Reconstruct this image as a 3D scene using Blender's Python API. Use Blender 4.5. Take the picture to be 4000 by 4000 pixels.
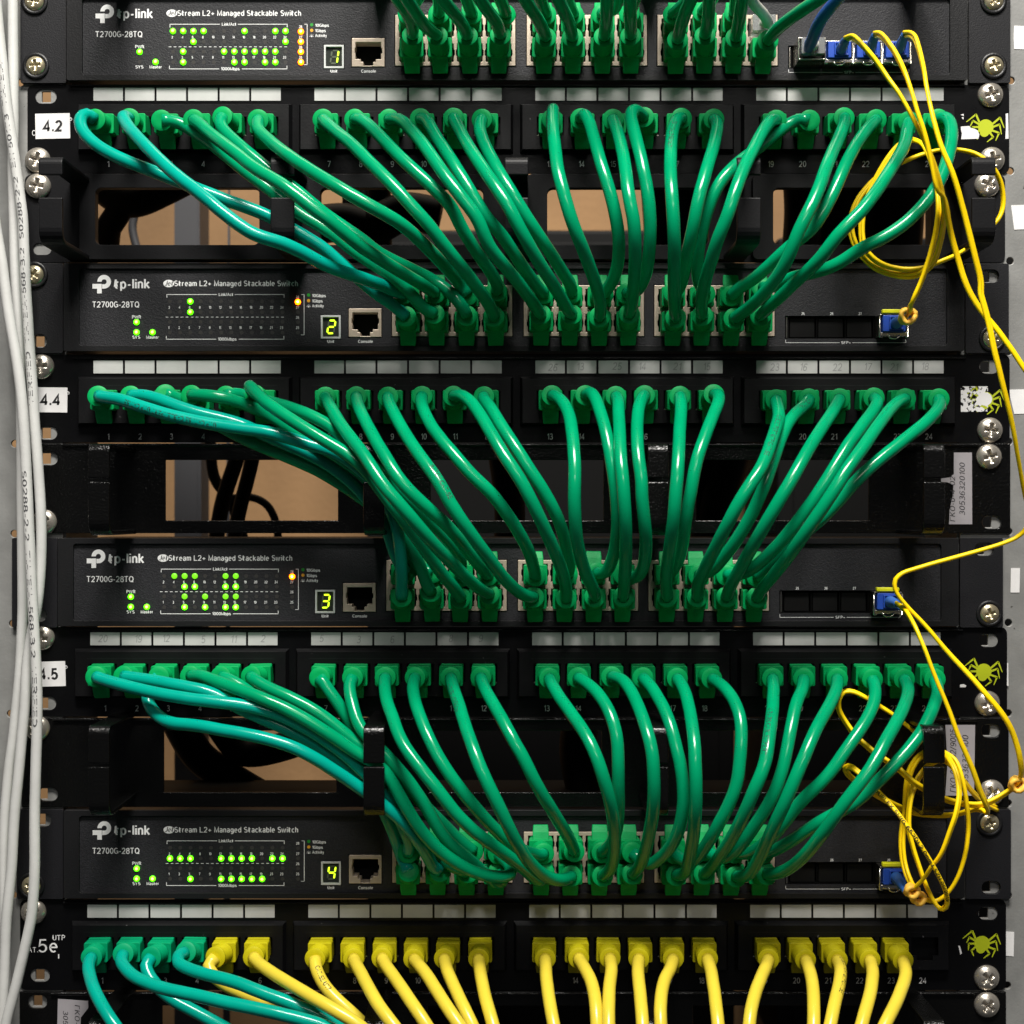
import bpy, bmesh, math, random
from mathutils import Vector, Matrix, Quaternion, noise

# ------------------------------------------------------------------ camera, world, lamps, exposure
scene = bpy.context.scene
for o in list(bpy.data.objects):
    bpy.data.objects.remove(o)
COL = scene.collection
MM = 0.001

cam = bpy.data.cameras.new('camera')
cam.sensor_width = 36.0
cam.lens = 36.0 * 750.0 / 502.6
cam.clip_start = 0.01
cam.clip_end = 20.0
cam.dof.use_dof = True
cam.dof.focus_distance = 0.728
cam.dof.aperture_fstop = 14.0
cam_ob = bpy.data.objects.new('camera', cam)
cam_ob.location = (0, -0.75, 0)
cam_ob.rotation_euler = (math.radians(90), 0, 0)
COL.objects.link(cam_ob)
scene.camera = cam_ob

world = bpy.data.worlds.new('World')
scene.world = world
world.use_nodes = True
world.node_tree.nodes['Background'].inputs['Color'].default_value = (0.92, 0.96, 1.0, 1)
world.node_tree.nodes['Background'].inputs['Strength'].default_value = 0.036

def area(name, loc, target, sx, sy, power, color):
    l = bpy.data.lights.new(name, 'AREA')
    l.shape = 'RECTANGLE'; l.size = sx; l.size_y = sy
    l.energy = power; l.color = color
    ob = bpy.data.objects.new(name, l)
    ob.location = loc
    ob.rotation_euler = (Vector(target) - Vector(loc)).to_track_quat('-Z', 'Y').to_euler()
    COL.objects.link(ob)
    return ob
# the ceiling fitting above the photographer, and the one in the aisle behind the rack
area('ceiling_lamp_front', (0.02, -0.84, 1.36), (0, 0, 0.0), 0.62, 0.34, 48.0, (1.0, 0.965, 0.90))
area('ceiling_lamp_rear', (-0.1, 0.42, 1.25), (-0.05, 0.62, 0.05), 0.9, 0.3, 4.0, (1.0, 0.90, 0.74))
area('front_fill_lamp', (0.25, -2.6, 1.55), (0, 0, 0), 1.2, 0.3, 11.0, (1.0, 0.97, 0.92))  # weak frontal fill, added far behind the camera to lift dim front faces

scene.view_settings.view_transform = 'Standard'
scene.view_settings.look = 'None'
scene.view_settings.exposure = 0.12
scene.view_settings.gamma = 1.0
scene.view_settings.use_curve_mapping = False
scene.render.resolution_x = 1024
scene.render.resolution_y = 1024
rnd = random.Random(7)

# ------------------------------------------------------------------ materials
MAT = {}
def mat(name, color, rough=0.5, metal=0.0, bump=0.0, bscale=400.0, emit=None, estr=0.0, coat=0.0,
        var=0.0, vscale=60.0, trans=0.0, spec=0.5, rvar=0.0, spots=None):
    m = bpy.data.materials.new(name); m.use_nodes = True
    nt = m.node_tree; b = nt.nodes['Principled BSDF']
    b.inputs['Base Color'].default_value = (*color, 1)
    b.inputs['Roughness'].default_value = rough
    b.inputs['Metallic'].default_value = metal
    b.inputs['Specular IOR Level'].default_value = spec
    if coat:
        b.inputs['Coat Weight'].default_value = coat
        b.inputs['Coat Roughness'].default_value = 0.12
    if trans:
        b.inputs['Transmission Weight'].default_value = trans
    if emit:
        b.inputs['Emission Color'].default_value = (*emit, 1)
        b.inputs['Emission Strength'].default_value = estr
    tc = nt.nodes.new('ShaderNodeNewGeometry').outputs['Position'] if (bump or var or rvar or spots) else None
    if bump:
        n = nt.nodes.new('ShaderNodeTexNoise'); n.inputs['Scale'].default_value = bscale
        n.inputs['Detail'].default_value = 3.0
        nt.links.new(tc, n.inputs['Vector'])
        bp = nt.nodes.new('ShaderNodeBump'); bp.inputs['Strength'].default_value = 1.0
        bp.inputs['Distance'].default_value = bump
        nt.links.new(n.outputs['Fac'], bp.inputs['Height'])
        nt.links.new(bp.outputs['Normal'], b.inputs['Normal'])
    src = None
    if var:
        n = nt.nodes.new('ShaderNodeTexNoise'); n.inputs['Scale'].default_value = vscale
        n.inputs['Detail'].default_value = 6.0
        nt.links.new(tc, n.inputs['Vector'])
        r = nt.nodes.new('ShaderNodeMapRange')
        r.inputs['From Min'].default_value = 0.3; r.inputs['From Max'].default_value = 0.7
        r.inputs['To Min'].default_value = 1.0 - var; r.inputs['To Max'].default_value = 1.0 + var
        nt.links.new(n.outputs['Fac'], r.inputs['Value'])
        mx = nt.nodes.new('ShaderNodeMix'); mx.data_type = 'RGBA'; mx.blend_type = 'MULTIPLY'
        mx.inputs['Factor'].default_value = 1.0
        mx.inputs['A'].default_value = (*color, 1)
        nt.links.new(r.outputs['Result'], mx.inputs['B'])
        src = mx.outputs['Result']
    if spots:
        n = nt.nodes.new('ShaderNodeTexNoise'); n.inputs['Scale'].default_value = spots[1]
        n.inputs['Detail'].default_value = 4.0
        nt.links.new(tc, n.inputs['Vector'])
        r = nt.nodes.new('ShaderNodeMapRange')
        r.inputs['From Min'].default_value = spots[2]; r.inputs['From Max'].default_value = spots[2] + 0.03
        nt.links.new(n.outputs['Fac'], r.inputs['Value'])
        mx = nt.nodes.new('ShaderNodeMix'); mx.data_type = 'RGBA'
        if src: nt.links.new(src, mx.inputs['A'])
        else: mx.inputs['A'].default_value = (*color, 1)
        mx.inputs['B'].default_value = (*spots[0], 1)
        nt.links.new(r.outputs['Result'], mx.inputs['Factor'])
        src = mx.outputs['Result']
    if src: nt.links.new(src, b.inputs['Base Color'])
    if rvar:
        n = nt.nodes.new('ShaderNodeTexNoise'); n.inputs['Scale'].default_value = 90.0
        n.inputs['Detail'].default_value = 5.0
        nt.links.new(tc, n.inputs['Vector'])
        r = nt.nodes.new('ShaderNodeMapRange')
        r.inputs['To Min'].default_value = max(0.03, rough - rvar); r.inputs['To Max'].default_value = rough + rvar
        nt.links.new(n.outputs['Fac'], r.inputs['Value'])
        nt.links.new(r.outputs['Result'], b.inputs['Roughness'])
    MAT[name] = m
    return m

mat('switch_face', (0.017, 0.017, 0.020), 0.55, bump=0.00022, bscale=1500, var=0.3, vscale=1400, spec=0.35)
mat('switch_metal', (0.008, 0.008, 0.009), 0.42, bump=0.0001, bscale=1600, spec=0.4)
mat('ear_metal', (0.008, 0.008, 0.010), 0.5, bump=0.00012, bscale=1600, spec=0.35)
mat('panel_black', (0.003, 0.003, 0.0035), 0.30, bump=0.00004, bscale=700, rvar=0.08, spec=0.25, spots=((0.05, 0.05, 0.05), 420, 0.745))
mat('module_black', (0.0035, 0.0035, 0.0042), 0.45, bump=0.00005, bscale=900, rvar=0.12, spec=0.25, spots=((0.10, 0.095, 0.10), 330, 0.735))
mat('duct_black', (0.0045, 0.0045, 0.0055), 0.48, bump=0.00006, bscale=1200, spec=0.22)
mat('gloss_black', (0.003, 0.003, 0.003), 0.20, bump=0.00030, bscale=900, spec=0.4)
mat('dark_cavity', (0.002, 0.002, 0.002), 0.8, spec=0.1)
mat('chassis', (0.004, 0.004, 0.004), 0.6, spec=0.15)
mat('steel_grey', (0.27, 0.27, 0.262), 0.45, metal=0.2, bump=0.00008, bscale=800, var=0.14, vscale=70, rvar=0.1,
    spots=((0.08, 0.075, 0.07), 160, 0.705))
mat('screw_steel', (0.64, 0.585, 0.51), 0.26, metal=0.8, bump=0.00007, bscale=500, rvar=0.1)
mat('screw_brass', (0.62, 0.54, 0.36), 0.28, metal=0.8, bump=0.00007, bscale=500, rvar=0.1)
mat('jack_shield', (0.60, 0.49, 0.39), 0.38, metal=0.25, bump=0.00006, bscale=900, var=0.08, vscale=300)
mat('bright_tin', (0.72, 0.68, 0.60), 0.22, metal=1.0, bump=0.00005, bscale=700)
mat('cable_green', (0.0, 0.280, 0.118), 0.19, bump=0.00003, bscale=160, var=0.06, vscale=90, spec=0.36, rvar=0.05)
mat('cable_teal', (0.0, 0.320, 0.238), 0.19, bump=0.00003, bscale=160, var=0.06, vscale=90, spec=0.36, rvar=0.05)
mat('plug_green', (0.0, 0.325, 0.088), 0.45, bump=0.00005, bscale=900, var=0.05, vscale=300, spec=0.15)
mat('plug_teal_green', (0.0, 0.300, 0.130), 0.45, bump=0.00005, bscale=900, var=0.05, vscale=300, spec=0.15)
mat('cable_yellow', (0.70, 0.55, 0.048), 0.26, bump=0.00003, bscale=160, var=0.04, vscale=90, spec=0.4)
mat('plug_yellow', (0.50, 0.44, 0.007), 0.45, bump=0.00005, bscale=900, var=0.05, vscale=300, spec=0.18)
mat('fibre_yellow', (1.0, 0.69, 0.004), 0.36, bump=0.00004, bscale=600, spec=0.3)
mat('fibre_tie', (1.0, 0.58, 0.08), 0.45, spec=0.3)
mat('latch_yellow', (0.80, 0.78, 0.01), 0.4)
mat('connector_blue', (0.020, 0.075, 0.42), 0.36, bump=0.00003, bscale=900)
mat('boot_blue', (0.035, 0.14, 0.48), 0.45)
mat('cable_blue', (0.008, 0.075, 0.34), 0.4, bump=0.0001, bscale=400)
mat('cable_white', (0.60, 0.60, 0.585), 0.42, bump=0.00018, bscale=120, var=0.06, vscale=60)
mat('cable_grey_white', (0.58, 0.58, 0.52), 0.45)
mat('clear_plastic', (0.75, 0.76, 0.76), 0.12, trans=0.75)
mat('paper_white', (0.80, 0.79, 0.79), 0.7, var=0.03, vscale=200)
mat('label_paper', (0.50, 0.50, 0.49), 0.55, var=0.06, vscale=120)
mat('sticker_grey', (0.34, 0.32, 0.34), 0.5, var=0.05, vscale=100)
mat('ink_black', (0.01, 0.01, 0.011), 0.6)
mat('ink_white', (0.85, 0.85, 0.85), 0.6)
mat('ink_grey', (0.9, 0.9, 0.9), 0.6)
mat('pencil', (0.27, 0.27, 0.27), 0.6)
mat('ink_green_dot', (0.01, 0.28, 0.02), 0.5)
mat('ink_orange_dot', (0.75, 0.36, 0.02), 0.5)
mat('emblem_green', (0.46, 0.53, 0.01), 0.5)
mat('riser_print', (0.07, 0.07, 0.075), 0.6)
mat('print_dark', (0.012, 0.05, 0.035), 0.5)
mat('led_green', (0.2, 0.4, 0.02), 0.4, emit=(0.07, 1.0, 0.0), estr=4.0)
mat('led_core', (0.8, 0.8, 0.4), 0.4, emit=(0.95, 1.0, 0.16), estr=3.0)
mat('led_soft', (0.1, 0.4, 0.02), 0.4, emit=(0.25, 1.0, 0.01), estr=0.75)
mat('led_orange', (0.6, 0.2, 0.01), 0.4, emit=(1.0, 0.13, 0.0), estr=9.0)
mat('led_orange_core', (0.9, 0.7, 0.4), 0.4, emit=(1.0, 0.66, 0.22), estr=6.0)
mat('led_off', (0.045, 0.042, 0.040), 0.35)
mat('segment_on', (0.4, 0.6, 0.05), 0.4, emit=(0.62, 1.0, 0.015), estr=2.0)
mat('segment_off', (0.10, 0.12, 0.08), 0.4)
mat('display_dark', (0.03, 0.035, 0.03), 0.2)
mat('display_frame', (0.62, 0.63, 0.62), 0.5)
mat('wall_tan', (0.30, 0.170, 0.075), 0.8, bump=0.0004, bscale=200, var=0.28, vscale=6)
mat('rear_black', (0.004, 0.004, 0.004), 0.6, spec=0.15)
mat('rear_grey', (0.05, 0.05, 0.055), 0.5)

# ------------------------------------------------------------------ object helpers
W = {}
def put(o, world_m=None, parent=None):
    world_m = world_m or Matrix.Identity(4)
    COL.objects.link(o)
    if parent is not None:
        o.parent = parent
        o.matrix_parent_inverse = W[parent.name].inverted()
    o.matrix_basis = world_m
    W[o.name] = world_m.copy()
    return o
def thing(name, loc, label, cat, group=None):
    o = bpy.data.objects.new(name, None)
    o.empty_display_size = 0.01
    put(o, Matrix.Translation(Vector(loc) * MM))
    o['label'] = label; o['category'] = cat
    if group: o['group'] = group
    return o
def tag(o, label, cat, group=None):
    o['label'] = label; o['category'] = cat
    if group: o['group'] = group
    return o
class MB:
    """collects geometry in millimetres, links it as one mesh object"""
    def __init__(s): s.v = []; s.f = []; s.mi = []; s.sm = []; s.cur = 0; s.smooth = False
    def add(s, vs, fs):
        k = len(s.v); s.v += [tuple(v) for v in vs]
        for f in fs:
            s.f.append(tuple(i + k for i in f)); s.mi.append(s.cur); s.sm.append(s.smooth)
        return s
    def box(s, x0, x1, y0, y1, z0, z1):
        vs = [(x, y, z) for x in (x0, x1) for y in (y0, y1) for z in (z0, z1)]
        return s.add(vs, [(0, 1, 3, 2), (4, 6, 7, 5), (0, 4, 5, 1), (2, 3, 7, 6), (0, 2, 6, 4), (1, 5, 7, 3)])
    def flat(s, pts, y):
        """polygon (x,z) facing the viewer at depth y"""
        return s.add([(x, y, z) for x, z in pts], [tuple(range(len(pts)))])
    def rect(s, x0, x1, z0, z1, y): return s.flat([(x0, z0), (x1, z0), (x1, z1), (x0, z1)], y)
    def prism(s, pts, y0, y1):
        n = len(pts)
        vs = [(x, y0, z) for x, z in pts] + [(x, y1, z) for x, z in pts]
        fs = [tuple(range(n)), tuple(range(2 * n - 1, n - 1, -1))] + [(i, (i + 1) % n, n + (i + 1) % n, n + i) for i in range(n)]
        return s.add(vs, fs)
    def prism_x(s, pts, x0, x1):
        """profile (y,z) extruded along x"""
        n = len(pts)
        vs = [(x0, y, z) for y, z in pts] + [(x1, y, z) for y, z in pts]
        fs = [tuple(range(n)), tuple(range(2 * n - 1, n - 1, -1))] + [(i, (i + 1) % n, n + (i + 1) % n, n + i) for i in range(n)]
        return s.add(vs, fs)
    def lathe(s, prof, seg=24, axis='y', c=(0, 0, 0)):
        """profile (r, a) around an axis through c"""
        vs = []; fs = []
        for r, a in prof:
            for k in range(seg):
                t = 2 * math.pi * k / seg
                if axis == 'y': vs.append((c[0] + r * math.cos(t), c[1] + a, c[2] + r * math.sin(t)))
                else: vs.append((c[0] + r * math.cos(t), c[1] + r * math.sin(t), c[2] + a))
        for i in range(len(prof) - 1):
            for k in range(seg):
                fs.append((i * seg + k, i * seg + (k + 1) % seg, (i + 1) * seg + (k + 1) % seg, (i + 1) * seg + k))
        fs.append(tuple(range(seg))); fs.append(tuple(range((len(prof) - 1) * seg, len(prof) * seg)))
        return s.add(vs, fs)
    def tube(s, pts, r, seg=14, cap=True):
        P = [Vector(p) for p in pts]; n = len(P)
        T = [(P[min(i + 1, n - 1)] - P[max(i - 1, 0)]).normalized() for i in range(n)]
        u = T[0].orthogonal().normalized(); vs = []; fs = []
        for i in range(n):
            if i:
                q = T[i - 1].rotation_difference(T[i]); u = q @ u
                u = (u - T[i] * u.dot(T[i])).normalized()
            w = T[i].cross(u)
            rr = r[i] if isinstance(r, (list, tuple)) else r
            for k in range(seg):
                t = 2 * math.pi * k / seg
                vs.append(P[i] + u * (rr * math.cos(t)) + w * (rr * math.sin(t)))
        for i in range(n - 1):
            for k in range(seg):
                fs.append((i * seg + k, i * seg + (k + 1) % seg, (i + 1) * seg + (k + 1) % seg, (i + 1) * seg + k))
        if cap:
            fs.append(tuple(range(seg))); fs.append(tuple(range((n - 1) * seg, n * seg)))
        return s.add(vs, fs)
    def plate(s, outer, holes, y0, y1):
        """solid plate between depths y0 (front) and y1 (back); outer and holes are (x,z) loops"""
        bm = bmesh.new(); ed = []
        for lp in [outer] + holes:
            vv = [bm.verts.new((x, y0, z)) for x, z in lp]
            ed += [bm.edges.new((vv[i], vv[(i + 1) % len(vv)])) for i in range(len(vv))]
        bmesh.ops.triangle_fill(bm, use_beauty=True, use_dissolve=False, edges=ed)
        r = bmesh.ops.extrude_face_region(bm, geom=list(bm.faces))
        bmesh.ops.translate(bm, verts=[g for g in r['geom'] if isinstance(g, bmesh.types.BMVert)], vec=(0, y1 - y0, 0))
        bm.verts.index_update()
        s.add([v.co[:] for v in bm.verts], [tuple(v.index for v in f.verts) for f in bm.faces])
        bm.free(); return s
    def mesh(s, name, mats):
        me = bpy.data.meshes.new(name)
        me.from_pydata([(a * MM, b * MM, c * MM) for a, b, c in s.v], [], s.f)
        for m in (mats if isinstance(mats, (list, tuple)) else [mats]): me.materials.append(MAT[m])
        me.polygons.foreach_set('material_index', s.mi)
        me.polygons.foreach_set('use_smooth', s.sm)
        bm = bmesh.new(); bm.from_mesh(me)
        bmesh.ops.recalc_face_normals(bm, faces=bm.faces)
        bm.to_mesh(me); bm.free(); me.update()
        return me
    def build(s, name, mats, parent=None, bevel=0.0, seg=2):
        o = bpy.data.objects.new(name, s.mesh(name, mats))
        put(o, None, parent)
        if bevel:
            b = o.modifiers.new('edge', 'BEVEL'); b.width = bevel * MM; b.segments = seg
            b.limit_method = 'ANGLE'; b.angle_limit = math.radians(40); b.harden_normals = False
        return o
def inst(name, me, m, parent):
    return put(bpy.data.objects.new(name, me), m, parent)
def rrect(x0, x1, z0, z1, r, n=4):
    """rounded rectangle loop"""
    if z0 > z1: z0, z1 = z1, z0
    out = []
    for cx, cz, a in ((x1 - r, z1 - r, 0), (x0 + r, z1 - r, 90), (x0 + r, z0 + r, 180), (x1 - r, z0 + r, 270)):
        for k in range(n + 1):
            t = math.radians(a + 90 * k / n); out.append((cx + r * math.cos(t), cz + r * math.sin(t)))
    return out
def circ(x, z, r, n=16): return [(x + r * math.cos(2 * math.pi * k / n), z + r * math.sin(2 * math.pi * k / n)) for k in range(n)]

# image pixel coordinates scaled onto the rack's front plane: X to the right, Y down, 3.844 units to the millimetre, (966,966) at the rack's middle
U = 1 / 3.844
def ux(x): return (x - 966.0) * U
def uz(y): return (966.0 - y) * U
def ur(x0, x1, y0, y1): return ux(x0), ux(x1), uz(y1), uz(y0)

# ------------------------------------------------------------------ lettering (flat print)
def _A(cx, cy, rx, ry, a0, a1, n=9):
    return [(cx + rx * math.cos(math.radians(a0 + (a1 - a0) * k / n)), cy + ry * math.sin(math.radians(a0 + (a1 - a0) * k / n))) for k in range(n + 1)]
_o = lambda cx, cy, rx, ry: _A(cx, cy, rx, ry, 90, 450, 14)
# plain sans lettering drawn as strokes: cap height 1, x-height 0.7
GLYPH = {
 '0': [_o(.28, .5, .23, .47)], '1': [[(.10, .74), (.31, .97), (.31, 0)]], '2': [_A(.28, .70, .22, .27, 165, -35) + [(.06, .04), (.53, .04)]],
 '3': [_A(.27, .74, .19, .23, 150, -90) + _A(.27, .265, .23, .25, 90, -150)], '4': [[(.41, 0), (.41, .96), (.03, .27), (.56, .27)]],
 '5': [[(.49, .96), (.14, .96), (.09, .50)] + _A(.27, .31, .23, .29, 130, -150)], '6': [_o(.28, .30, .22, .28), _A(.33, .50, .27, .46, 50, 192)],
 '7': [[(.04, .96), (.53, .96), (.20, 0)]], '8': [_o(.28, .74, .19, .22), _o(.28, .27, .23, .26)], '9': [_o(.28, .67, .22, .28), _A(.23, .47, .27, .45, -130, 10)],
 'A': [[(0, 0), (.31, 1), (.62, 0)], [(.12, .35), (.50, .35)]], 'B': [[(.08, 0), (.08, .97)], [(.08, .97), (.32, .97)] + _A(.32, .745, .18, .225, 90, -90) + [(.08, .52)], [(.32, .51)] + _A(.34, .27, .21, .25, 90, -90) + [(.08, .03)]],
 'C': [_A(.35, .5, .30, .47, 50, 310, 14)], 'D': [[(.08, 0), (.08, .97), (.25, .97)] + _A(.25, .5, .33, .47, 90, -90) + [(.10, .03)]],
 'E': [[(.54, .96), (.08, .96), (.08, .04), (.56, .04)], [(.08, .52), (.50, .52)]], 'F': [[(.52, .96), (.08, .96), (.08, 0)], [(.08, .50), (.46, .50)]],
 'G': [_A(.35, .5, .30, .47, 50, 318, 14), [(.36, .46), (.63, .46), (.63, .08)]], 'I': [[(.08, 0), (.08, 1)]], 'J': [[(.38, 1), (.38, .24)] + _A(.21, .24, .17, .22, 0, -165)],
 'K': [[(.08, 0), (.08, 1)], [(.56, 1), (.08, .38)], [(.24, .56), (.60, 0)]], 'L': [[(.08, 1), (.08, .04), (.52, .04)]], 'M': [[(.08, 0), (.08, 1), (.39, .08), (.70, 1), (.70, 0)]],
 'N': [[(.08, 0), (.08, 1), (.57, 0), (.57, 1)]], 'O': [_o(.36, .5, .31, .47)], 'P': [[(.08, 0), (.08, .97), (.32, .97)] + _A(.32, .72, .20, .25, 90, -90) + [(.10, .47)]],
 'Q': [_o(.36, .5, .31, .47), [(.42, .24), (.68, -.04)]], 'R': [[(.08, 0), (.08, .97), (.34, .97)] + _A(.34, .73, .20, .24, 90, -90) + [(.10, .49)], [(.32, .49), (.58, 0)]],
 'S': [_A(.30, .74, .22, .23, 35, 270) + _A(.30, .265, .24, .245, 90, -145)], 'T': [[(0, .96), (.58, .96)], [(.29, .96), (.29, 0)]], 'U': [[(.08, 1), (.08, .3)] + _A(.32, .3, .24, .27, 180, 360) + [(.56, 1)]],
 'V': [[(0, 1), (.29, 0), (.58, 1)]], 'W': [[(0, 1), (.21, 0), (.42, .92), (.63, 0), (.84, 1)]], 'X': [[(0, 1), (.56, 0)], [(.56, 1), (0, 0)]], 'Y': [[(0, 1), (.29, .48), (.58, 1)], [(.29, .48), (.29, 0)]],
 'H': [[(.08, 0), (.08, 1)], [(.56, 0), (.56, 1)], [(.08, .52), (.56, .52)]], 'Z': [[(.03, .96), (.54, .96), (.03, .04), (.56, .04)]],
 'a': [_A(.25, .50, .18, .20, 155, 0) + [(.43, 0)], _o(.24, .20, .17, .18)], 'b': [[(.08, 1), (.08, 0)], _o(.28, .35, .20, .33)], 'c': [_A(.27, .35, .21, .33, 50, 310)],
 'd': [[(.45, 1), (.45, 0)], _o(.26, .35, .19, .33)], 'e': [[(.08, .37), (.46, .37)] + _A(.27, .35, .20, .33, 8, 308)], 'g': [_o(.26, .36, .19, .32), [(.45, .69), (.45, -.06)] + _A(.26, -.06, .19, .20, 0, -150)],
 'h': [[(.08, 0), (.08, 1)], _A(.25, .46, .17, .22, 180, 0) + [(.42, 0)]], 'i': [[(.08, 0), (.08, .70)], [(.08, .86), (.08, 1)]], 'k': [[(.08, 0), (.08, 1)], [(.43, .70), (.08, .26)], [(.20, .42), (.46, 0)]],
 'l': [[(.08, 0), (.08, 1)]], 'm': [[(.08, 0), (.08, .70)], _A(.225, .47, .145, .21, 180, 0) + [(.37, 0)], _A(.515, .47, .145, .21, 180, 0) + [(.66, 0)]],
 'n': [[(.08, 0), (.08, .70)], _A(.25, .46, .17, .22, 180, 0) + [(.42, 0)]], 'o': [_o(.27, .35, .21, .33)], 'p': [[(.08, .70), (.08, -.28)], _o(.28, .35, .20, .33)],
 'r': [[(.08, 0), (.08, .70)], _A(.26, .42, .18, .25, 180, 75)], 's': [_A(.22, .52, .16, .16, 35, 270) + _A(.22, .19, .18, .17, 90, -145)], 't': [[(.14, .96), (.14, .17)] + _A(.27, .17, .13, .14, 180, 280), [(.14, .67), (.38, .67)]],
 'u': [[(.08, .70), (.08, .24)] + _A(.25, .24, .17, .22, 180, 360) + [(.42, .70), (.42, 0)]], 'v': [[(0, .70), (.21, 0), (.42, .70)]], 'w': [[(0, .70), (.16, 0), (.32, .64), (.48, 0), (.64, .70)]],
 'y': [[(0, .70), (.21, .02)], [(.42, .70), (.15, -.26), (.02, -.26)]], '-': [[(.06, .36), (.30, .36)]], '.': [[(.02, .09), (.18, .09)]], '/': [[(0, -.04), (.30, 1.04)]],
 '+': [[(.04, .38), (.52, .38)], [(.28, .14), (.28, .62)]], '(': [_A(.42, .42, .34, .66, 130, 230)], ')': [_A(-.16, .42, .34, .66, 50, -50)], 'Г': [[(.50, .96), (.08, .96), (.08, 0)]]}
GLYPH['К'] = GLYPH['K']; GLYPH['О'] = GLYPH['O']
def glyphs(s, weight=0.13):
    """vertices (x, y, layer) and quads of a string"""
    V_, F_ = [], []; x = 0.0; lay = 0
    for ch in s:
        if ch == ' ': x += 0.34; continue
        g = GLYPH[ch]
        for st in g:
            P = [Vector(p) for p in st]; lay = (lay + 1) % 5; k0 = len(V_); n = len(P)
            closed = (P[0] - P[-1]).length < 1e-4
            for i in range(n):
                a = P[i - 1] if i else (P[-2] if closed else None); c = P[i + 1] if i < n - 1 else (P[1] if closed else None)
                d0 = (P[i] - a).normalized() if a is not None else None; d1 = (c - P[i]).normalized() if c is not None else None
                d0 = d0 or d1; d1 = d1 or d0
                t = d0 + d1; t = t.normalized() if t.length > 1e-3 else d1
                m = Vector((-t.y, t.x)); L = weight / 2 / max(0.45, m.dot(Vector((-d1.y, d1.x))))
                for sg in (1, -1): V_.append((x + P[i].x + m.x * L * sg, P[i].y + m.y * L * sg, lay))
            for i in range(n - 1): F_.append((k0 + 2 * i, k0 + 2 * i + 1, k0 + 2 * i + 3, k0 + 2 * i + 2))
        x += max(p[0] for st in g for p in st) + 0.17
    return V_, F_
CAP = 1.0
def text(mb, s, x, zb, cap, align='l', width=None, y=-3.0, rot=0.0, shear=0.0, bold=0.0):
    """lettering with cap height cap, baseline zb, in mm; bold = extra stroke width in mm"""
    v, f = glyphs(s, 0.11 + bold / cap)
    if not v: return
    x0 = min(p[0] for p in v); x1 = max(p[0] for p in v)
    kx = width / (x1 - x0) if width else cap * 0.98
    w = (x1 - x0) * kx; ox = {'l': 0, 'c': -w / 2, 'r': -w}[align]
    ca, sa = math.cos(rot), math.sin(rot); pts = []
    for a, b, l in v:
        px = (a - x0) * kx + ox + shear * b * cap; pz = b * cap
        pts.append((x + px * ca - pz * sa, y - 0.004 * l, zb + px * sa + pz * ca))
    mb.add(pts, f)
def line(mb, x0, x1, z0, z1, y): mb.rect(min(x0, x1), max(x0, x1), min(z0, z1), max(z0, z1), y)

# ------------------------------------------------------------------ the setting behind
mb = MB(); mb.box(-1500, 1500, 640, 660, -1300, 1500)
o = mb.build('wall', 'wall_tan'); o['kind'] = 'structure'

# ------------------------------------------------------------------ rack posts
def post(xs, holes, squares, label, stickers):
    t = thing('rack_post', (ux((xs[0] + xs[1]) / 2), 2, -420), label, 'rack post', 'upright posts of the rack')
    mb = MB()
    hl = [circ(ux(x), uz(y), 7 * U) for x, y in holes] + [[(ux(x - 12), uz(y - 10)), (ux(x + 5), uz(y - 10)), (ux(x + 5), uz(y + 10)), (ux(x - 12), uz(y + 10))] for x, y in squares]
    mb.plate([(ux(xs[0]), -420), (ux(xs[1]), -420), (ux(xs[1]), 420), (ux(xs[0]), 420)], hl, 0.6, 2.6)
    mb.build('front_flange', 'steel_grey', t, bevel=0.3)
    xi = ux(xs[1]) if xs[0] < 400 else ux(xs[0])
    mb = MB(); mb.box(xi - 1, xi + 1, 2.7, 60, -420, 420); mb.build('side_flange', 'steel_grey', t)
    for pts in stickers:
        mb = MB(); mb.prism([(ux(a), uz(b)) for a, b in pts], 0.35, 0.58); mb.build('paper_sticker', 'paper_white', t)
    return t
post((-320, 118), [(37, 155), (30, 664), (27, 837), (26, 1007), (23, 1177), (19, 1347), (18, 1519), (24, 1689), (20, 1860)],
     [(90, 182), (78, 644), (90, 817), (90, 865), (85, 1327), (84, 1498), (80, 1546), (78, 1840), (74, 1889)],
     'grey steel rack post behind the white riser cables', [])
post((1812, 2250), [(1908.5, 151), (1907, 322), (1906.5, 492), (1904, 663), (1904, 833), (1904, 1003), (1903.5, 1175), (1903, 1346), (1903, 1516), (1903, 1690), (1901.5, 1860)],
     [(1862, 522), (1862, 692), (1866, 985), (1852, 1036), (1860, 1208), (1864, 1378), (1864, 1673), (1860, 1723)],
     'grey steel rack post with white paper stickers on its edge',
     [[(1914, 48), (1945, 49), (1945, 93), (1914, 92), (1913, 70)], [(1908, 387), (1945, 386), (1945, 432), (1914, 433)],
      [(1905, 735), (1945, 734), (1945, 780), (1914, 781), (1907, 752)], [(1908, 1072), (1925, 1072), (1924, 1118), (1907, 1118)],
      [(1892, 1758), (1914, 1759), (1913, 1805), (1893, 1803), (1889, 1780)]])

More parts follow.
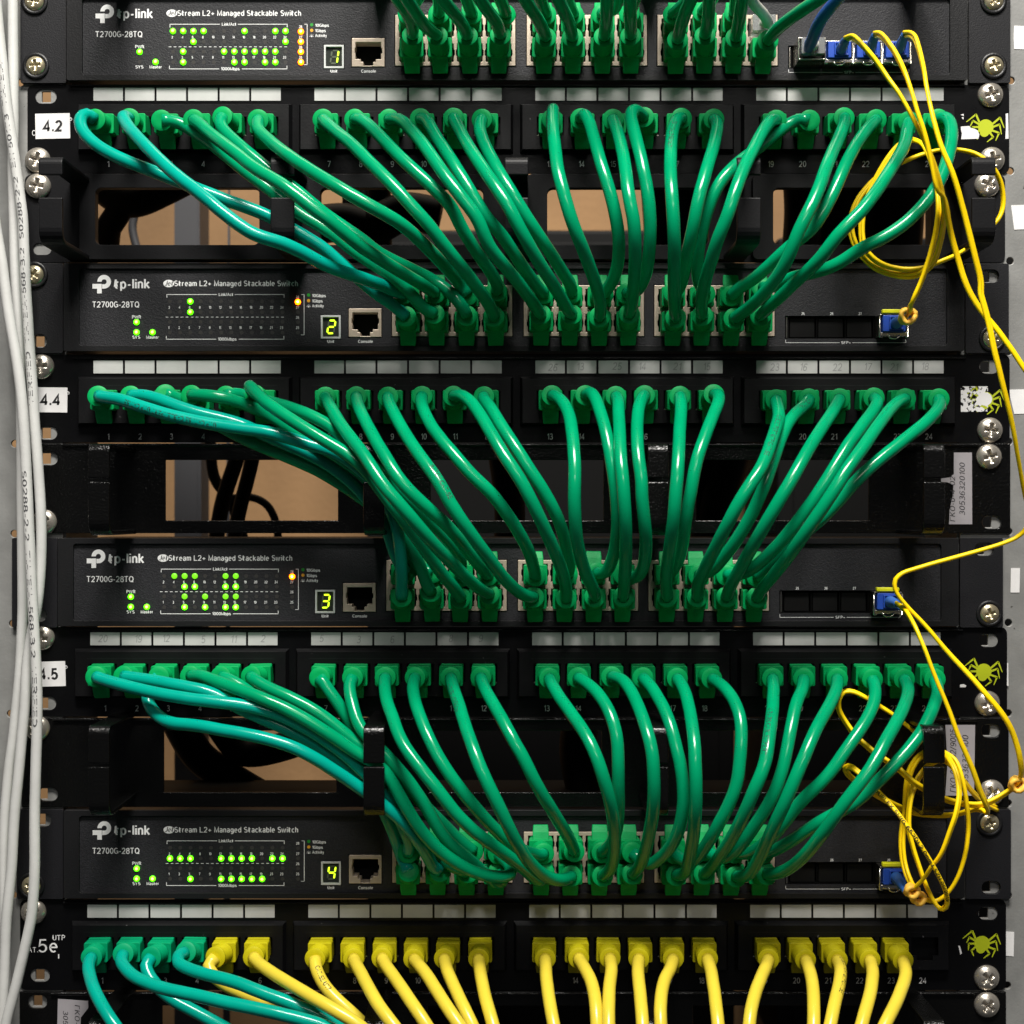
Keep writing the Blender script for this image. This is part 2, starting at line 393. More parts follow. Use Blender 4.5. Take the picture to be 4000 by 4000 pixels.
# ------------------------------------------------------------------ screws
def screw_mesh(name, R, H, m):
    """domed head with a cross recess"""
    mb = MB(); mb.smooth = True; nr, na = 16, 48; vs = []; fs = []
    for i in range(nr + 1):
        r = R * i / nr
        for k in range(na):
            t = 2 * math.pi * k / na + 0.35; x, z = r * math.cos(t), r * math.sin(t)
            h = H * math.sqrt(max(0.0, 1 - (r / R) ** 2 * 0.97))
            c, s_ = math.cos(0.35), math.sin(0.35); xr, zr = x * c + z * s_, -x * s_ + z * c
            w = R * 0.13; L = R * 0.52
            if min(abs(xr), abs(zr)) < w and max(abs(xr), abs(zr)) < L:
                h -= H * 0.75 * (1 - max(abs(xr), abs(zr)) / L * 0.6)
            vs.append((x, -h, z))
    for i in range(nr):
        for k in range(na): fs.append((i * na + k, i * na + (k + 1) % na, (i + 1) * na + (k + 1) % na, (i + 1) * na + k))
    k0 = len(vs)
    for k in range(na):
        t = 2 * math.pi * k / na + 0.35; vs.append((R * 0.97 * math.cos(t), 0.6, R * 0.97 * math.sin(t)))
    for k in range(na): fs.append((nr * na + k, nr * na + (k + 1) % na, k0 + (k + 1) % na, k0 + k))
    mb.add(vs, fs)
    return mb.mesh(name, m)
SCREW_L = screw_mesh('screw_large', 6.3, 3.6, 'screw_steel')
SCREW_S = screw_mesh('screw_small', 4.9, 2.6, 'screw_brass')
mb = MB(); mb.smooth = True; mb.lathe([(4.6, 0.2), (4.6, -1.0), (6.3, -1.0), (6.5, -0.6), (6.5, 0.2)], 28); CUP = mb.mesh('cup_washer', 'switch_metal')
def screw(parent, x, y, d, kind='L'):
    m = Matrix.Translation(Vector((ux(x), -d, uz(y))) * MM) @ Matrix.Rotation(rnd.uniform(0, 1.5), 4, 'Y')
    s = inst('mounting_screw', SCREW_L if kind == 'L' else SCREW_S, m, parent)
    if kind == 'S': inst('cup_washer', CUP, Matrix.Translation(Vector((ux(x), -d, uz(y))) * MM), s)
def slot(x, y, w=36, h=25): return rrect(*ur(x - w / 2, x + w / 2, y - h / 2, y + h / 2), h / 2 * U - 0.2, 5)

# ------------------------------------------------------------------ LEDs
def led_mesh(name, mats, core):
    mb = MB(); mb.smooth = True
    mb.lathe([(1.42, 0.1), (1.42, -0.35), (1.2, -0.62), (0.75, -0.80), (0.3, -0.85)], 16)
    if core:
        mb.cur = 1; mb.lathe([(0.66, -0.70), (0.55, -0.93), (0.2, -0.99)], 12)
    return mb.mesh(name, mats)
LED = {'g': led_mesh('led_lit', ['led_green', 'led_core'], True), 's': led_mesh('led_soft', ['led_soft'], False),
       'o': led_mesh('led_orange', ['led_orange', 'led_orange_core'], True), '-': led_mesh('led_dark', ['led_off'], False)}
mb = MB(); mb.lathe([(0.95, 0.05), (0.95, -0.05)], 12); LED_OFF_SMALL = mb.mesh('led_window', 'led_off')

SEGS = {'1': 'bc', '2': 'abged', '3': 'abgcd', '4': 'fgbc'}
# ------------------------------------------------------------------ network switches
def network_switch(num, dx, dy, ear, leds, ear_screws, ear_slots, label):
    X = lambda x: ux(x + dx); Z = lambda y: uz(y + dy)
    t = thing('network_switch', (X(966), 100, Z(662)), label, 'network switch', 'stacked managed switches')
    F = -2.4          # faceplate depth
    def rr(x0, x1, y0, y1): return [(X(x0), Z(y1)), (X(x1), Z(y1)), (X(x1), Z(y0)), (X(x0), Z(y0))]
    mb = MB(); mb.box(X(134), X(1810), 9, 84, Z(660), Z(501)); mb.build('chassis', 'chassis', t)
    mb = MB(); mb.plate(rrect(X(124), X(1815), Z(664), Z(498.5), 1.0, 3), [rrect(X(153), X(1782.5), Z(654), Z(509), 1.6, 4)], -4.0, 8.8)
    mb.build('bezel', 'switch_metal', t, bevel=0.55, seg=3)
    holes = [rr(a - 1.5, a + 227.5, 538.5, 637) for a in (740.5, 988, 1233.5)] + [rr(657.5, 722, 582, 638.5), rr(605, 645.5, 594.5, 641.5), rr(1479.5, 1709, 597, 640)]
    mb = MB(); mb.plate(rrect(X(152.4), X(1783), Z(654.6), Z(508.4), 1.6, 4), holes, F, 8.9); mb.build('faceplate', 'switch_face', t)
    # ears
    for side, (a, b) in enumerate(((ear[0] - dx, 121), (1820, ear[1] - dx))):
        sl = [slot(*p) for p in ear_slots if (p[0] < 900) == (side == 0)]
        mb = MB(); mb.plate(rrect(X(a), X(b), Z(667), Z(498.5), 0.8, 3), sl, -2.0, 0.3)
        mb.build('mounting_ear', 'ear_metal', t, bevel=0.3)
    for p in ear_screws: screw(t, p[0], p[1], 2.0, 'S')
    # RJ45 blocks
    for a in (740.5, 988, 1233.5):
        hs = []
        for c in range(4):
            cx = a + 31.9 + 54.2 * c
            for up in (True, False):
                y0, y1 = (547, 581) if up else (594, 628)
                w = 24
                lp = [(cx - w, y0), (cx + w, y0), (cx + w, y0 + 10), (cx + w + 1.8, y0 + 13), (cx + w + 1.8, y1 - 13), (cx + w, y1 - 10), (cx + w, y1), (cx - w, y1),
                      (cx - w, y1 - 10), (cx - w - 1.8, y1 - 13), (cx - w - 1.8, y0 + 13), (cx - w, y0 + 10)]
                hs.append([(X(p), Z(q)) for p, q in lp])
        mb = MB(); mb.plate(rr(a, a + 226, 540, 635.5), hs, F - 0.5, F + 6); mb.build('socket_block', 'jack_shield', t, bevel=0.18)
    # console socket
    lp = [(666, 591), (714, 591), (714, 602), (716, 602), (716, 612), (714, 612), (714, 623), (704, 623), (704, 628), (699, 628), (699, 635.5), (681, 635.5), (681, 628), (676, 628), (676, 623), (666, 623), (666, 612), (664.5, 612), (664.5, 602), (666, 602)]
    mb = MB(); mb.plate(rr(659, 720.5, 583.5, 637), [[(X(p), Z(q)) for p, q in lp]], F - 0.4, F + 7)
    mb.build('console_socket', 'jack_shield', t, bevel=0.2)
    # unit display
    mb = MB(); mb.plate(rr(606.5, 644, 596, 640), [rr(610, 640.5, 599.5, 636.5)], F - 0.35, F + 3); disp = mb.build('unit_display', 'display_frame', t, bevel=0.1)
    mb = MB(); mb.rect(X(609.5), X(641), Z(637), Z(599), F + 0.9); mb.build('display_window', 'display_dark', disp)
    cx, cy, hw, hh = 626, 617.5, 6.2, 12.0
    seg_pts = {'a': ((-hw, -hh), (hw, -hh)), 'g': ((-hw, 0), (hw, 0)), 'd': ((-hw, hh), (hw, hh)), 'f': ((-hw, -hh), (-hw, 0)), 'b': ((hw, -hh), (hw, 0)), 'e': ((-hw, 0), (-hw, hh)), 'c': ((hw, 0), (hw, hh))}
    for kseg, ((x0, y0), (x1, y1)) in seg_pts.items():
        sh = lambda x, y: (X(cx + x - y * 0.14), Z(cy + y))
        q = 1.5
        if y0 == y1: pts = [(x0 + 1, y0), (x0 + 2.4, y0 - q), (x1 - 2.4, y0 - q), (x1 - 1, y0), (x1 - 2.4, y0 + q), (x0 + 2.4, y0 + q)]
        else: pts = [(x0, y0 + 1), (x0 + q, y0 + 2.6), (x0 + q, y1 - 2.6), (x0, y1 - 1), (x0 - q, y1 - 2.6), (x0 - q, y0 + 2.6)]
        on = kseg in SEGS[num]
        mb = MB(); mb.prism([sh(*p) for p in pts], F + 0.45 if on else F + 0.7, F + 0.88)
        mb.build('display_segment', 'segment_on' if on else 'segment_off', disp)
    # LEDs
    rows = (570, 590, 608.5, 628.5)
    for r in range(4):
        for c in range(12):
            k = leds['grid'][r][c]
            inst('led', LED[k] if k != '-' else LED_OFF_SMALL, Matrix.Translation(Vector((X(322.6 + 19.25 * c), F, Z(rows[r]))) * MM), t)
    for r in range(4):
        k = leds['sfp'][r]; inst('led', LED[k] if k != '-' else LED_OFF_SMALL, Matrix.Translation(Vector((X(563.3), F, Z((571, 590, 609, 628.5)[r]))) * MM), t)
    for k, (x, y) in zip(leds['sys'], ((260, 609), (260, 628), (290, 628))):
        inst('led', LED[k] if k != '-' else LED_OFF_SMALL, Matrix.Translation(Vector((X(x), F, Z(y))) * MM), t)
    # print
    Y = F - 0.06
    mb = MB()
    cxl, cyl, ro, ri = X(199.0), Z(533.0), 12.9 * U, 4.7 * U          # P-shaped emblem: ring with a square cut, and the T foot
    n = 40
    def ringpt(a, r): return (cxl + r * math.cos(a), cyl + r * math.sin(a))
    angs = [math.radians(-90 + 270 * i / n) for i in range(n + 1)]
    for i in range(n):
        mb.flat([ringpt(angs[i], ri), ringpt(angs[i], ro), ringpt(angs[i + 1], ro), ringpt(angs[i + 1], ri)], Y)
    line(mb, X(177), X(194.4), Z(537.0), Z(546.0), Y); line(mb, X(185.8), X(194.4), Z(546.0), Z(554.8), Y)
    line(mb, X(195.2), X(199.0), Z(537.7), Z(545.9), Y)
    text(mb, 'tp-link', X(217), Z(545.3), 17.2 * U, width=68 * U, y=Y, bold=0.26)
    mb.build('brand_lettering', 'ink_white', t)
    mb = MB()
    mb.flat([(X(320.5) + 10.3 * U * math.cos(a), Z(536.3) + 7.0 * U * math.sin(a)) for a in [2 * math.pi * k / 30 for k in range(30)]], Y)
    text(mb, 'Stream L2+ Managed Stackable Switch', X(331), Z(541), 9.9 * U, width=232.5 * U, y=Y, bold=0.09)
    mb.build('series_lettering', 'ink_white', t)
    mb = MB(); text(mb, 'Jet', X(313.0), Z(540.2), 9.0 * U, width=15.5 * U, y=Y - 0.03, shear=0.15); mb.build('emblem_cutout_lettering', 'switch_face', t)
    mb = MB(); text(mb, 'T2700G-28TQ', X(177), Z(581), 10.6 * U, width=88 * U, y=Y, bold=0.09); mb.build('model_lettering', 'ink_white', t)
    mb = MB(); h = 5.4 * U
    text(mb, 'PWR', X(260), Z(602), h, 'c', 17 * U, Y, bold=.075); text(mb, 'SYS', X(259.5), Z(640), h, 'c', 15 * U, Y, bold=.075); text(mb, 'Master', X(290), Z(640), h, 'c', 23 * U, Y, bold=.075)
    text(mb, 'Unit', X(625), Z(647.8), h, 'c', 13.5 * U, Y, bold=.075); text(mb, 'Console', X(690.5), Z(647.8), h, 'c', 28 * U, Y, bold=.075)
    text(mb, 'Link/Act', X(428), Z(559.6), h, 'c', 27 * U, Y, bold=.075); text(mb, '1000Mbps', X(430.5), Z(643.5), h, 'c', 35 * U, Y, bold=.075)
    text(mb, '10Gbps', X(590), Z(561.8), h, 'l', 26 * U, Y, bold=.075); text(mb, '1Gbps', X(590), Z(571.8), h, 'l', 20 * U, Y, bold=.075); text(mb, 'Activity', X(590), Z(581), h, 'l', 22 * U, Y, bold=.075)
    for c in range(12):
        text(mb, str(2 * c + 2), X(321.2 + 19.25 * c), Z(583.6), 4.6 * U, 'c', None, Y, bold=.075); text(mb, str(2 * c + 1), X(320.6 + 19.25 * c), Z(621.6), 4.6 * U, 'c', None, Y, bold=.075)
    for s, y in (('28', 564), ('27', 583.6), ('26', 602.4), ('25', 621.6)): text(mb, s, X(562.5), Z(y), 4.6 * U, 'c', None, Y, bold=.075)
    for s, x in (('25', 1513), ('26', 1567), ('27', 1620.5), ('28', 1674)): text(mb, s, X(x), Z(595.3), 4.6 * U, 'c', None, Y, bold=.075)
    text(mb, 'SFP+', X(1594), Z(649.8), 4.6 * U, 'c', 18 * U, Y, bold=.06)
    w = 1.1
    for x0, x1, y in ((316.4, 411, 557), (444.5, 538, 557), (315.5, 409.5, 641), (452, 537.5, 641)): line(mb, X(x0), X(x1), Z(y - w / 2), Z(y + w / 2), Y)
    for x, y0, y1 in ((317, 557, 563), (537.4, 557, 563), (316, 635, 641), (537, 635, 641), (575, 557, 633)): line(mb, X(x - w / 2), X(x + w / 2), Z(y0), Z(y1), Y)
    line(mb, X(570), X(575), Z(556.5), Z(557.5), Y); line(mb, X(569), X(575), Z(632.5), Z(633.5), Y)
    for k in range(24): line(mb, X(314.6 + 9.45 * k), X(319.6 + 9.45 * k), Z(599), Z(600), Y)
    w = 0.6
    line(mb, X(1480), X(1582), Z(647.2), Z(648.0), Y); line(mb, X(1606), X(1707), Z(647.2), Z(648.0), Y); line(mb, X(1480), X(1480.8), Z(642), Z(648), Y); line(mb, X(1706.2), X(1707), Z(642), Z(648), Y)
    sx, sy = X(583.5), Z(579.3)                               # small blinking-lamp symbol
    mb.flat(circ(sx, sy - 0.15, 0.42, 10), Y)
    for k in range(5):
        a = math.radians(0 + 45 * k); c, s_ = math.cos(a), math.sin(a)
        mb.flat([(sx + 0.65 * c - 0.09 * s_, sy - .15 + 0.65 * s_ + 0.09 * c), (sx + 0.65 * c + 0.09 * s_, sy - .15 + 0.65 * s_ - 0.09 * c), (sx + 1.1 * c + 0.09 * s_, sy - .15 + 1.1 * s_ - 0.09 * c), (sx + 1.1 * c - 0.09 * s_, sy - .15 + 1.1 * s_ + 0.09 * c)], Y)
    lg = mb.build('legend_lettering', 'ink_white', t); lg['kind'] = 'stuff'
    mb = MB(); mb.flat(circ(X(583.5), Z(558), 3.1 * U, 14), Y); mb.build('green_legend_dot', 'ink_green_dot', t)
    mb = MB(); mb.flat(circ(X(583.5), Z(568.5), 3.1 * U, 14), Y); mb.build('orange_legend_dot', 'ink_orange_dot', t)
    # SFP cage: thin frame and four slots with dust flaps
    mb = MB(); mb.plate(rr(1480.2, 1708.3, 597.6, 639.4), [rr(1487.5 + 53.7 * k, 1541 + 53.7 * k - 1.5, 599, 638) for k in range(4)], F + 1.3, F + 8); cage = mb.build('sfp_cage', 'dark_cavity', t)
    mb = MB(); mb.rect(X(1482.4), X(1484.2), Z(638), Z(599), F + 0.9); mb.build('cage_spring', 'bright_tin', cage)
    for k in leds['flaps']:
        mb = MB(); mb.box(X(1490 + 53.7 * k), X(1537 + 53.7 * k), F + 2.2, F + 3, Z(637), Z(600)); mb.build('slot_flap', 'chassis', cage, bevel=0.3)
    return t
network_switch('1', 5.8, -508.3, (41, 1904), dict(grid=['gggg---g--gg', '--g--------g', '-g---gggggg-', '-g----gg-gg-'], sfp='oooo', sys='g-g', flaps=[]),
    [(68, 6), (70.5, 127), (1871.5, 5), (1872, 127)], [], 'black managed network switch whose unit display shows one')
network_switch('2', 0, 0, (30, 1901), dict(grid=['--g---------', '--g---------', '------------', '------------'], sfp='o---', sys='ggg', flaps=[0, 1, 2]),
    [(68, 520), (1869, 640)], [(78, 644, 26, 26), (1865, 522)], 'black managed network switch whose unit display shows two')
network_switch('3', -10.7, 516.4, (25, 1890), dict(grid=['-sss--ss----', '--gg--gg----', '--s-s-ss----', '--g-g-gg----'], sfp='o---', sys='ggg', flaps=[0, 1, 2]),
    [(1864, 1157)], [(77, 1160, 26, 26), (1855, 1036)], 'black managed network switch whose unit display shows three')
network_switch('4', 0.3, 1027.4, (34, 1905), dict(grid=['------------', 'ggg--gggg-gg', '------------', '--g--ggggg--'], sfp='----', sys='ggg', flaps=[0, 1, 2]),
    [(62, 1669), (1864, 1551)], [(81, 1546), (1868, 1673)], 'black managed network switch whose unit display shows four')

# ------------------------------------------------------------------ patch panels
mb = MB(); mb.prism(rrect(-27.7 * U, 27.7 * U, -12.1 * U, 12.1 * U, 0.15, 2), -0.75, -0.3); LABEL = mb.mesh('port_label', 'label_paper')
def patch_panel(y0, dx, plate, screws, slots, pencil, label, number, corner):
    """y0: top of the label row"""
    X = lambda x: ux(x + dx)
    t = thing('network_port_panel', (ux(966 + dx), 0, uz(y0 + 162)), label, 'patch panel', 'patch panels of the rack')
    mb = MB(); mb.plate(rrect(ux(plate[0]), ux(plate[1]), uz(plate[3]), uz(plate[2]), 3.2, 5), [slot(*s) for s in slots], -0.2, 0.5)
    mb.build('face_plate', 'panel_black', t, bevel=0.12)
    for s in screws: screw(t, s[0], s[1], 0.2, 'L')
    mb = MB(); mb.box(ux(plate[0] + 82), ux(plate[1] - 84), -1.5, -0.22, uz(y0 - 2.6), uz(y0 - 5.6)); mb.build('top_fold', 'panel_black', t, bevel=0.3, seg=3)
    for g in range(4):
        xa = 148 + 416.4 * g + dx; xb = xa + 404
        ya, yb = y0 + 30.5, y0 + 123.5
        m = 5.0
        hs = []
        for k in range(6):
            cx = 204.8 + 123.2 * 0.483 * 1.0 * (k + 7 * g) + dx
            c = y0 + 77.5
            lp = [(cx - 25.5, c - 20), (cx + 25.5, c - 20), (cx + 25.5, c + 15), (cx + 15, c + 15), (cx + 15, c + 24), (cx - 15, c + 24), (cx - 15, c + 15), (cx - 25.5, c + 15)]
            hs.append([(ux(p), uz(q)) for p, q in lp])
        mb = MB()
        mb.plate([(ux(xa + m), uz(yb - m)), (ux(xb - m), uz(yb - m)), (ux(xb - m), uz(ya + m)), (ux(xa + m), uz(ya + m))], hs, -4.2, -3.2)
        o_ = [(ux(xa), uz(yb)), (ux(xb), uz(yb)), (ux(xb), uz(ya)), (ux(xa), uz(ya))]
        i_ = [(ux(xa + m), uz(yb - m)), (ux(xb - m), uz(yb - m)), (ux(xb - m), uz(ya + m)), (ux(xa + m), uz(ya + m))]
        mb.add([(a, -0.25, b) for a, b in o_] + [(a, -4.2, b) for a, b in i_], [(k, (k + 1) % 4, 4 + (k + 1) % 4, 4 + k) for k in range(4)])
        mod = mb.build('jack_module', 'module_black', t)
        mb = MB(); mb.box(ux(xa + 30), ux(xb - 30), 0.6, 24, uz(y0 + 112), uz(y0 + 44)); mb.build('jack_housing', 'dark_cavity', mod)
        # the fine rim round the six jacks, and small tin contacts showing beside the plugs
        zc = uz(y0 + 48)
        mb = MB(); mb.rect(ux(xa + 26), ux(xb - 26), zc - 0.12, zc + 0.12, -4.26); mb.build('jack_rim', 'ear_metal', mod)
        for k in range(6):
            cx = 204.8 + 59.5 * (k + 7 * g) + dx
            inst('port_label', LABEL, Matrix.Translation(Vector((ux(cx), 0, uz(y0 + 12.1))) * MM), t)
            if rnd.random() < 0.6:
                s_ = rnd.choice((-1, 1)); c = y0 + 94
                mb = MB(); mb.flat([(ux(cx + 25.2 * s_), uz(c)), (ux(cx + 21 * s_), uz(c)), (ux(cx + 23 * s_), uz(c - 3.5))], -4.32); mb.build('jack_contact', 'bright_tin', mod)
    for k in range(24):
        cx = 204.8 + 59.5 * (k + k // 6) + dx
        mb = MB(); text(mb, str(k + 1), ux(cx), uz(y0 + 148.5), 10.8 * U, 'c', None, -0.27, bold=0.04); mb.build('port_number', 'ink_grey', t)
    if pencil:
        mb = MB()
        for k, s in pencil.items():
            cx = 204.8 + 59.5 * (k - 1 + (k - 1) // 6) + dx
            text(mb, s, ux(cx + rnd.uniform(-9, 7)), uz(y0 + 19 + rnd.uniform(-2, 1)), 13.5 * U, 'c', None, -0.80, rot=rnd.uniform(-.06, .06), shear=0.12)
        mb.build('pencil_numbers', 'pencil', t)
    # emblem: a spider
    sx, sy = 1859.5 + dx * 0.6, y0 + 73.5
    E = lambda x, y: (ux(sx + x), uz(sy + y))
    mb = MB()
    mb.flat([E(14.6 * math.cos(a), 14.6 * math.sin(a)) for a in [2 * math.pi * k / 26 for k in range(26)]], -0.28)
    mb.flat([E(-2.6 + 8.6 * math.cos(a), 10.5 + 8.0 * math.sin(a)) for a in [2 * math.pi * k / 20 for k in range(20)]], -0.285)
    for pts in ([(-12, -9), (-18.5, -24), (-36, -10)], [(-12, -5), (-24, -12), (-29, -2)], [(-12, 0), (-25, 0), (-26, 12)], [(-11, 5), (-20, 13), (-16, 23)],
                [(13, -6), (27, -18), (34.5, 1)], [(13, 0), (26, -5), (29.5, 13)], [(11, 6), (25, 11), (19, 25)], [(7, 9), (14, 19), (3, 27.5)]):
        for (a, b), (c, d), w0, w1 in ((pts[0], pts[1], 1.9, 1.7), (pts[1], pts[2], 1.7, 0.7)):
            L = math.hypot(c - a, d - b); nx, ny = -(d - b) / L, (c - a) / L; ex, ey = (c - a) / L * .7, (d - b) / L * .7
            mb.flat([E(a + nx * w0, b + ny * w0), E(c + nx * w1 + ex, d + ny * w1 + ey), E(c - nx * w1 + ex, d - ny * w1 + ey), E(a - nx * w0, b - ny * w0)], -0.29)
    mb.build('spider_emblem', 'emblem_green', t)
    number(t); corner(t, sx, sy)
    return t
def sticker_number(s, x0, x1, y0, y1, tilt=0.0):
    def f(t):
        w = ux(x1) - ux(x0); h = uz(y0) - uz(y1); cx, cz = (ux(x0) + ux(x1)) / 2, (uz(y0) + uz(y1)) / 2
        R = lambda p, q: (cx + p * math.cos(tilt) - q * math.sin(tilt), cz + p * math.sin(tilt) + q * math.cos(tilt))
        mb = MB(); mb.prism([R(-w / 2, -h / 2), R(w / 2, -h / 2), R(w / 2, h / 2), R(-w / 2, h / 2)], -0.5, -0.24); pl = mb.build('number_sticker', 'paper_white', t)
        mb = MB(); text(mb, s, cx - 0.2, cz - 9.6 * U, 19.3 * U, 'c', 38.5 * U, -0.54, rot=tilt, bold=0.50); mb.build('number_lettering', 'ink_black', pl)
        mb = MB()
        px_, py_ = x1 - 1, y0 + 8
        text(mb, 'P', ux(px_), uz(py_ + 9), 9 * U, 'l', None, -0.27)
        text(mb, 'C', ux(x0 - 6.5), uz(y1 - 6), 10 * U, 'l', None, -0.27)
        mb.build('grade_lettering', 'ink_white', t)
    return f
def residue(t, cells, seed, thr):
    """torn paper left where a sticker was peeled away: small irregular scraps"""
    x0, x1, y0, y1, n, m = cells
    mb = MB()
    for i in range(n):
        for j in range(m):
            a = x0 + (x1 - x0) * i / n; b = y0 + (y1 - y0) * j / m
            if noise.noise(Vector((a * .16 + seed, b * .16, seed * 1.7))) + 0.4 * noise.noise(Vector((a * .5, b * .5, seed))) < thr: continue
            da, db = (x1 - x0) / n, (y1 - y0) / m
            mb.rect(ux(a), ux(a + da), uz(b + db), uz(b), -0.315)
    mb.build('torn_sticker_paper', 'paper_white', t)
def corner_42(t, sx, sy):
    mb = MB()
    P = lambda pts: mb.prism([(ux(sx + a), uz(sy + b)) for a, b in pts], -0.36, -0.305)
    P([(-47, -1), (-31, -2), (-28, 2), (-22, 3), (-16, 6), (-12, 14), (-14, 22), (-46.5, 23), (-45, 12), (-47, 5)])
    P([(-48, -23), (-42, -25), (-41.5, -21)]); P([(-46, -18), (-42, -19), (-42, -14)])
    P([(37.5, -25), (42, -26), (43, 22), (37, 22), (38, 0)])
    mb.build('torn_sticker_paper', 'paper_white', t)
def corner_44(t, sx, sy):
    residue(t, (sx - 47, sx + 4, sy - 25, sy + 23, 44, 42), 3.1, -0.13)
    mb = MB(); mb.prism([(ux(sx + 13 * math.cos(a) - 1), uz(sy + 12.5 * math.sin(a) - 1)) for a in [2 * math.pi * k / 22 for k in range(22)]], -0.345, -0.3); mb.build('torn_sticker_paper', 'paper_white', t)
def corner_45(t, sx, sy):
    mb = MB()
    P = lambda pts: mb.prism([(ux(sx + a), uz(sy + b)) for a, b in pts], -0.36, -0.305)
    P([(-45, 25), (-38, 24), (-33, 27), (-35, 30), (-45, 30)]); P([(44, -16), (46, -16), (46.5, 28), (43.5, 27)])
    mb.build('torn_sticker_paper', 'paper_white', t)
def corner_5e(t, sx, sy):
    mb = MB()
    P = lambda pts: mb.prism([(ux(sx + a), uz(sy + b)) for a, b in pts], -0.36, -0.305)
    P([(-45, 4), (-42, 4), (-38, 18), (-41, 21)])
    mb.build('torn_sticker_paper', 'paper_white', t)
def print_5e(t):
    mb = MB()
    text(mb, '5e', ux(73), uz(1796), 24 * U, 'l', 36 * U, -0.27); text(mb, 'UTP', ux(99), uz(1773.5), 9.5 * U, 'l', 24 * U, -0.27); text(mb, 'CAT.', ux(46), uz(1796.5), 9.5 * U, 'l', 26 * U, -0.27)
    line(mb, ux(110), ux(112), uz(1800), uz(1808), -0.27)
    mb.build('grade_lettering', 'ink_white', t)
patch_panel(166.5, 0, (52, 1904, 160, 328), [(72, 303), (1868, 180), (1871, 302)], [(87, 182, 40, 27)], {}, 'black patch panel with paper sticker 4.2 directly under switch unit one', sticker_number('4.2', 67.3, 132.5, 214.5, 262, 0.02), corner_42)
patch_panel(680.5, 0, (56, 1905, 669, 835), [(79, 692), (1867, 812)], [(90, 817), (1866, 692, 36, 26)], {13: '26', 14: '13', 15: '25', 16: '14', 17: '21', 18: '15', 19: '23', 20: '16', 21: '22', 22: '17', 23: '21', 24: '18'}, 'black patch panel with paper sticker 4.4 directly under switch unit two', sticker_number('4.4', 62, 127.5, 731, 778, -0.01), corner_44)
patch_panel(1193, -6, (52, 1900, 1183, 1352), [(80, 1203), (1862, 1327)], [(88, 1327), (1865, 1208)], {1: '20', 2: '19', 3: '12', 4: '5', 5: '11', 6: '2', 7: '5', 8: '3', 9: '6', 11: '8', 12: '9'}, 'black patch panel with paper sticker 4.5 directly under switch unit three', sticker_number('4.5', 60, 124, 1248, 1295, 0.03), corner_45)
patch_panel(1706.5, -11.5, (38, 1898, 1697, 1868), [(64, 1720), (1861, 1844)], [(76, 1840), (1864, 1723)], {}, 'black patch panel printed CAT.5e UTP holding the yellow cords', print_5e, corner_5e)

# ------------------------------------------------------------------ cable management panels
def strap(mb, pts, w0, w1, th):
    """flat strap of thickness th bent along pts (y,z), spanning x from w0 to w1"""
    P = [Vector((a, b)) for a, b in pts]; L = []; R_ = []
    for i, p in enumerate(P):
        d = (P[min(i + 1, len(P) - 1)] - P[max(i - 1, 0)]).normalized(); n = Vector((-d.y, d.x)) * th / 2
        L.append(p + n); R_.append(p - n)
    loop = L + R_[::-1]
    n = len(P); vs = [(w0, a.x, a.y) for a in loop] + [(w1, a.x, a.y) for a in loop]; m = 2 * n
    fs = []
    for i in range(n - 1):
        fs += [(i, i + 1, m - 2 - i, m - 1 - i), (m + i, m + m - 1 - i, m + m - 2 - i, m + i + 1), (i, m + i, m + i + 1, i + 1), (m - 1 - i, m - 2 - i, m + m - 2 - i, m + m - 1 - i)]
    fs += [(0, m - 1, m + m - 1, m), (n - 1, m + n - 1, m + n, n)]
    mb.add(vs, fs)
def bend(y0, z0, y1, z1, r, up):
    """from panel out to depth y1 at height z0, round the corner, then along to z1"""
    s = 1 if z1 > z0 else -1
    pts = [(y0, z0)]
    for k in range(7):
        a = math.pi / 2 * k / 6
        pts.append((y1 + r - r * math.sin(a), z0 + s * (r - r * math.cos(a))))
    pts.append((y1, z1)); return pts
def ring(t, cx, w, ztop, zpad, zarm, zbot, depth, material):
    x0, x1 = ux(cx) - w / 2, ux(cx) + w / 2
    mb = MB(); mb.smooth = False
    strap(mb, bend(-0.3, ztop, -depth, zpad, 2.5, False), x0, x1, 2.2); r = mb.build('ring_hook', material, t, bevel=0.5)
    mb = MB(); strap(mb, bend(-0.3, zbot, -depth, zarm, 6.0, True), x0, x1, 2.2); mb.build('ring_arm', material, t, bevel=0.5)
def duct_panel():
    t = thing('cable_management_panel', (0, 0, uz(495)), 'black plastic cable management panel with rounded window openings', 'cable panel', 'cable management panels')
    segs = (156, 573, 995, 1417); wins = ((186, 493), (607, 912), (1032, 1335), (1455, 1756))
    hs = [rrect(*ur(a - 4, b + 4, 355, 470), 3.2, 5) for a, b in wins] + [slot(76, 352, 36, 25), slot(1866, 350, 36, 25), slot(80, 470, 34, 22)]
    mb = MB(); mb.plate(rrect(*ur(47, 1896, 330, 495.5), 3.0, 5), hs, -0.4, 0.5); mb.build('back_plate', 'duct_black', t, bevel=0.2)
    for s, (a, b) in zip(segs, wins):
        mb = MB(); mb.plate(rrect(*ur(s, s + 392, 333, 493), 2.5, 4), [rrect(*ur(a, b, 359, 466), 3.0, 6)], -6.0, -0.5); mb.build('window_frame', 'duct_black', t, bevel=1.0, seg=3)
    for cx in (154, 562, 974, 1383, 1796):
        ring(t, cx, 10.9, uz(344), uz(373), uz(413), uz(489), 50, 'duct_black')
    screw(t, 73, 352, 0.6); screw(t, 1861.5, 350, 0.6)
    return t
duct_panel()
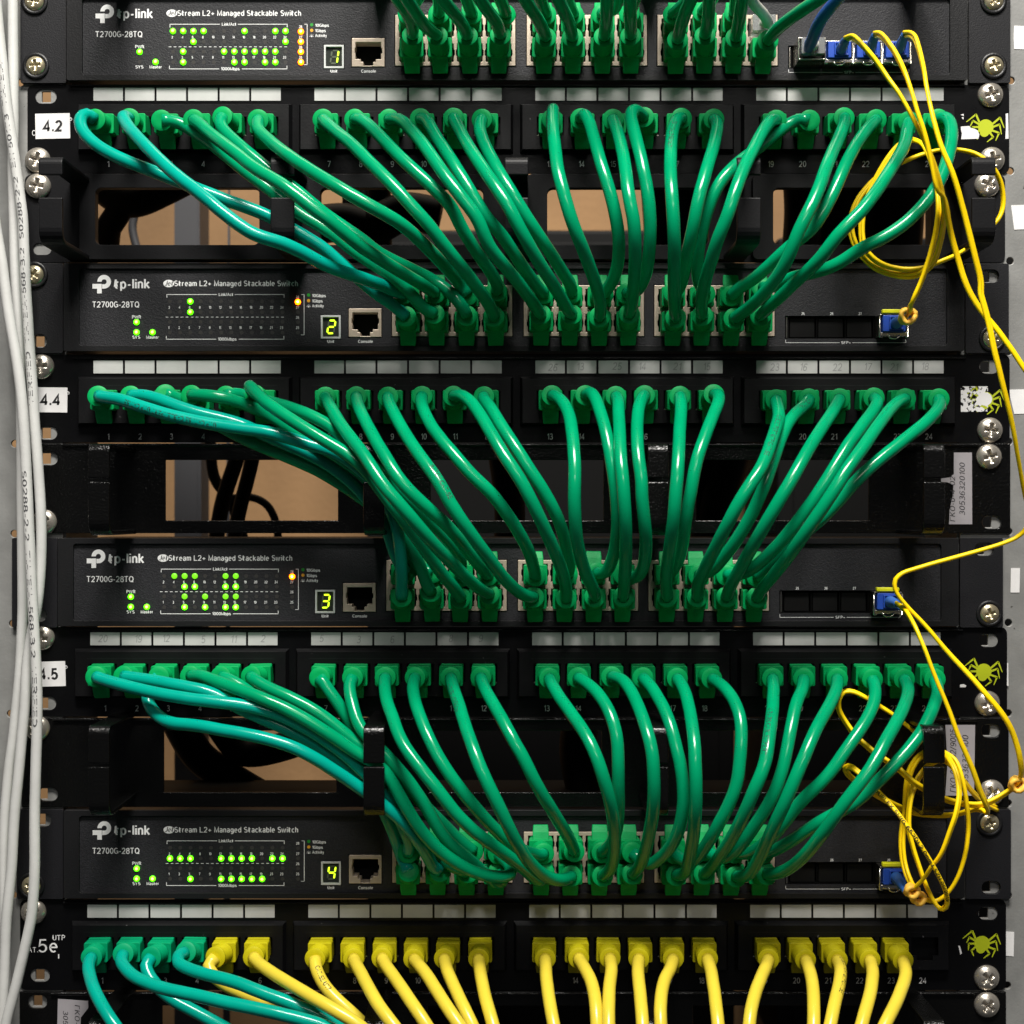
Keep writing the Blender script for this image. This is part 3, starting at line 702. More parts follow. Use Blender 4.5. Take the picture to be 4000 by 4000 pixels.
def metal_panel(y0, y1, wy, dx, xs, label, screws, slots, gap):
    t = thing('cable_management_panel', (0, 0, uz(y1)), label, 'cable panel', 'cable management panels')
    hs = [[(ux(a + dx), uz(wy[1])), (ux(a + 325 + dx), uz(wy[1])), (ux(a + 325 + dx), uz(wy[0])), (ux(a + dx), uz(wy[0]))] for a in (313, 813, 1313)] + [slot(*s) for s in slots]
    mb = MB(); mb.plate([(ux(xs[0]), uz(y1)), (ux(xs[1]), uz(y1)), (ux(xs[1]), uz(y0)), (ux(xs[0]), uz(y0))], hs, -1.2, 0.4); mb.build('face_plate', 'gloss_black', t, bevel=0.35)
    mb = MB(); mb.box(ux(xs[0] + 60), ux(xs[1] - 60), -2.6, -1.3, uz(y0 + 6), uz(y0)); mb.build('top_fold', 'gloss_black', t, bevel=0.6, seg=3)
    for cx in (239, 723, 1223, 1709):
        ring(t, cx, 9.7, uz(gap[0]), uz(gap[1]), uz(gap[2]), uz(gap[3]), 50, 'gloss_black')
    for s in screws: screw(t, s[0], s[1], 1.2)
    return t
metal_panel(837, 1006, (868, 982), 0, (60, 1905), 'glossy black cable management panel between switch units two and three', [(85, 985), (1864, 862)], [(92, 865), (1870, 985)], (850, 906, 913, 1003))
metal_panel(1354, 1522, (1378, 1494), -3, (42, 1902), 'glossy black cable management panel between switch units three and four', [(72, 1373), (1869, 1494)], [(92, 1498), (1868, 1378)], (1347, 1408, 1414, 1500))
p4 = metal_panel(1870, 2038, (1896, 2010), -6, (38, 1897), 'glossy black cable management panel below the yellow cords', [(1860, 1894)], [(72, 1889)], (1866, 1922, 1840 + 90, 2030))
metal_panel(-184, -14, (-156, -42), 0, (40, 1905), 'glossy black cable management panel above switch unit one', [], [], (-184, -110, -104, -20))
# grey inventory stickers on the square-opening panels
def inventory(parent, pts, rows):
    mb = MB(); mb.prism([(ux(a), uz(b)) for a, b in pts], -1.55, -1.24); s = mb.build('inventory_sticker', 'sticker_grey', parent)
    mb = MB()
    for (st, x, y, cap, w, rot) in rows: text(mb, st, ux(x), uz(y), cap * U, 'l', w * U, -1.6, rot=rot, shear=0.2)
    mb.build('inventory_lettering', 'ink_black', s)
MG = [o for o in bpy.data.objects if o.name.startswith('cable_management_panel')]
def mg(word): return [o for o in MG if word in o['label']][0]
H = math.pi / 2
inventory(mg('two and three'), [(1798, 854), (1832, 854), (1832.5, 989), (1789, 989), (1790, 962), (1796, 935), (1797, 915), (1786, 910), (1774, 909), (1774, 903), (1790, 901), (1798, 895)],
          [('ГКО-0-4-02', 1800, 984, 9.5, 84, H), ('30536320100', 1818.5, 972, 10, 98, H)])
inventory(mg('three and four'), [(1782, 1367), (1838, 1367), (1836, 1500), (1782, 1500), (1786, 1440)],
          [('ГКО-0-4-32/9005', 1802, 1494, 11, 118, H), ('30536320100', 1825, 1487, 11, 100, H)])
inventory(mg('below the yellow'), [(111, 1883), (168, 1887), (168, 1900), (154, 1918), (150, 2010), (108, 2010)],
          [('30536320100', 121, 1905, 9, 96, -H), ('ГКО-0-4-02', 143, 1894, 9, 88, -H)])

# ------------------------------------------------------------------ cord runs: millimetres, rack middle at the origin, -Y towards the room
CORDS = [
    ('4.2/1', 'teal', '4.2/1', 'sw2/L1',
     '-198.7,-22,187.1 -201.9,-25.1,188.6 -203.8,-28,185.9 -203.1,-30.2,181.8 -201,-32.1,178.1 -198,-33.8,174.8 -194.6,-35.2,171.9 -190.9,-36.4,169.3 -186.9,-37.4,167 -182.8,-38.3,164.9 -178.6,-39.1,163 -174.3,-39.8,161.2 -169.9,-40.5,159.4 -165.6,-41.1,157.7 -161.3,-41.6,155.9 -156.9,-42,154.1 -152.6,-42.4,152.4 -148.2,-42.8,150.6 -143.9,-43,148.8 -139.5,-43.2,147.1 -135.1,-43.2,145.4 -130.7,-43.2,143.7 -126.2,-43,142.2 -121.8,-42.8,140.6 -117.4,-42.5,139 -113.1,-42.2,137.1 -108.9,-41.9,135 -104.8,-41.6,132.7 -100.6,-41.3,130.5 -96.5,-41,128.2 -92.5,-40.7,125.8 -88.5,-40.3,123.3 -84.8,-39.7,120.4 -81.3,-39,117.4 -77.7,-38.1,114.4 -74.3,-37,111.4 -70.9,-35.7,108.4 -67.5,-34.1,105.5 -64.1,-32.4,102.9 -60.5,-30.5,100.5 -56.9,-28.4,98.2 -53.6,-26.2,95.7 -50.5,-24,92.9'),
    ('4.2/2', 'teal', '4.2/2', 'sw2/U1',
     '-182.3,-22,187.4 -183.5,-26.5,187.3 -182.9,-30.7,185.3 -181.1,-33.9,182.5 -179,-37,179.7 -176.7,-40.2,177 -174.3,-43.3,174.5 -171.8,-46.2,171.8 -169.2,-49.1,169.2 -166.6,-52,166.5 -163.9,-54.7,163.8 -161.2,-57.4,161 -158.4,-59.9,158.3 -155.5,-62.4,155.5 -152.5,-64.8,152.7 -149.4,-67,150.1 -146.2,-69.2,147.4 -142.8,-71.2,144.8 -139.4,-73,142.1 -136.1,-74.6,139.3 -132.6,-76,136.4 -129.2,-77.1,133.4 -125.6,-78,130.5 -121.9,-78.6,127.6 -118.1,-78.8,124.9 -114.1,-78.7,122.5 -109.7,-78.2,120.8 -105.3,-77.2,119.6 -101,-75.8,118.4 -96.9,-74.2,116.8 -93,-72.2,115.1 -89.2,-70.1,113.2 -85.6,-67.7,111.5 -82.1,-64.9,110.1 -78.7,-61.7,109.1 -75.6,-58.4,108.4 -72.5,-54.8,107.8 -69.6,-51.2,107.3 -66.8,-47.4,106.8 -64.1,-43.7,106.2 -61.3,-39.9,105.7 -58.7,-36.1,105 -56.2,-32.2,104.2 -53.9,-28.1,103.7 -51.6,-24,103.8'),
    ('4.2/3', 'green', '4.2/3', 'sw2/L2',
     '-167,-22,186.6 -162.9,-19.9,186.7 -158.6,-18.6,185.8 -154.6,-19,183.6 -151,-20.6,181.1 -147.8,-22.6,178.6 -144.6,-25,176.1 -141.6,-27.4,173.6 -138.6,-29.8,171 -135.5,-32,168.4 -132.4,-34.1,165.7 -129.1,-35.9,162.9 -125.8,-37.5,160.1 -122.4,-38.7,157.3 -118.8,-39.6,154.5 -115.1,-40.1,151.8 -111.4,-40.5,149 -107.8,-40.8,146.2 -104.3,-41,143.1 -100.8,-41.1,140.1 -97,-41.2,137.4 -93.1,-41.3,135 -89.1,-41.2,132.7 -85.2,-41.2,130.2 -81.4,-41,127.6 -77.8,-40.8,124.7 -74.2,-40.6,121.8 -70.4,-40.4,119.1 -66.6,-40.1,116.5 -62.7,-39.7,114.1 -58.8,-39.1,111.6 -55.1,-38,109.1 -51.7,-36.5,106.3 -48.7,-34.6,103.5 -45.9,-32.3,100.5 -43.2,-29.8,97.8 -40.3,-26.9,95.6 -37,-24,94.2'),
    ('4.2/4', 'green', '4.2/4', 'sw2/U2',
     '-151.8,-22,186.9 -149.4,-25.4,184.9 -147.1,-28.9,182.8 -144.9,-32.3,180.6 -142.7,-35.6,178.3 -140.3,-38.9,176 -137.9,-42.1,173.8 -135.3,-45.2,171.5 -132.7,-48.3,169.3 -130,-51.3,166.9 -127.3,-54.2,164.6 -124.5,-57,162.2 -121.7,-59.7,159.7 -118.9,-62.2,157.1 -115.8,-64.7,154.6 -112.6,-66.9,152.2 -109.1,-68.9,149.9 -105.6,-70.7,147.6 -101.9,-72.3,145.2 -98.4,-73.6,142.5 -94.8,-74.5,139.7 -91.3,-75.1,136.8 -87.7,-75.3,134 -84,-75.1,131.2 -80.3,-74.4,128.5 -76.8,-73.2,125.7 -73.4,-71.6,123 -70.1,-69.6,120.5 -66.9,-67.2,118.2 -63.6,-64.6,116.3 -60.4,-61.7,114.5 -57.4,-58.6,113 -54.5,-55.3,111.6 -51.8,-51.8,110.4 -49.2,-48.1,109.3 -46.7,-44.3,108.2 -44.4,-40.5,107.3 -42.1,-36.5,106.4 -40.2,-32.4,105.5 -38.4,-28.2,104.7 -36.6,-24,104'),
    ('4.2/5', 'green', '4.2/5', 'sw2/L3',
     '-138.1,-22,188.4 -138.5,-24.4,184.4 -136.5,-26.5,180.8 -133.7,-28.5,177.7 -130.6,-30.3,174.7 -127.4,-32,171.8 -124.1,-33.5,168.8 -120.7,-34.7,165.9 -117.2,-35.8,162.9 -113.7,-36.6,160 -110,-37.3,157.2 -106.3,-37.9,154.4 -102.7,-38.3,151.6 -99,-38.6,148.7 -95.5,-38.9,145.7 -91.9,-39.2,142.7 -88.3,-39.3,139.7 -84.6,-39.4,136.9 -80.7,-39.4,134.2 -76.9,-39.3,131.6 -73,-39.2,129 -69.2,-38.8,126.3 -65.6,-38.1,123.4 -61.9,-37.1,120.8 -58,-35.6,118.8 -54.1,-33.6,117.1 -50.4,-31.1,115.7 -46.9,-28.3,114.4 -43.5,-25.4,113.1 -39.9,-22.8,111.6 -36.1,-21.6,109.4 -32.3,-22.4,106.8 -29.1,-24.2,103.9 -26.2,-25.8,100.7 -23.4,-26,97.1 -21.5,-24,93.3'),
    ('4.2/6', 'green', '4.2/6', 'sw2/U3',
     '-121,-22,186.9 -120.6,-25.6,183.8 -119.8,-29.3,181 -118.3,-33,178.4 -116.3,-36.5,176.1 -114.1,-40,173.8 -111.8,-43.4,171.5 -109.6,-46.9,169.2 -107.2,-50.3,166.9 -104.8,-53.6,164.6 -102.2,-56.8,162.3 -99.4,-59.8,159.9 -96.4,-62.4,157.4 -93.1,-64.9,155 -89.8,-67.2,152.5 -86.4,-69.3,150.1 -82.9,-71.3,147.7 -79.2,-73.1,145.2 -75.5,-74.5,142.8 -71.6,-75.6,140.3 -67.6,-76.3,137.9 -63.5,-76.4,135.5 -59.4,-76,133.3 -55.3,-75,131.1 -51.4,-73.4,129 -47.9,-71.1,126.8 -44.8,-68.2,124.6 -42.1,-65,122.5 -39.6,-61.5,120.6 -37.5,-57.7,118.8 -35.5,-53.6,117.3 -33.8,-49.5,115.9 -32.2,-45.2,114.7 -30.6,-40.9,113.5 -29.1,-36.6,112.2 -27.6,-32.3,110.9 -26,-28.2,109.2 -23.9,-24.9,106.7 -20.9,-24,103.2'),
    ('4.2/7', 'green', '4.2/7', 'sw2/L4',
     '-90.1,-22,187.1 -88.6,-25.9,184.9 -86.7,-29.6,182.5 -84.4,-33,180.1 -82.1,-36.3,177.6 -79.8,-39.7,175.2 -77.3,-43,172.8 -74.9,-46.2,170.3 -72.4,-49.3,167.6 -70,-52.3,164.8 -67.5,-55.2,161.9 -65,-57.8,158.9 -62.2,-60.3,155.9 -59.4,-62.5,152.8 -56.4,-64.4,149.6 -53.4,-66.1,146.3 -50.4,-67.4,142.9 -47.4,-68.4,139.3 -44.2,-68.9,135.8 -41,-68.9,132.3 -37.8,-68.3,128.8 -34.9,-67.2,125.2 -32.1,-65.6,121.7 -29.4,-63.6,118.4 -26.7,-61.2,115.3 -24.1,-58.4,112.5 -21.7,-55.2,109.9 -19.5,-51.7,107.5 -17.5,-48.1,105.2 -15.6,-44.2,103.1 -13.9,-40.3,101.1 -12.2,-36.3,99.1 -10.6,-32.3,97 -9.4,-28.2,95 -8.6,-24,92.9'),
    ('4.2/8', 'green', '4.2/8', 'sw2/U4',
     '-75,-22,187.1 -72.7,-26,186.1 -70.2,-29.5,184.3 -67.8,-32.8,182 -65.5,-36,179.4 -63.2,-39.1,176.7 -60.9,-42.1,173.9 -58.6,-45,171 -56.2,-47.8,168 -53.7,-50.3,165 -51,-52.6,161.9 -48.1,-54.7,158.8 -45,-56.4,155.7 -41.8,-57.8,152.5 -38.5,-58.8,149.3 -35.2,-59.4,146.1 -31.8,-59.5,142.8 -28.6,-59.2,139.4 -26.1,-58.3,135.5 -24.1,-56.7,131.5 -22,-54.7,127.8 -19.8,-52.3,124.5 -17.6,-49.5,121.4 -15.4,-46.5,118.5 -13.3,-43.2,115.9 -11.2,-39.8,113.4 -9.4,-36.2,111.1 -7.8,-32.4,108.7 -6.8,-28.4,106.5 -7.3,-24,105'),
    ('4.2/9', 'green', '4.2/9', 'sw2/L5',
     '-58.6,-22,187.1 -56.2,-26,186.2 -53.8,-29.9,185 -51.6,-33.6,183.2 -49.5,-37.2,180.9 -47.6,-40.5,178.2 -45.6,-43.8,175.4 -43.7,-47.1,172.6 -41.8,-50.4,169.8 -39.9,-53.5,166.8 -38,-56.5,163.7 -36.1,-59.4,160.5 -34.1,-62.1,157.2 -32,-64.6,153.7 -29.7,-66.7,150.2 -27.2,-68.5,146.6 -24.6,-70,142.9 -21.9,-70.9,139.2 -19,-71.4,135.4 -16.3,-71.4,131.6 -14.1,-70.7,127.5 -12.4,-69.4,123.3 -10.5,-67.5,119.4 -8.1,-65.1,116.1 -5.5,-62.3,113.3 -3,-59.1,110.9 -0.8,-55.6,108.7 1.4,-52,106.6 3.4,-48.2,104.6 5.3,-44.3,102.7 7.1,-40.4,100.8 8.9,-36.4,99 10.5,-32.3,97.2 12,-28.1,95.6 13.6,-24,93.9'),
    ('4.2/10', 'green', '4.2/10', 'sw2/U5',
     '-43.7,-22,187.4 -41.2,-25.8,185.8 -39.3,-29.4,183.3 -37.9,-32.6,180.1 -36.3,-35.7,176.8 -34.7,-38.8,173.6 -32.9,-41.9,170.4 -31,-44.8,167 -29.1,-47.6,163.6 -27.1,-50.1,160.1 -25.1,-52.4,156.4 -22.9,-54.3,152.6 -20.7,-55.9,148.6 -18.4,-57.1,144.6 -16,-57.7,140.5 -13.5,-57.8,136.4 -10.7,-57.3,132.6 -7.6,-56.2,129.1 -4.6,-54.4,125.9 -2,-52.1,122.6 0.4,-49.4,119.4 2.7,-46.4,116.5 4.8,-43,113.8 6.9,-39.4,111.4 8.9,-35.7,109.3 10.9,-31.9,107.1 13,-28,105.2 15.1,-24,103.8'),
    ('4.2/11', 'green', '4.2/11', 'sw2/L6',
     '-27.8,-22,187.7 -26.8,-25.7,184.9 -25.8,-29.5,182.2 -24.8,-33.3,179.5 -23.6,-36.9,176.6 -22.4,-40.4,173.6 -21.1,-43.9,170.7 -19.7,-47.3,167.7 -18.2,-50.7,164.7 -16.6,-53.9,161.6 -14.9,-57.1,158.4 -13.1,-60,155.2 -11.2,-62.8,151.8 -9.1,-65.3,148.3 -6.9,-67.5,144.7 -4.6,-69.2,140.9 -2.2,-70.5,137 -0,-71.1,132.8 2.2,-70.8,128.6 4.4,-69.8,124.5 6.7,-68.1,120.7 8.9,-65.8,117.2 11.1,-63.1,114 13.2,-59.9,111.1 15.3,-56.4,108.5 17.2,-52.8,106.2 19,-49,104 20.8,-45,102 22.4,-41,100 23.9,-36.9,98.2 25.3,-32.7,96.5 26.8,-28.3,95.1 28.3,-24,93.9'),
    ('4.2/12', 'green', '4.2/12', 'sw2/U6',
     '-14.4,-22,187.1 -15.1,-25.7,184.2 -15.2,-29.4,181.1 -14.8,-32.9,177.9 -13.8,-36.1,174.5 -12.8,-39.3,171.1 -11.5,-42.5,167.8 -10.2,-45.6,164.4 -8.6,-48.5,160.9 -7,-51.2,157.3 -5.1,-53.6,153.6 -3.1,-55.7,149.8 -0.9,-57.3,145.9 1.4,-58.4,141.9 3.9,-58.7,137.8 6.4,-58.4,133.8 9.1,-57.4,129.9 11.7,-55.6,126.3 14.3,-53.3,123 16.7,-50.5,120 18.9,-47.3,117.3 21,-43.8,114.7 23,-40.1,112.3 24.9,-36.4,110.1 26.7,-32.5,108 27.9,-28.3,106 28.3,-24,104'),
    ('4.2/13', 'green', '4.2/13', 'sw2/L7',
     '19.2,-22,187.1 19.3,-26.3,188.9 19.3,-30.9,189.4 19.1,-34.9,187.1 19,-38.2,183.9 18.9,-41.6,180.7 18.9,-45.1,177.6 19,-48.4,174.3 19.1,-51.7,171 19.4,-54.8,167.5 19.6,-57.8,164 19.9,-60.6,160.3 20.2,-63.2,156.4 20.7,-65.6,152.4 21.5,-67.6,148.3 22.5,-69.2,144.1 23.6,-70.4,139.7 24.8,-70.9,135.3 26.2,-70.8,130.8 27.8,-69.8,126.5 29.5,-68.1,122.6 31.3,-65.7,119 32.9,-62.8,115.7 34.4,-59.6,112.7 35.8,-56.2,109.9 37.1,-52.6,107.3 38.3,-48.8,104.9 39.3,-44.8,102.7 40.2,-40.7,100.6 41,-36.6,98.6 41.6,-32.5,96.5 41.8,-28.3,94.5 41.6,-24,92.7'),
    ('4.2/14', 'green', '4.2/14', 'sw2/U7',
     '32.7,-22,187.4 34.1,-26.5,188 35.4,-30.4,185.5 36.4,-33.7,182.1 37.1,-36.9,178.5 37.7,-40.1,174.9 38.4,-43.1,171.1 39.1,-45.9,167.3 39.9,-48.6,163.3 40.8,-50.9,159.1 41.9,-52.9,154.8 43.1,-54.4,150.4 44.4,-55.3,145.8 45.6,-55.7,141.1 46.7,-55.4,136.4 47.7,-54.3,131.7 48.5,-52.5,127.3 49,-50.1,123.1 49.1,-47.1,119.3 49,-43.8,115.7 48.5,-40.3,112.5 47.6,-36.5,109.6 46.4,-32.4,107.2 44.9,-28.3,105.2 43.4,-24,103.4'),
    ('4.2/15', 'green', '4.2/15', 'sw2/L8',
     '48.1,-22,187.1 48.5,-26,184.6 48.8,-29.9,181.9 49.2,-33.7,179 49.6,-37.3,176 49.9,-40.9,172.8 50.3,-44.4,169.7 50.5,-48,166.5 50.8,-51.4,163.3 51,-54.8,159.9 51.2,-58,156.4 51.4,-61.1,152.8 51.6,-63.8,148.9 51.8,-66.2,144.8 52.3,-68.1,140.5 53,-69.3,135.9 53.9,-69.5,131.3 54.5,-68.7,126.7 54.9,-66.9,122.3 55.2,-64.4,118.3 55.5,-61.3,114.7 55.7,-57.7,111.6 55.9,-53.8,108.8 56,-49.8,106.3 56.1,-45.6,104 56.1,-41.4,101.9 56.2,-37.1,99.8 56.2,-32.8,97.9 56,-28.4,96 55.7,-24,94.2'),
    ('4.2/16', 'green', '4.2/16', 'sw2/U8',
     '62.6,-22,188.1 60.3,-25.9,189.2 57.9,-29.9,189.3 56,-33.6,187.3 55.5,-36.8,184 55.8,-39.9,180.5 56.3,-43,177 56.8,-45.9,173.4 57.4,-48.6,169.6 58,-51.1,165.7 58.7,-53.3,161.6 59.3,-55.3,157.4 60,-56.9,153.1 60.8,-58,148.6 61.4,-58.7,144 62,-58.8,139.4 62.4,-58.2,134.8 62.7,-57,130.3 62.8,-55.3,125.9 62.8,-53,121.8 62.7,-50.3,118.1 62.5,-47.1,114.6 62.1,-43.6,111.5 61.4,-39.9,108.8 60.4,-36.1,106.3 59,-32.1,104.4 56.8,-28,103.7 54.4,-24,103.8'),
    ('4.2/17', 'green', '4.2/17', 'sw2/L9',
     '80.8,-22,187.6 79,-26.2,186.3 77.5,-30.1,184.2 76.2,-33.7,181.3 75.2,-37.1,178.2 74.3,-40.5,175.1 73.7,-44,172 73.1,-47.5,168.8 72.6,-50.9,165.5 72.2,-54.2,162.1 71.8,-57.4,158.6 71.5,-60.4,155 71.3,-63.2,151.2 71.2,-65.7,147.2 71.3,-67.8,142.9 71.4,-69.3,138.4 71.6,-70,133.8 71.9,-69.8,129.1 72.2,-68.6,124.5 72.6,-66.5,120.2 72.9,-63.9,116.3 73.2,-60.8,112.8 73.5,-57.3,109.6 73.9,-53.5,106.8 74.3,-49.6,104.1 74.8,-45.6,101.7 75.3,-41.4,99.5 75.8,-37.1,97.5 76.4,-32.8,95.7 77,-28.4,94.1 77.8,-24,92.4'),
    ('4.2/18', 'green', '4.2/18', 'sw2/U9',
     '96.2,-22,187.2 96.9,-26.2,184.9 96.8,-30,182.1 96.1,-33.6,178.9 95.1,-37,175.6 94.2,-40.3,172.3 93.1,-43.6,168.9 92,-46.8,165.5 90.7,-49.8,162 89.4,-52.7,158.3 88.1,-55.3,154.5 86.8,-57.5,150.4 85.5,-59.3,146.2 84.3,-60.5,141.6 83.3,-60.8,136.9 82.5,-60.1,132.3 81.8,-58.3,127.8 81.1,-55.8,123.8 80.5,-52.7,120.1 80.1,-49.2,116.9 79.9,-45.4,113.9 79.7,-41.4,111.2 79.5,-37.3,108.8 79.1,-32.9,106.7 78.4,-28.5,105.1 76.8,-24,104.3'),
    ('4.2/19', 'green', '4.2/19', 'sw2/L10',
     '125.8,-22,186.6 123.8,-26.2,185.7 121.8,-30.2,184.1 119.9,-34,181.8 118.1,-37.5,179.1 116.3,-41,176.4 114.7,-44.4,173.6 113,-47.8,170.7 111.3,-51.1,167.6 109.6,-54.2,164.5 107.8,-57.2,161.3 106,-60.1,157.9 104.3,-62.8,154.4 102.6,-65.2,150.6 101,-67.3,146.7 99.4,-69.1,142.5 97.9,-70.3,138.2 96.4,-71,133.7 94.8,-70.5,129.3 93.1,-69.2,125 91.7,-67.1,121 90.7,-64.4,117.2 89.9,-61.2,113.8 89.3,-57.6,110.8 88.8,-53.6,108.1 88.5,-49.5,105.7 88.4,-45.4,103.4 88.3,-41.1,101.2 88.5,-37,98.9 88.9,-32.8,96.7 89.6,-28.4,94.8 90.4,-24,93.3'),
    ('4.2/20', 'green', '4.2/20', 'sw2/U10',
     '141.7,-22,186.6 137.5,-19.7,187.5 133.2,-18.8,185.9 129.4,-19.9,183.3 126.1,-22.2,180.5 123.2,-25,177.8 120.6,-28.1,175.3 117.9,-31.3,172.8 115.3,-34.5,170.4 112.5,-37.7,168 109.6,-40.7,165.6 106.6,-43.4,163 103.5,-45.9,160.2 100.4,-47.9,157 97.4,-49.3,153.6 94.7,-50.2,149.7 92.4,-50.5,145.4 90.6,-50.1,141 89.1,-49.1,136.5 88,-47.6,132.1 87.2,-45.7,127.7 86.6,-43.4,123.5 86.4,-40.7,119.5 86.4,-37.7,115.7 86.8,-34.5,112.1 87.9,-31,108.9 89.6,-27.5,106.1 91.7,-24,103.5'),
    ('4.2/21', 'green', '4.2/21', 'sw2/L11',
     '158.3,-22,187.9 157.5,-25.7,185.2 156.5,-29.4,182.5 155.2,-33,179.7 153.7,-36.4,176.9 152.1,-39.7,174 150.5,-42.9,171.1 148.8,-46.1,168.2 147,-49.3,165.2 145.4,-52.4,162.1 143.7,-55.4,158.9 142.1,-58.2,155.6 140.5,-60.9,152.1 139,-63.5,148.6 137.3,-65.8,144.8 135.5,-67.8,141 133.6,-69.4,137.1 131.5,-70.6,133.1 129.4,-71.2,129 127.4,-71.1,124.8 125.8,-70.2,120.5 124.3,-68.6,116.3 122.8,-66.5,112.5 121.2,-63.8,109 119.5,-60.7,106 117.8,-57.2,103.4 116.1,-53.4,101.2 114.6,-49.5,99.3 113,-45.4,97.6 111.6,-41.2,96.2 110.1,-36.9,94.9 108.6,-32.6,93.9 107.1,-28.3,93 105.5,-24,92'),
    ('4.2/22', 'green', '4.2/22', 'sw2/U11',
     '173.6,-22,186.9 171.4,-25.6,184.6 169,-28.9,182 166.5,-31.9,179.1 164.1,-34.8,176.2 161.8,-37.8,173.1 159.5,-40.6,169.9 157.4,-43.4,166.6 155.3,-46,163.2 153.2,-48.4,159.5 151.2,-50.6,155.7 149.3,-52.5,151.8 147.3,-54.1,147.7 145.2,-55.4,143.5 143,-56.3,139.4 140.6,-56.9,135.2 138,-57,131.1 134.9,-56.6,127.5 131.3,-55.6,124.5 127.6,-54,121.8 124.3,-52,119 121.2,-49.5,116.1 118.5,-46.6,113.5 115.9,-43.3,111.2 113.4,-39.6,109.2 110.9,-35.9,107.6 108.4,-32,106.2 106.2,-28,104.6 104.3,-24,102.7'),
    ('4.2/23', 'green', '4.2/23', 'sw2/L12',
     '189,-22,185.9 187.7,-25.8,183.3 186.5,-29.5,180.8 185.2,-33.2,178.3 184,-36.9,175.6 182.8,-40.4,172.7 181.4,-43.8,169.8 179.7,-47,166.9 177.7,-50.2,163.9 175.7,-53.2,161 173.6,-56.2,158 171.4,-59,155 169.1,-61.7,151.9 166.8,-64.3,148.7 164.4,-66.6,145.4 161.9,-68.7,142.1 159.2,-70.6,138.7 156.4,-72.1,135.3 153.4,-73.3,131.9 150.1,-74,128.6 146.8,-74.2,125.2 143.7,-73.7,121.8 141,-72.5,118.2 138.5,-70.6,114.7 136,-68,111.6 133.6,-64.8,109.1 131.3,-61.4,106.9 129.3,-57.7,104.9 127.4,-53.8,103 125.7,-49.8,101.2 124.1,-45.8,99.5 122.5,-41.6,98 121.1,-37.4,96.6 119.9,-33,95.4 118.9,-28.5,94.3 118.1,-24,93.3'),
    ('4.2/24', 'green', '4.2/24', 'sw2/U12',
     '203,-22,187.1 204.9,-26.2,186.8 205.9,-30,184.3 206,-33.1,180.9 205.4,-36.1,177.4 204.5,-38.9,173.8 203.4,-41.7,170.2 202,-44.2,166.5 200.6,-46.5,162.7 199,-48.6,158.9 197.2,-50.6,155 195.2,-52.4,151.2 192.9,-54.1,147.5 190.4,-55.6,143.9 187.6,-57,140.4 184.6,-58.2,137.1 181.4,-59.2,133.9 178,-59.9,130.8 174.3,-60.3,128 170.4,-60.5,125.4 166.3,-60.2,123.1 162.1,-59.6,121.2 158.1,-58.7,119.1 154.3,-57.4,116.8 150.6,-55.8,114.3 146.9,-53.8,112.4 143.1,-51.5,111 139.4,-48.8,110.1 135.9,-45.8,109.6 132.6,-42.5,109.2 129.6,-38.9,108.6 127,-35.2,107.5 124.4,-31.5,106.6 121.6,-27.8,106.3 118.9,-24,106.5'),
    ('4.4/1', 'teal', '4.4/1', 'sw3/L1',
     '-197.3,-22,55.3 -193.4,-24.4,54.5 -189.4,-26.7,53.9 -185.2,-28.7,53.1 -181.1,-30.6,51.9 -177,-32.2,50.5 -172.8,-33.7,49.1 -168.5,-34.9,47.8 -164.1,-35.9,46.4 -159.7,-36.8,45.2 -155.2,-37.6,44.1 -150.7,-38.2,43.1 -146.1,-38.8,42.1 -141.6,-39.3,41.2 -137,-39.8,40.4 -132.4,-40.2,39.7 -127.8,-40.7,39 -123.2,-41.1,38.4 -118.6,-41.5,37.8 -114,-41.9,37.1 -109.4,-42.2,36.1 -104.9,-42.6,34.8 -100.5,-42.9,33.4 -96,-43.2,31.9 -91.6,-43.4,30.6 -87.1,-43.5,29.4 -82.7,-43.5,27.8 -78.5,-43.4,25.6 -74.7,-43.3,23 -71,-43.1,20.1 -67.5,-42.8,17 -64.2,-42.5,13.7 -61.3,-42.1,10.1 -58.8,-41.6,6.2 -56.7,-41.1,2 -55,-40.5,-2.3 -53.8,-39.6,-6.7 -52.9,-38.5,-11.2 -52.4,-37.1,-15.6 -52.1,-35.4,-20 -52,-33.5,-24.2 -52,-31.4,-28.4 -52.1,-29.1,-32.4 -52.3,-26.6,-36.4 -52.4,-24,-40.3'),
    ('4.4/2', 'teal', '4.4/2', 'sw3/U1',
     '-181.8,-22,55.3 -177.7,-24.3,55.4 -173.5,-26.2,55 -169.2,-27.9,53.9 -165,-29.4,52.6 -160.8,-30.7,51 -156.5,-31.8,49.4 -152.1,-32.6,47.9 -147.6,-33.2,46.5 -143.1,-33.5,45.4 -138.5,-33.7,44.3 -134,-33.8,43.2 -129.5,-33.9,41.9 -125.1,-33.9,40.3 -120.7,-33.9,38.5 -116.4,-33.9,36.6 -112.2,-33.9,34.6 -107.9,-33.9,32.7 -103.6,-34,30.8 -99.3,-34,28.9 -95,-34,26.9 -90.9,-34.1,24.8 -86.8,-34.1,22.4 -82.9,-34.2,19.8 -79.2,-34.2,17 -75.6,-34.3,14 -72.2,-34.4,10.7 -69.1,-34.3,7.2 -66,-34.2,3.6 -63.2,-33.8,-0.1 -60.8,-33.3,-4.1 -58.9,-32.5,-8.3 -57.3,-31.4,-12.6 -56.1,-30,-16.9 -54.7,-28.3,-21.1 -52.9,-26.3,-24.9 -50.5,-24,-28.2'),
    ('4.4/3', 'green', '4.4/3', 'sw3/U2',
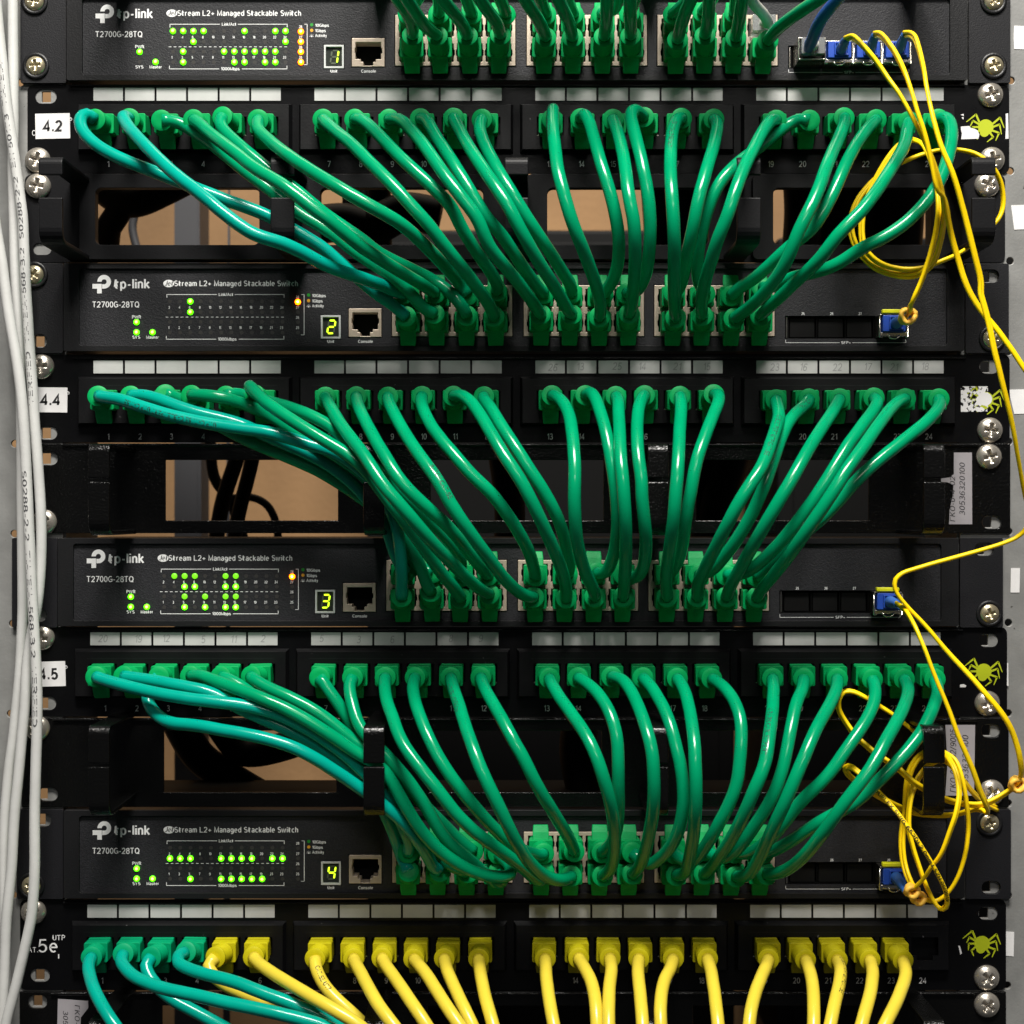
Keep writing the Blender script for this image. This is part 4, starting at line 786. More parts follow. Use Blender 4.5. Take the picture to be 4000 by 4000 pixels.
     '-165.1,-22,56.1 -161.3,-19.6,54.9 -157.2,-18.2,53.3 -153.2,-18.6,50.8 -149.7,-20,48.1 -146.2,-21.7,45.5 -142.5,-23.5,43.1 -138.7,-25.2,40.9 -134.8,-26.6,38.8 -130.7,-27.7,36.7 -126.6,-28.6,34.7 -122.4,-29.2,32.7 -118.1,-29.5,30.9 -113.7,-29.7,29.1 -109.3,-29.8,27.4 -105,-29.8,25.6 -100.7,-29.8,23.8 -96.4,-29.7,21.9 -92.1,-29.6,19.9 -88,-29.5,17.6 -84,-29.3,15.2 -80,-29,12.7 -76.1,-28.8,10.1 -72.3,-28.5,7.4 -68.5,-28.2,4.7 -64.8,-27.8,1.8 -61.5,-27.4,-1.5 -58.9,-26.8,-5.4 -56.6,-26.1,-9.4 -54.4,-25.3,-13.4 -51.9,-24.4,-17.4 -49.2,-23.5,-21.1 -46,-23,-24.5 -42.1,-23.2,-27.1 -37.9,-24,-29'),
    ('4.4/4', 'green', '4.4/4', 'sw3/L2',
     '-153,-22,55.7 -149.1,-24.6,55.5 -144.9,-26.6,55.2 -140.3,-27.6,54.6 -135.7,-27.1,53.8 -131.5,-25.5,52.6 -127.4,-23.7,51.3 -123.1,-23.3,49.5 -119,-24.6,47.6 -115.3,-26.8,45.8 -111.7,-29.2,43.9 -108.1,-31.5,41.8 -104.5,-33.5,39.7 -100.7,-35.1,37.4 -96.8,-36.2,35 -92.8,-36.8,32.7 -88.7,-37.1,30.3 -84.7,-37.3,27.8 -80.7,-37.2,25.3 -76.8,-37.1,22.7 -73,-36.9,20 -69.4,-36.6,17 -66.1,-36.3,13.7 -62.9,-35.9,10.3 -59.9,-35.5,6.6 -57.2,-35,2.9 -54.6,-34.5,-1 -52.3,-34.1,-5.1 -50.3,-33.6,-9.3 -48.5,-33.1,-13.6 -46.6,-32.4,-17.9 -44.8,-31.5,-22.1 -43,-30.2,-26.3 -41.5,-28.6,-30.4 -40.2,-26.5,-34.4 -38.5,-24,-38'),
    ('4.4/5', 'green', '4.4/5', 'sw3/U3',
     '-136.4,-22,55.3 -132.8,-19.3,56.5 -128.8,-17.1,56 -124.5,-16.8,54.8 -120.3,-18.6,53.7 -116.6,-21.2,52.8 -113.3,-24.2,51.8 -110,-27.3,50.8 -106.7,-30.4,49.8 -103.3,-33.3,48.6 -99.8,-36,47.3 -96.1,-38.3,45.9 -92.2,-40.1,44.1 -88.3,-41.6,42.1 -84.5,-43,39.9 -81.1,-44.8,37.3 -78,-46.9,34.6 -75,-49,31.7 -72,-50.8,28.8 -68.8,-52.2,25.7 -65.5,-53.2,22.6 -62.1,-53.7,19.6 -58.5,-53.7,16.6 -55,-53.3,13.6 -51.6,-52.6,10.6 -48.3,-51.6,7.6 -45.1,-50.5,4.4 -42,-49.1,1.2 -39.1,-47.5,-2 -36.3,-45.7,-5.2 -33.5,-43.6,-8.2 -30.9,-41.4,-11.3 -28.4,-38.8,-14.3 -26.3,-36.1,-17.4 -24.7,-33.2,-20.6 -24,-30.1,-24 -24.2,-27.1,-27.4 -24.4,-24,-30.8'),
    ('4.4/6', 'green', '4.4/6', 'sw3/L3',
     '-122.7,-22,55.8 -123.7,-25.9,58.2 -123.5,-30.3,59.2 -121.5,-34.1,57.5 -118.9,-37.2,55.1 -116.2,-40.2,52.8 -113.3,-43,50.5 -110.1,-45.6,48.3 -106.8,-48,46 -103.2,-50,43.7 -99.6,-51.9,41.4 -95.9,-53.5,39.1 -92.1,-55,36.8 -88.3,-56.3,34.5 -84.4,-57.5,32.2 -80.5,-58.6,29.9 -76.6,-59.5,27.5 -72.8,-60.1,24.8 -69.2,-60.6,21.9 -65.9,-60.8,18.6 -62.9,-60.7,15 -60.2,-60.4,11.2 -57.5,-59.7,7.5 -54.8,-58.8,3.7 -52.1,-57.7,0.1 -49.5,-56.2,-3.5 -46.9,-54.6,-7 -44.4,-52.8,-10.5 -42.1,-50.7,-14 -39.8,-48.4,-17.4 -37.7,-45.9,-20.7 -35.7,-43.2,-23.9 -33.7,-40.2,-27 -31.8,-37.1,-29.9 -29.7,-34,-32.6 -27.7,-30.7,-35.3 -26,-27.3,-38 -24.4,-24,-40.9'),
    ('4.4/7', 'green', '4.4/7', 'sw3/L4',
     '-88.9,-22,54.8 -87.8,-26.2,53.2 -86.6,-30.4,51.5 -85.4,-34.5,49.7 -84,-38.5,47.8 -82.5,-42.3,45.7 -80.8,-45.9,43.4 -79.1,-49.5,41 -77.2,-53,38.6 -75.2,-56.4,36.2 -73,-59.7,33.7 -70.8,-62.7,31.1 -68.4,-65.6,28.3 -66.1,-68.3,25.3 -63.8,-70.7,22.1 -61.5,-72.8,18.7 -59.1,-74.6,15.1 -56.5,-76,11.6 -53.6,-77,8.1 -50.5,-77.3,4.6 -47.5,-77.1,1.1 -44.5,-76.3,-2.4 -41.8,-74.8,-5.8 -39.1,-72.9,-9.1 -36.6,-70.6,-12.2 -34.2,-67.9,-15.1 -31.9,-65,-17.8 -29.6,-61.8,-20.4 -27.6,-58.5,-22.8 -25.6,-54.9,-25 -23.7,-51.2,-27.2 -21.9,-47.5,-29.1 -20.1,-43.6,-31 -18.3,-39.8,-32.9 -16.5,-36,-34.8 -14.6,-32,-36.5 -12.8,-28,-37.8 -10.8,-24,-39'),
    ('4.4/8', 'green', '4.4/8', 'sw3/U4',
     '-74.2,-22,55 -73.4,-25.9,52.6 -72.4,-29.8,50.2 -71.3,-33.7,47.8 -70,-37.4,45.4 -68.5,-41.1,42.9 -66.9,-44.6,40.2 -65.2,-48,37.5 -63.4,-51.3,34.6 -61.6,-54.5,31.7 -59.6,-57.4,28.7 -57.5,-60.2,25.6 -55.4,-62.8,22.3 -53.2,-65,18.8 -50.7,-66.6,15.2 -47.8,-67.6,11.7 -44.6,-67.9,8.3 -41.2,-67.5,5 -37.9,-66.4,1.9 -34.7,-64.8,-1.1 -31.6,-62.6,-3.9 -28.9,-60.1,-6.7 -26.5,-57.2,-9.5 -24.4,-54,-12.2 -22.6,-50.6,-14.8 -20.8,-47.1,-17.4 -19,-43.5,-19.8 -17.3,-39.9,-22.2 -15.6,-36.1,-24.5 -14.1,-32.2,-26.5 -12.8,-28.1,-28.4 -11.5,-24,-30.2'),
    ('4.4/9', 'green', '4.4/9', 'sw3/L5',
     '-59.1,-22,54.8 -58.3,-25.9,52.3 -57.3,-29.9,49.9 -56,-33.7,47.5 -54.6,-37.4,45 -53,-41,42.3 -51.4,-44.5,39.7 -49.7,-48.1,37 -47.9,-51.5,34.3 -46,-54.8,31.5 -44,-58,28.7 -41.8,-61,25.7 -39.5,-63.8,22.7 -37.1,-66.3,19.6 -34.6,-68.4,16.2 -32.2,-70.1,12.5 -29.9,-71.1,8.5 -27.6,-71.6,4.4 -25.1,-71.5,0.4 -22.6,-70.8,-3.5 -20,-69.5,-7.3 -17.5,-67.8,-10.9 -15.1,-65.7,-14.4 -12.8,-63.2,-17.6 -10.6,-60.4,-20.7 -8.5,-57.3,-23.7 -6.5,-54.1,-26.5 -4.6,-50.7,-29.2 -2.6,-47.2,-31.6 -0.5,-43.6,-33.9 1.7,-40,-36 3.9,-36.3,-37.8 6.2,-32.3,-39.1 8.3,-28.3,-40 10.3,-24,-40.5'),
    ('4.4/10', 'green', '4.4/10', 'sw3/U5',
     '-42.9,-22,55.2 -42.9,-25.7,52.2 -42.2,-29.4,49.4 -41,-32.9,46.5 -39.6,-36.4,43.7 -37.9,-39.7,40.7 -36,-42.9,37.8 -33.7,-45.8,34.9 -31.3,-48.5,31.8 -28.6,-50.8,28.8 -25.8,-52.8,25.5 -22.9,-54.4,22.1 -19.9,-55.5,18.7 -16.6,-56.2,15.3 -13.2,-56.4,12.1 -9.8,-56.1,8.8 -6.8,-55.1,5.3 -4.1,-53.8,1.7 -1.6,-52,-1.9 0.7,-49.8,-5.4 2.8,-47.3,-8.8 4.7,-44.4,-12.1 6.3,-41.3,-15.2 7.8,-38.1,-18.3 8.9,-34.7,-21.5 9.8,-31.2,-24.5 10.5,-27.6,-27.5 11.1,-24,-30.5'),
    ('4.4/11', 'green', '4.4/11', 'sw3/L6',
     '-27.9,-22,55.3 -25.7,-26.2,55.2 -23.4,-30.3,54.6 -21.2,-34.2,53.1 -19.2,-38,51.2 -17.4,-41.7,48.9 -15.7,-45.3,46.3 -14,-48.8,43.6 -12.3,-52.1,40.7 -10.6,-55.2,37.6 -8.7,-58.1,34.4 -6.8,-60.8,31 -4.7,-63.1,27.4 -2.5,-65.1,23.8 -0,-66.7,20.1 2.5,-67.8,16.2 4.9,-68.3,12.2 7.1,-68.2,8 9.2,-67.4,3.9 11.2,-66,-0.2 13.1,-64.1,-4.1 14.8,-61.8,-7.8 16.5,-59.2,-11.4 18,-56.2,-14.7 19.5,-53.1,-18 20.8,-49.8,-21.1 22,-46.4,-24.1 23.1,-42.9,-27.1 24,-39.3,-30 24.8,-35.6,-32.9 25.4,-31.8,-35.6 25.7,-27.9,-38.3 25.8,-24,-40.9'),
    ('4.4/12', 'green', '4.4/12', 'sw3/U6',
     '-13.4,-22,55 -13.3,-26.4,53.4 -11.6,-30,51 -9.7,-33.3,48.3 -8,-36.5,45.3 -6.2,-39.5,42.2 -4.3,-42.5,39 -2.3,-45.2,35.8 -0.1,-47.6,32.4 2.1,-49.7,28.8 4.5,-51.2,25.1 6.9,-52.4,21.2 9.4,-53,17.3 12,-53.2,13.4 14.5,-52.7,9.4 16.8,-51.8,5.4 18.9,-50.3,1.5 20.8,-48.4,-2.4 22.3,-46.1,-6.2 23.6,-43.5,-9.9 24.6,-40.7,-13.5 25.4,-37.7,-17 26.3,-34.6,-20.4 27,-31.3,-23.7 26.9,-27.7,-26.8 26.4,-24,-29.6'),
    ('4.4/13', 'green', '4.4/13', 'sw3/L7',
     '19.1,-22,55.6 21,-26.1,54.6 22.7,-30.2,52.9 24.2,-34,50.7 25.3,-37.9,48.3 26.1,-41.8,45.8 26.7,-45.6,43.1 27.1,-49.2,40.2 27.3,-52.7,37.1 27.6,-56,33.8 27.8,-59.1,30.2 27.9,-61.8,26.4 28.1,-64.1,22.3 28.1,-66,18.1 28,-67.4,13.6 27.9,-67.8,9 27.9,-67.3,4.3 28.1,-66.2,-0.2 28.4,-64.5,-4.6 28.8,-62.4,-8.7 29.3,-59.8,-12.6 30.1,-57,-16.2 31,-53.8,-19.6 32,-50.5,-22.8 33.1,-47.1,-25.7 34.3,-43.5,-28.5 35.6,-39.8,-31.1 36.8,-36,-33.6 38,-32.2,-35.9 38.8,-28.1,-38.1 39.3,-24,-40.3'),
    ('4.4/14', 'green', '4.4/14', 'sw3/U7',
     '35.1,-22,55.6 37.2,-26,56.4 38.8,-29.8,54.2 39.9,-33.2,51.2 40.7,-36.6,48.1 41.5,-39.9,44.8 42.3,-43.1,41.4 43,-46,37.8 43.7,-48.5,33.9 44.3,-50.7,29.8 45,-52.5,25.5 45.6,-53.7,21 46.3,-54.4,16.4 46.9,-54.5,11.8 47.4,-54.1,7.1 47.8,-53.1,2.6 48.1,-51.6,-1.9 48.3,-49.6,-6.1 48.2,-47.2,-10.2 48,-44.5,-14 47.6,-41.6,-17.7 46.9,-38.6,-21.2 46,-35.3,-24.5 44.7,-31.9,-27.4 42.8,-28,-29 40.3,-24,-29'),
    ('4.4/15', 'green', '4.4/15', 'sw3/L8',
     '49.5,-22,55.2 50.1,-26.3,53.4 50.1,-30.4,51.1 49.9,-34.3,48.5 49.7,-38,45.6 49.6,-41.7,42.7 49.5,-45.3,39.7 49.4,-48.7,36.4 49.3,-51.9,33 49.2,-55,29.5 49.2,-57.8,25.7 49.3,-60.3,21.7 49.6,-62.3,17.5 49.9,-63.6,13 50.2,-64.1,8.4 50.5,-63.8,3.7 50.9,-62.8,-0.9 51.2,-61.1,-5.2 51.5,-58.8,-9.3 51.7,-56.1,-13.2 51.9,-53.1,-16.8 52.1,-49.9,-20.2 52.3,-46.5,-23.4 52.4,-43,-26.6 52.5,-39.4,-29.6 52.7,-35.7,-32.4 52.8,-31.8,-35.1 52.8,-27.9,-37.7 52.9,-24,-40.3'),
    ('4.4/16', 'green', '4.4/16', 'sw3/U8',
     '63.1,-22,55.6 61.9,-26.4,54.3 60.7,-30.3,52 59.6,-34,49.4 58.8,-37.7,46.5 58.3,-41.3,43.5 57.8,-44.7,40.3 57.5,-48,37 57.3,-51.2,33.4 57.2,-54.1,29.7 57.3,-56.6,25.8 57.6,-58.8,21.6 58.1,-60.4,17.2 58.4,-61.5,12.6 58.5,-61.7,7.9 58.9,-61.1,3.3 59.5,-59.9,-1.3 60.1,-58.2,-5.6 60.7,-55.9,-9.7 61.1,-53.1,-13.5 61.2,-50.1,-17.1 61.3,-46.9,-20.5 61.1,-43.4,-23.7 60.6,-39.8,-26.7 59.5,-35.9,-29.2 57.7,-31.9,-30.7 55.3,-27.9,-30.8 52.9,-24,-29.6'),
    ('4.4/17', 'green', '4.4/17', 'sw3/L9',
     '80,-22,55.2 79.9,-26.3,53.4 79.6,-30.5,51.3 79.2,-34.4,48.7 78.7,-38.1,46 78.1,-41.9,43.3 77.5,-45.5,40.4 76.9,-49.1,37.4 76.4,-52.5,34.3 75.9,-55.8,31 75.4,-58.8,27.5 74.9,-61.5,23.7 74.4,-63.8,19.6 73.9,-65.5,15.3 73.4,-66.5,10.8 73,-66.7,6.2 72.7,-66.1,1.5 72.5,-64.6,-2.9 72.2,-62.5,-7.1 72,-59.9,-10.9 71.8,-57,-14.5 71.7,-53.8,-17.9 71.6,-50.3,-21.1 71.6,-46.8,-24.1 71.6,-43.1,-27.1 71.8,-39.4,-29.9 72.1,-35.6,-32.6 72.5,-31.8,-35.2 73.1,-27.9,-37.8 73.7,-24,-40.3'),
    ('4.4/18', 'green', '4.4/18', 'sw3/U9',
     '96.2,-22,56.1 97.7,-26.3,55.3 97.4,-30.2,52.7 96.2,-33.7,49.8 94.6,-37,46.8 93,-40.2,43.7 91.4,-43.3,40.5 89.8,-46.2,37.2 88.2,-48.8,33.6 86.5,-51.2,29.8 85,-53.1,25.8 83.7,-54.5,21.5 82.6,-55.5,17 81.8,-55.8,12.4 81,-55.4,7.7 80.2,-54.3,3.2 79.7,-52.7,-1.2 79.3,-50.5,-5.4 79.1,-48,-9.4 78.9,-45.1,-13.1 78.6,-42,-16.7 78.1,-38.8,-20.1 77.4,-35.3,-23.2 76.4,-31.7,-26 75,-27.9,-28.4 73.5,-24,-30.7'),
    ('4.4/19', 'green', '4.4/19', 'sw3/L10',
     '125.8,-22,53.5 125.5,-26.1,51.2 125.3,-30.2,48.9 124.9,-34.3,46.5 124.2,-38.3,44.1 123,-42.1,41.6 121.7,-45.9,39.1 120.3,-49.5,36.3 118.8,-53,33.5 117.3,-56.3,30.6 115.8,-59.5,27.5 114,-62.5,24.2 112.1,-65.2,20.9 109.8,-67.4,17.4 107.2,-69.1,13.8 104.6,-70.2,10.1 102,-70.7,6.1 99.7,-70.3,2 97.7,-69.1,-2.1 96,-67.2,-6 94.4,-64.7,-9.7 93.1,-61.8,-13.2 91.9,-58.6,-16.5 90.8,-55.1,-19.5 89.9,-51.5,-22.4 89.1,-47.7,-25.1 88.4,-43.9,-27.7 87.7,-39.9,-30.3 87.3,-35.9,-32.7 87.3,-31.9,-35.1 87.6,-27.9,-37.7 88.1,-24,-40.3'),
    ('4.4/20', 'green', '4.4/20', 'sw3/U10',
     '141.5,-22,53.9 139.5,-25.3,51.1 136.5,-28.3,48.7 133.4,-31.1,46.2 130.6,-33.9,43.3 128.2,-36.7,40.2 126.2,-39.5,36.9 124.3,-42.3,33.4 122.5,-45.1,29.8 120.8,-47.6,26 119.1,-49.8,22 117.4,-51.6,17.9 115.7,-52.8,13.5 113.8,-53.3,9 111.9,-53.1,4.6 110,-52.4,0.2 107.9,-51.2,-4 105.9,-49.5,-8.1 103.8,-47.3,-11.9 101.8,-44.8,-15.5 99.8,-41.8,-18.8 97.9,-38.7,-21.9 95.9,-35.4,-24.9 93.8,-31.8,-27.3 91.3,-27.9,-28.9 88.8,-24,-30.2'),
    ('4.4/21', 'green', '4.4/21', 'sw3/L11',
     '156.1,-22,54 154.4,-26,52 152.7,-30,50 150.8,-33.8,47.8 148.8,-37.5,45.5 146.7,-41.1,43.2 144.5,-44.5,40.8 142.2,-47.8,38.2 139.9,-51.1,35.5 137.6,-54.2,32.7 135.3,-57.1,29.8 133,-59.8,26.6 130.7,-62.3,23.3 128.3,-64.5,19.7 126,-66.2,16 123.5,-67.3,12 121,-67.8,8 118.6,-67.6,3.9 116.3,-66.8,-0.2 114.2,-65.3,-4.2 112.3,-63.2,-8.1 110.6,-60.7,-11.7 109.1,-57.8,-15.2 107.8,-54.6,-18.5 106.6,-51.2,-21.7 105.6,-47.6,-24.6 104.6,-43.9,-27.5 103.7,-40.1,-30.2 103,-36.2,-32.8 102.5,-32.1,-35.3 102.2,-28.1,-37.8 102,-24,-40.3'),
    ('4.4/22', 'green', '4.4/22', 'sw3/U11',
     '172.5,-22,54.4 173,-26.1,52.1 171.3,-29.6,49.4 169,-32.7,46.6 166.4,-35.7,43.9 163.7,-38.5,41.1 161.1,-41.2,38.2 158.4,-43.8,35.1 155.6,-46.1,32 153,-48.2,28.6 150.4,-50,24.9 147.9,-51.5,21.2 145.3,-52.7,17.3 142.7,-53.5,13.4 140,-54,9.5 137.3,-54.2,5.5 134.5,-53.9,1.7 131.8,-53.2,-2.2 129.1,-52.2,-6 126.4,-50.7,-9.7 123.7,-48.9,-13.3 121.1,-46.7,-16.6 118.5,-44.1,-19.7 116,-41.2,-22.6 113.5,-38.1,-25.2 111,-34.8,-27.4 108.1,-31.2,-28.9 105.1,-27.6,-29.6 102,-24,-30.2'),
    ('4.4/23', 'green', '4.4/23', 'sw3/L12',
     '187.4,-22,54 184.6,-25.7,52.9 181.8,-29.3,51.5 179.2,-32.8,49.7 176.6,-36.2,47.7 174.2,-39.6,45.5 171.7,-43,43.1 169.3,-46.3,40.7 166.9,-49.5,38.3 164.4,-52.7,35.7 161.9,-55.7,33 159.4,-58.5,30.1 156.7,-61,27.1 154,-63.3,24 151.2,-65.3,20.7 148.5,-66.8,17.1 146,-68,13.3 143.4,-68.5,9.3 140.8,-68.5,5.3 138.3,-67.9,1.4 135.8,-66.8,-2.5 133.5,-65.2,-6.3 131.4,-63,-10 129.5,-60.4,-13.5 127.8,-57.4,-16.7 126.2,-54.2,-19.8 124.7,-50.7,-22.7 123.2,-47.2,-25.5 121.8,-43.5,-28.2 120.5,-39.7,-30.7 119.2,-35.9,-33.2 118,-31.9,-35.6 117.2,-28,-38 116.5,-24,-40.5'),
    ('4.4/24', 'green', '4.4/24', 'sw3/U12',
     '203.4,-22,53.9 202.7,-25.6,51 200.8,-28.8,48.3 198.3,-31.8,45.9 195.4,-34.6,43.5 192.3,-37.1,41.1 189,-39.5,38.8 185.6,-41.6,36.4 182.2,-43.5,34 178.7,-45.3,31.5 175.1,-46.8,28.9 171.5,-48.1,26.3 167.9,-49.3,23.5 164.4,-50.2,20.7 160.9,-50.9,17.6 157.6,-51.3,14.4 154.4,-51.5,11 151.5,-51.3,7.4 148.5,-50.8,3.9 145.4,-50.1,0.5 142.3,-49.1,-2.8 139,-47.8,-5.8 135.8,-46.2,-8.8 132.6,-44.3,-11.6 129.7,-42.1,-14.5 127.2,-39.6,-17.5 125,-36.8,-20.4 122.9,-33.9,-23.4 120.8,-30.7,-26.1 118.7,-27.4,-28.6 116.5,-24,-30.8'),
    ('4.5/1', 'teal', '4.5/1', 'sw4/U1',
     '-198.2,-22,-78.5 -194.5,-24.6,-79.4 -190.7,-27.1,-80.1 -186.7,-29.4,-80.8 -182.6,-31.4,-81.5 -178.4,-33.3,-82.3 -174.2,-34.9,-83 -169.8,-36.4,-83.8 -165.5,-37.6,-84.5 -161,-38.7,-85.2 -156.5,-39.6,-85.8 -152,-40.4,-86.4 -147.4,-41,-87 -142.9,-41.6,-87.4 -138.3,-41.9,-87.9 -133.7,-42.1,-88.4 -129.1,-42,-88.9 -124.5,-41.8,-89.7 -120,-41.5,-90.6 -115.5,-41.4,-91.7 -111.1,-41.4,-93 -106.7,-41.5,-94.6 -102.5,-41.6,-96.5 -98.4,-41.7,-98.6 -94.4,-41.6,-100.8 -90.4,-41.6,-103.2 -86.6,-41.4,-105.8 -82.8,-41.2,-108.5 -79.1,-40.9,-111.3 -75.6,-40.8,-114.3 -72.3,-40.6,-117.5 -69,-40.3,-120.8 -65.8,-39.9,-124.1 -62.7,-39.3,-127.5 -59.8,-38.5,-131 -57.2,-37.4,-134.6 -54.9,-36.2,-138.5 -53,-34.8,-142.4 -51.4,-33.2,-146.5 -50.1,-31.3,-150.5 -48.8,-29.1,-154.4 -48.5,-26.6,-158.2 -49.4,-24,-161.9'),
    ('4.5/2', 'teal', '4.5/2', 'sw4/L1',
     '-185.2,-22,-78.3 -181.1,-24.1,-78.6 -177.1,-26.3,-78.8 -172.9,-28.2,-79.2 -168.6,-29.9,-79.6 -164.3,-31.4,-80.1 -159.9,-32.7,-80.8 -155.5,-33.8,-81.4 -151,-34.6,-82.2 -146.5,-35.2,-83 -142.1,-35.6,-84.2 -137.8,-35.8,-85.9 -133.7,-35.9,-88.1 -129.7,-36,-90.4 -125.6,-36.1,-92.5 -121.4,-36.4,-94.4 -117.2,-36.7,-96.2 -112.9,-37,-98 -108.7,-37.2,-99.7 -104.5,-37.4,-101.6 -100.3,-37.4,-103.6 -96.2,-37.3,-105.7 -92.2,-37.1,-108.1 -88.4,-36.9,-110.6 -84.6,-36.5,-113.2 -80.9,-36.1,-115.9 -77.3,-35.7,-118.8 -73.8,-35.3,-121.7 -70.5,-34.8,-124.9 -67.5,-34.2,-128.4 -64.8,-33.3,-132 -62.6,-32.1,-135.9 -60.8,-30.6,-139.8 -59.2,-28.8,-143.8 -57.8,-26.7,-147.7 -56.6,-24.6,-151.6 -55.5,-22.5,-155.5 -54.3,-20.7,-159.6 -53,-19.7,-163.9 -51.2,-21.1,-167.8 -49.2,-24,-170.7'),
    ('4.5/3', 'teal', '4.5/3', 'sw4/L2',
     '-168.4,-22,-78.5 -171.4,-23.2,-81.9 -173.2,-24.4,-85.9 -172.2,-26,-90.1 -169.9,-28.5,-93.2 -166.9,-31.3,-95.4 -163.6,-34.1,-97 -160,-36.8,-98 -156.1,-39.3,-98.5 -152,-41.5,-98.5 -147.7,-43.3,-98.6 -143.4,-44.9,-98.9 -139,-46.3,-99.4 -134.5,-47.4,-100.1 -130,-48.3,-100.7 -125.5,-49.1,-101.3 -121,-49.8,-102.1 -116.4,-50.3,-102.9 -111.9,-50.7,-103.9 -107.4,-51,-105.1 -103,-51.2,-106.5 -98.7,-51.1,-108.2 -94.6,-50.9,-110.3 -90.6,-50.4,-112.6 -86.7,-49.7,-115.1 -83,-48.7,-117.8 -79.4,-47.5,-120.4 -75.9,-46.2,-123.1 -72.3,-45.2,-125.9 -68.6,-44.5,-128.6 -64.9,-44,-131.4 -61.3,-43.4,-134.2 -57.8,-42.7,-137.1 -54.4,-41.8,-140.2 -51.2,-40.7,-143.4 -48.4,-39.4,-146.8 -45.9,-37.7,-150.4 -43.8,-35.7,-154 -41.9,-33.4,-157.5 -40.3,-30.7,-161 -38.9,-27.9,-164.4 -37.4,-25.3,-167.9 -34.1,-24,-170.7'),
    ('4.5/4', 'green', '4.5/4', 'sw4/U4',
     '-153.3,-22,-78.3 -149.6,-24.8,-77.7 -145.9,-27.6,-77.8 -142.2,-30.2,-78.7 -138.4,-32.7,-79.6 -134.5,-35.1,-80.6 -130.6,-37.4,-81.6 -126.6,-39.5,-82.7 -122.6,-41.5,-83.8 -118.5,-43.2,-85 -114.3,-44.6,-86.5 -110,-45.5,-88.1 -105.8,-46,-89.9 -101.6,-46.4,-91.9 -97.5,-46.6,-94.1 -93.4,-46.8,-96.4 -89.5,-46.9,-98.8 -85.6,-46.8,-101.3 -81.8,-46.6,-103.9 -78,-46.1,-106.6 -74.3,-45.5,-109.3 -70.4,-45.1,-111.8 -66.3,-45,-114 -62.4,-45,-116.5 -58.9,-44.9,-119.6 -56.2,-44.9,-123.3 -53.8,-44.9,-127.3 -51.6,-44.9,-131.3 -49.3,-44.9,-135.4 -47,-44.7,-139.4 -44.5,-44.5,-143.4 -41.9,-44.2,-147.2 -39,-43.7,-150.8 -35.9,-43.3,-154.2 -32.5,-42.8,-157.4 -29,-42.2,-160.3 -25.2,-41.6,-162.9 -21.3,-40.9,-165.3 -17.2,-40,-167.3 -13,-38.8,-168.9 -8.8,-37.2,-170 -4.6,-35.2,-170.6 -0.9,-32.7,-170 -0.8,-29.6,-167.1 -3.5,-26.8,-164.6 -6.5,-24,-162.4'),
    ('4.5/5', 'green', '4.5/5', 'sw4/U2',
     '-138.9,-22,-78.5 -134.6,-23.7,-79.6 -130.5,-25.1,-81.5 -126.4,-26.3,-83.8 -122.4,-27.2,-86.3 -118.3,-27.8,-88.6 -114.2,-28.2,-90.9 -110,-28.3,-93.1 -105.7,-28.4,-95.4 -101.5,-28.3,-97.6 -97.3,-28.3,-99.9 -93.2,-28.3,-102.3 -89.1,-28.2,-104.7 -85.1,-28.3,-107.2 -81,-28.3,-109.8 -77.1,-28.4,-112.5 -73.3,-28.6,-115.4 -69.7,-28.8,-118.4 -66.1,-29,-121.6 -62.7,-29.2,-124.9 -59.4,-29.3,-128.4 -56.4,-29.4,-132.1 -53.7,-29.3,-136 -51.1,-29.1,-140 -48.6,-28.8,-144.1 -46,-28.4,-148.1 -43.4,-28,-152 -40.6,-27.5,-155.9 -37.4,-26.2,-159.1 -34.2,-24,-161.9'),
    ('4.5/6', 'green', '4.5/6', 'sw4/U3',
     '-124.5,-22,-78.3 -122,-25.4,-79.6 -118.1,-27.1,-81.6 -114.1,-28.7,-83.4 -109.9,-30.2,-85 -105.7,-31.5,-86.6 -101.4,-32.6,-88.5 -97.2,-33.4,-90.5 -93.1,-34,-92.7 -89.1,-34.5,-95.2 -85.3,-34.9,-97.9 -81.6,-35.1,-100.8 -78,-35.3,-103.8 -74.3,-35.4,-106.8 -70.3,-35.5,-109.3 -66.1,-35.5,-111.5 -62.3,-35.4,-114.2 -58.8,-35.4,-117.4 -55.5,-35.3,-120.8 -52.4,-35.2,-124.3 -49.3,-34.9,-127.8 -46.2,-34.6,-131.4 -43.2,-34.2,-135 -40.1,-33.6,-138.5 -36.9,-32.9,-141.9 -33.7,-32,-145.3 -30.6,-30.8,-148.7 -27.6,-29.4,-152.1 -24.6,-27.7,-155.3 -21.5,-25.9,-158.3 -18.4,-24,-161.3'),
    ('4.5/7', 'green', '4.5/7', 'sw4/L3',
     '-91.7,-22,-78.9 -88.7,-23.5,-82.4 -85.9,-24.5,-86.2 -83,-25.1,-90.1 -80.3,-25.4,-94.2 -77.7,-25.5,-98.2 -75.1,-25.3,-102.3 -72.6,-25,-106.5 -70.1,-24.6,-110.6 -67.6,-24.2,-114.8 -65.1,-23.9,-118.9 -62.6,-23.6,-123.1 -60.1,-23.3,-127.3 -57.8,-23.1,-131.5 -55.6,-22.8,-135.8 -53.4,-22.3,-140.1 -51.1,-21.7,-144.4 -48.6,-20.7,-148.5 -46.1,-19.6,-152.5 -43.3,-18.5,-156.3 -40,-18.3,-159.9 -36.5,-19.6,-162.9 -33,-21.9,-165.4 -29.4,-24.5,-167.4 -25.2,-25.3,-169.4 -20.9,-24,-171.2'),
    ('4.5/8', 'green', '4.5/8', 'sw4/L4',
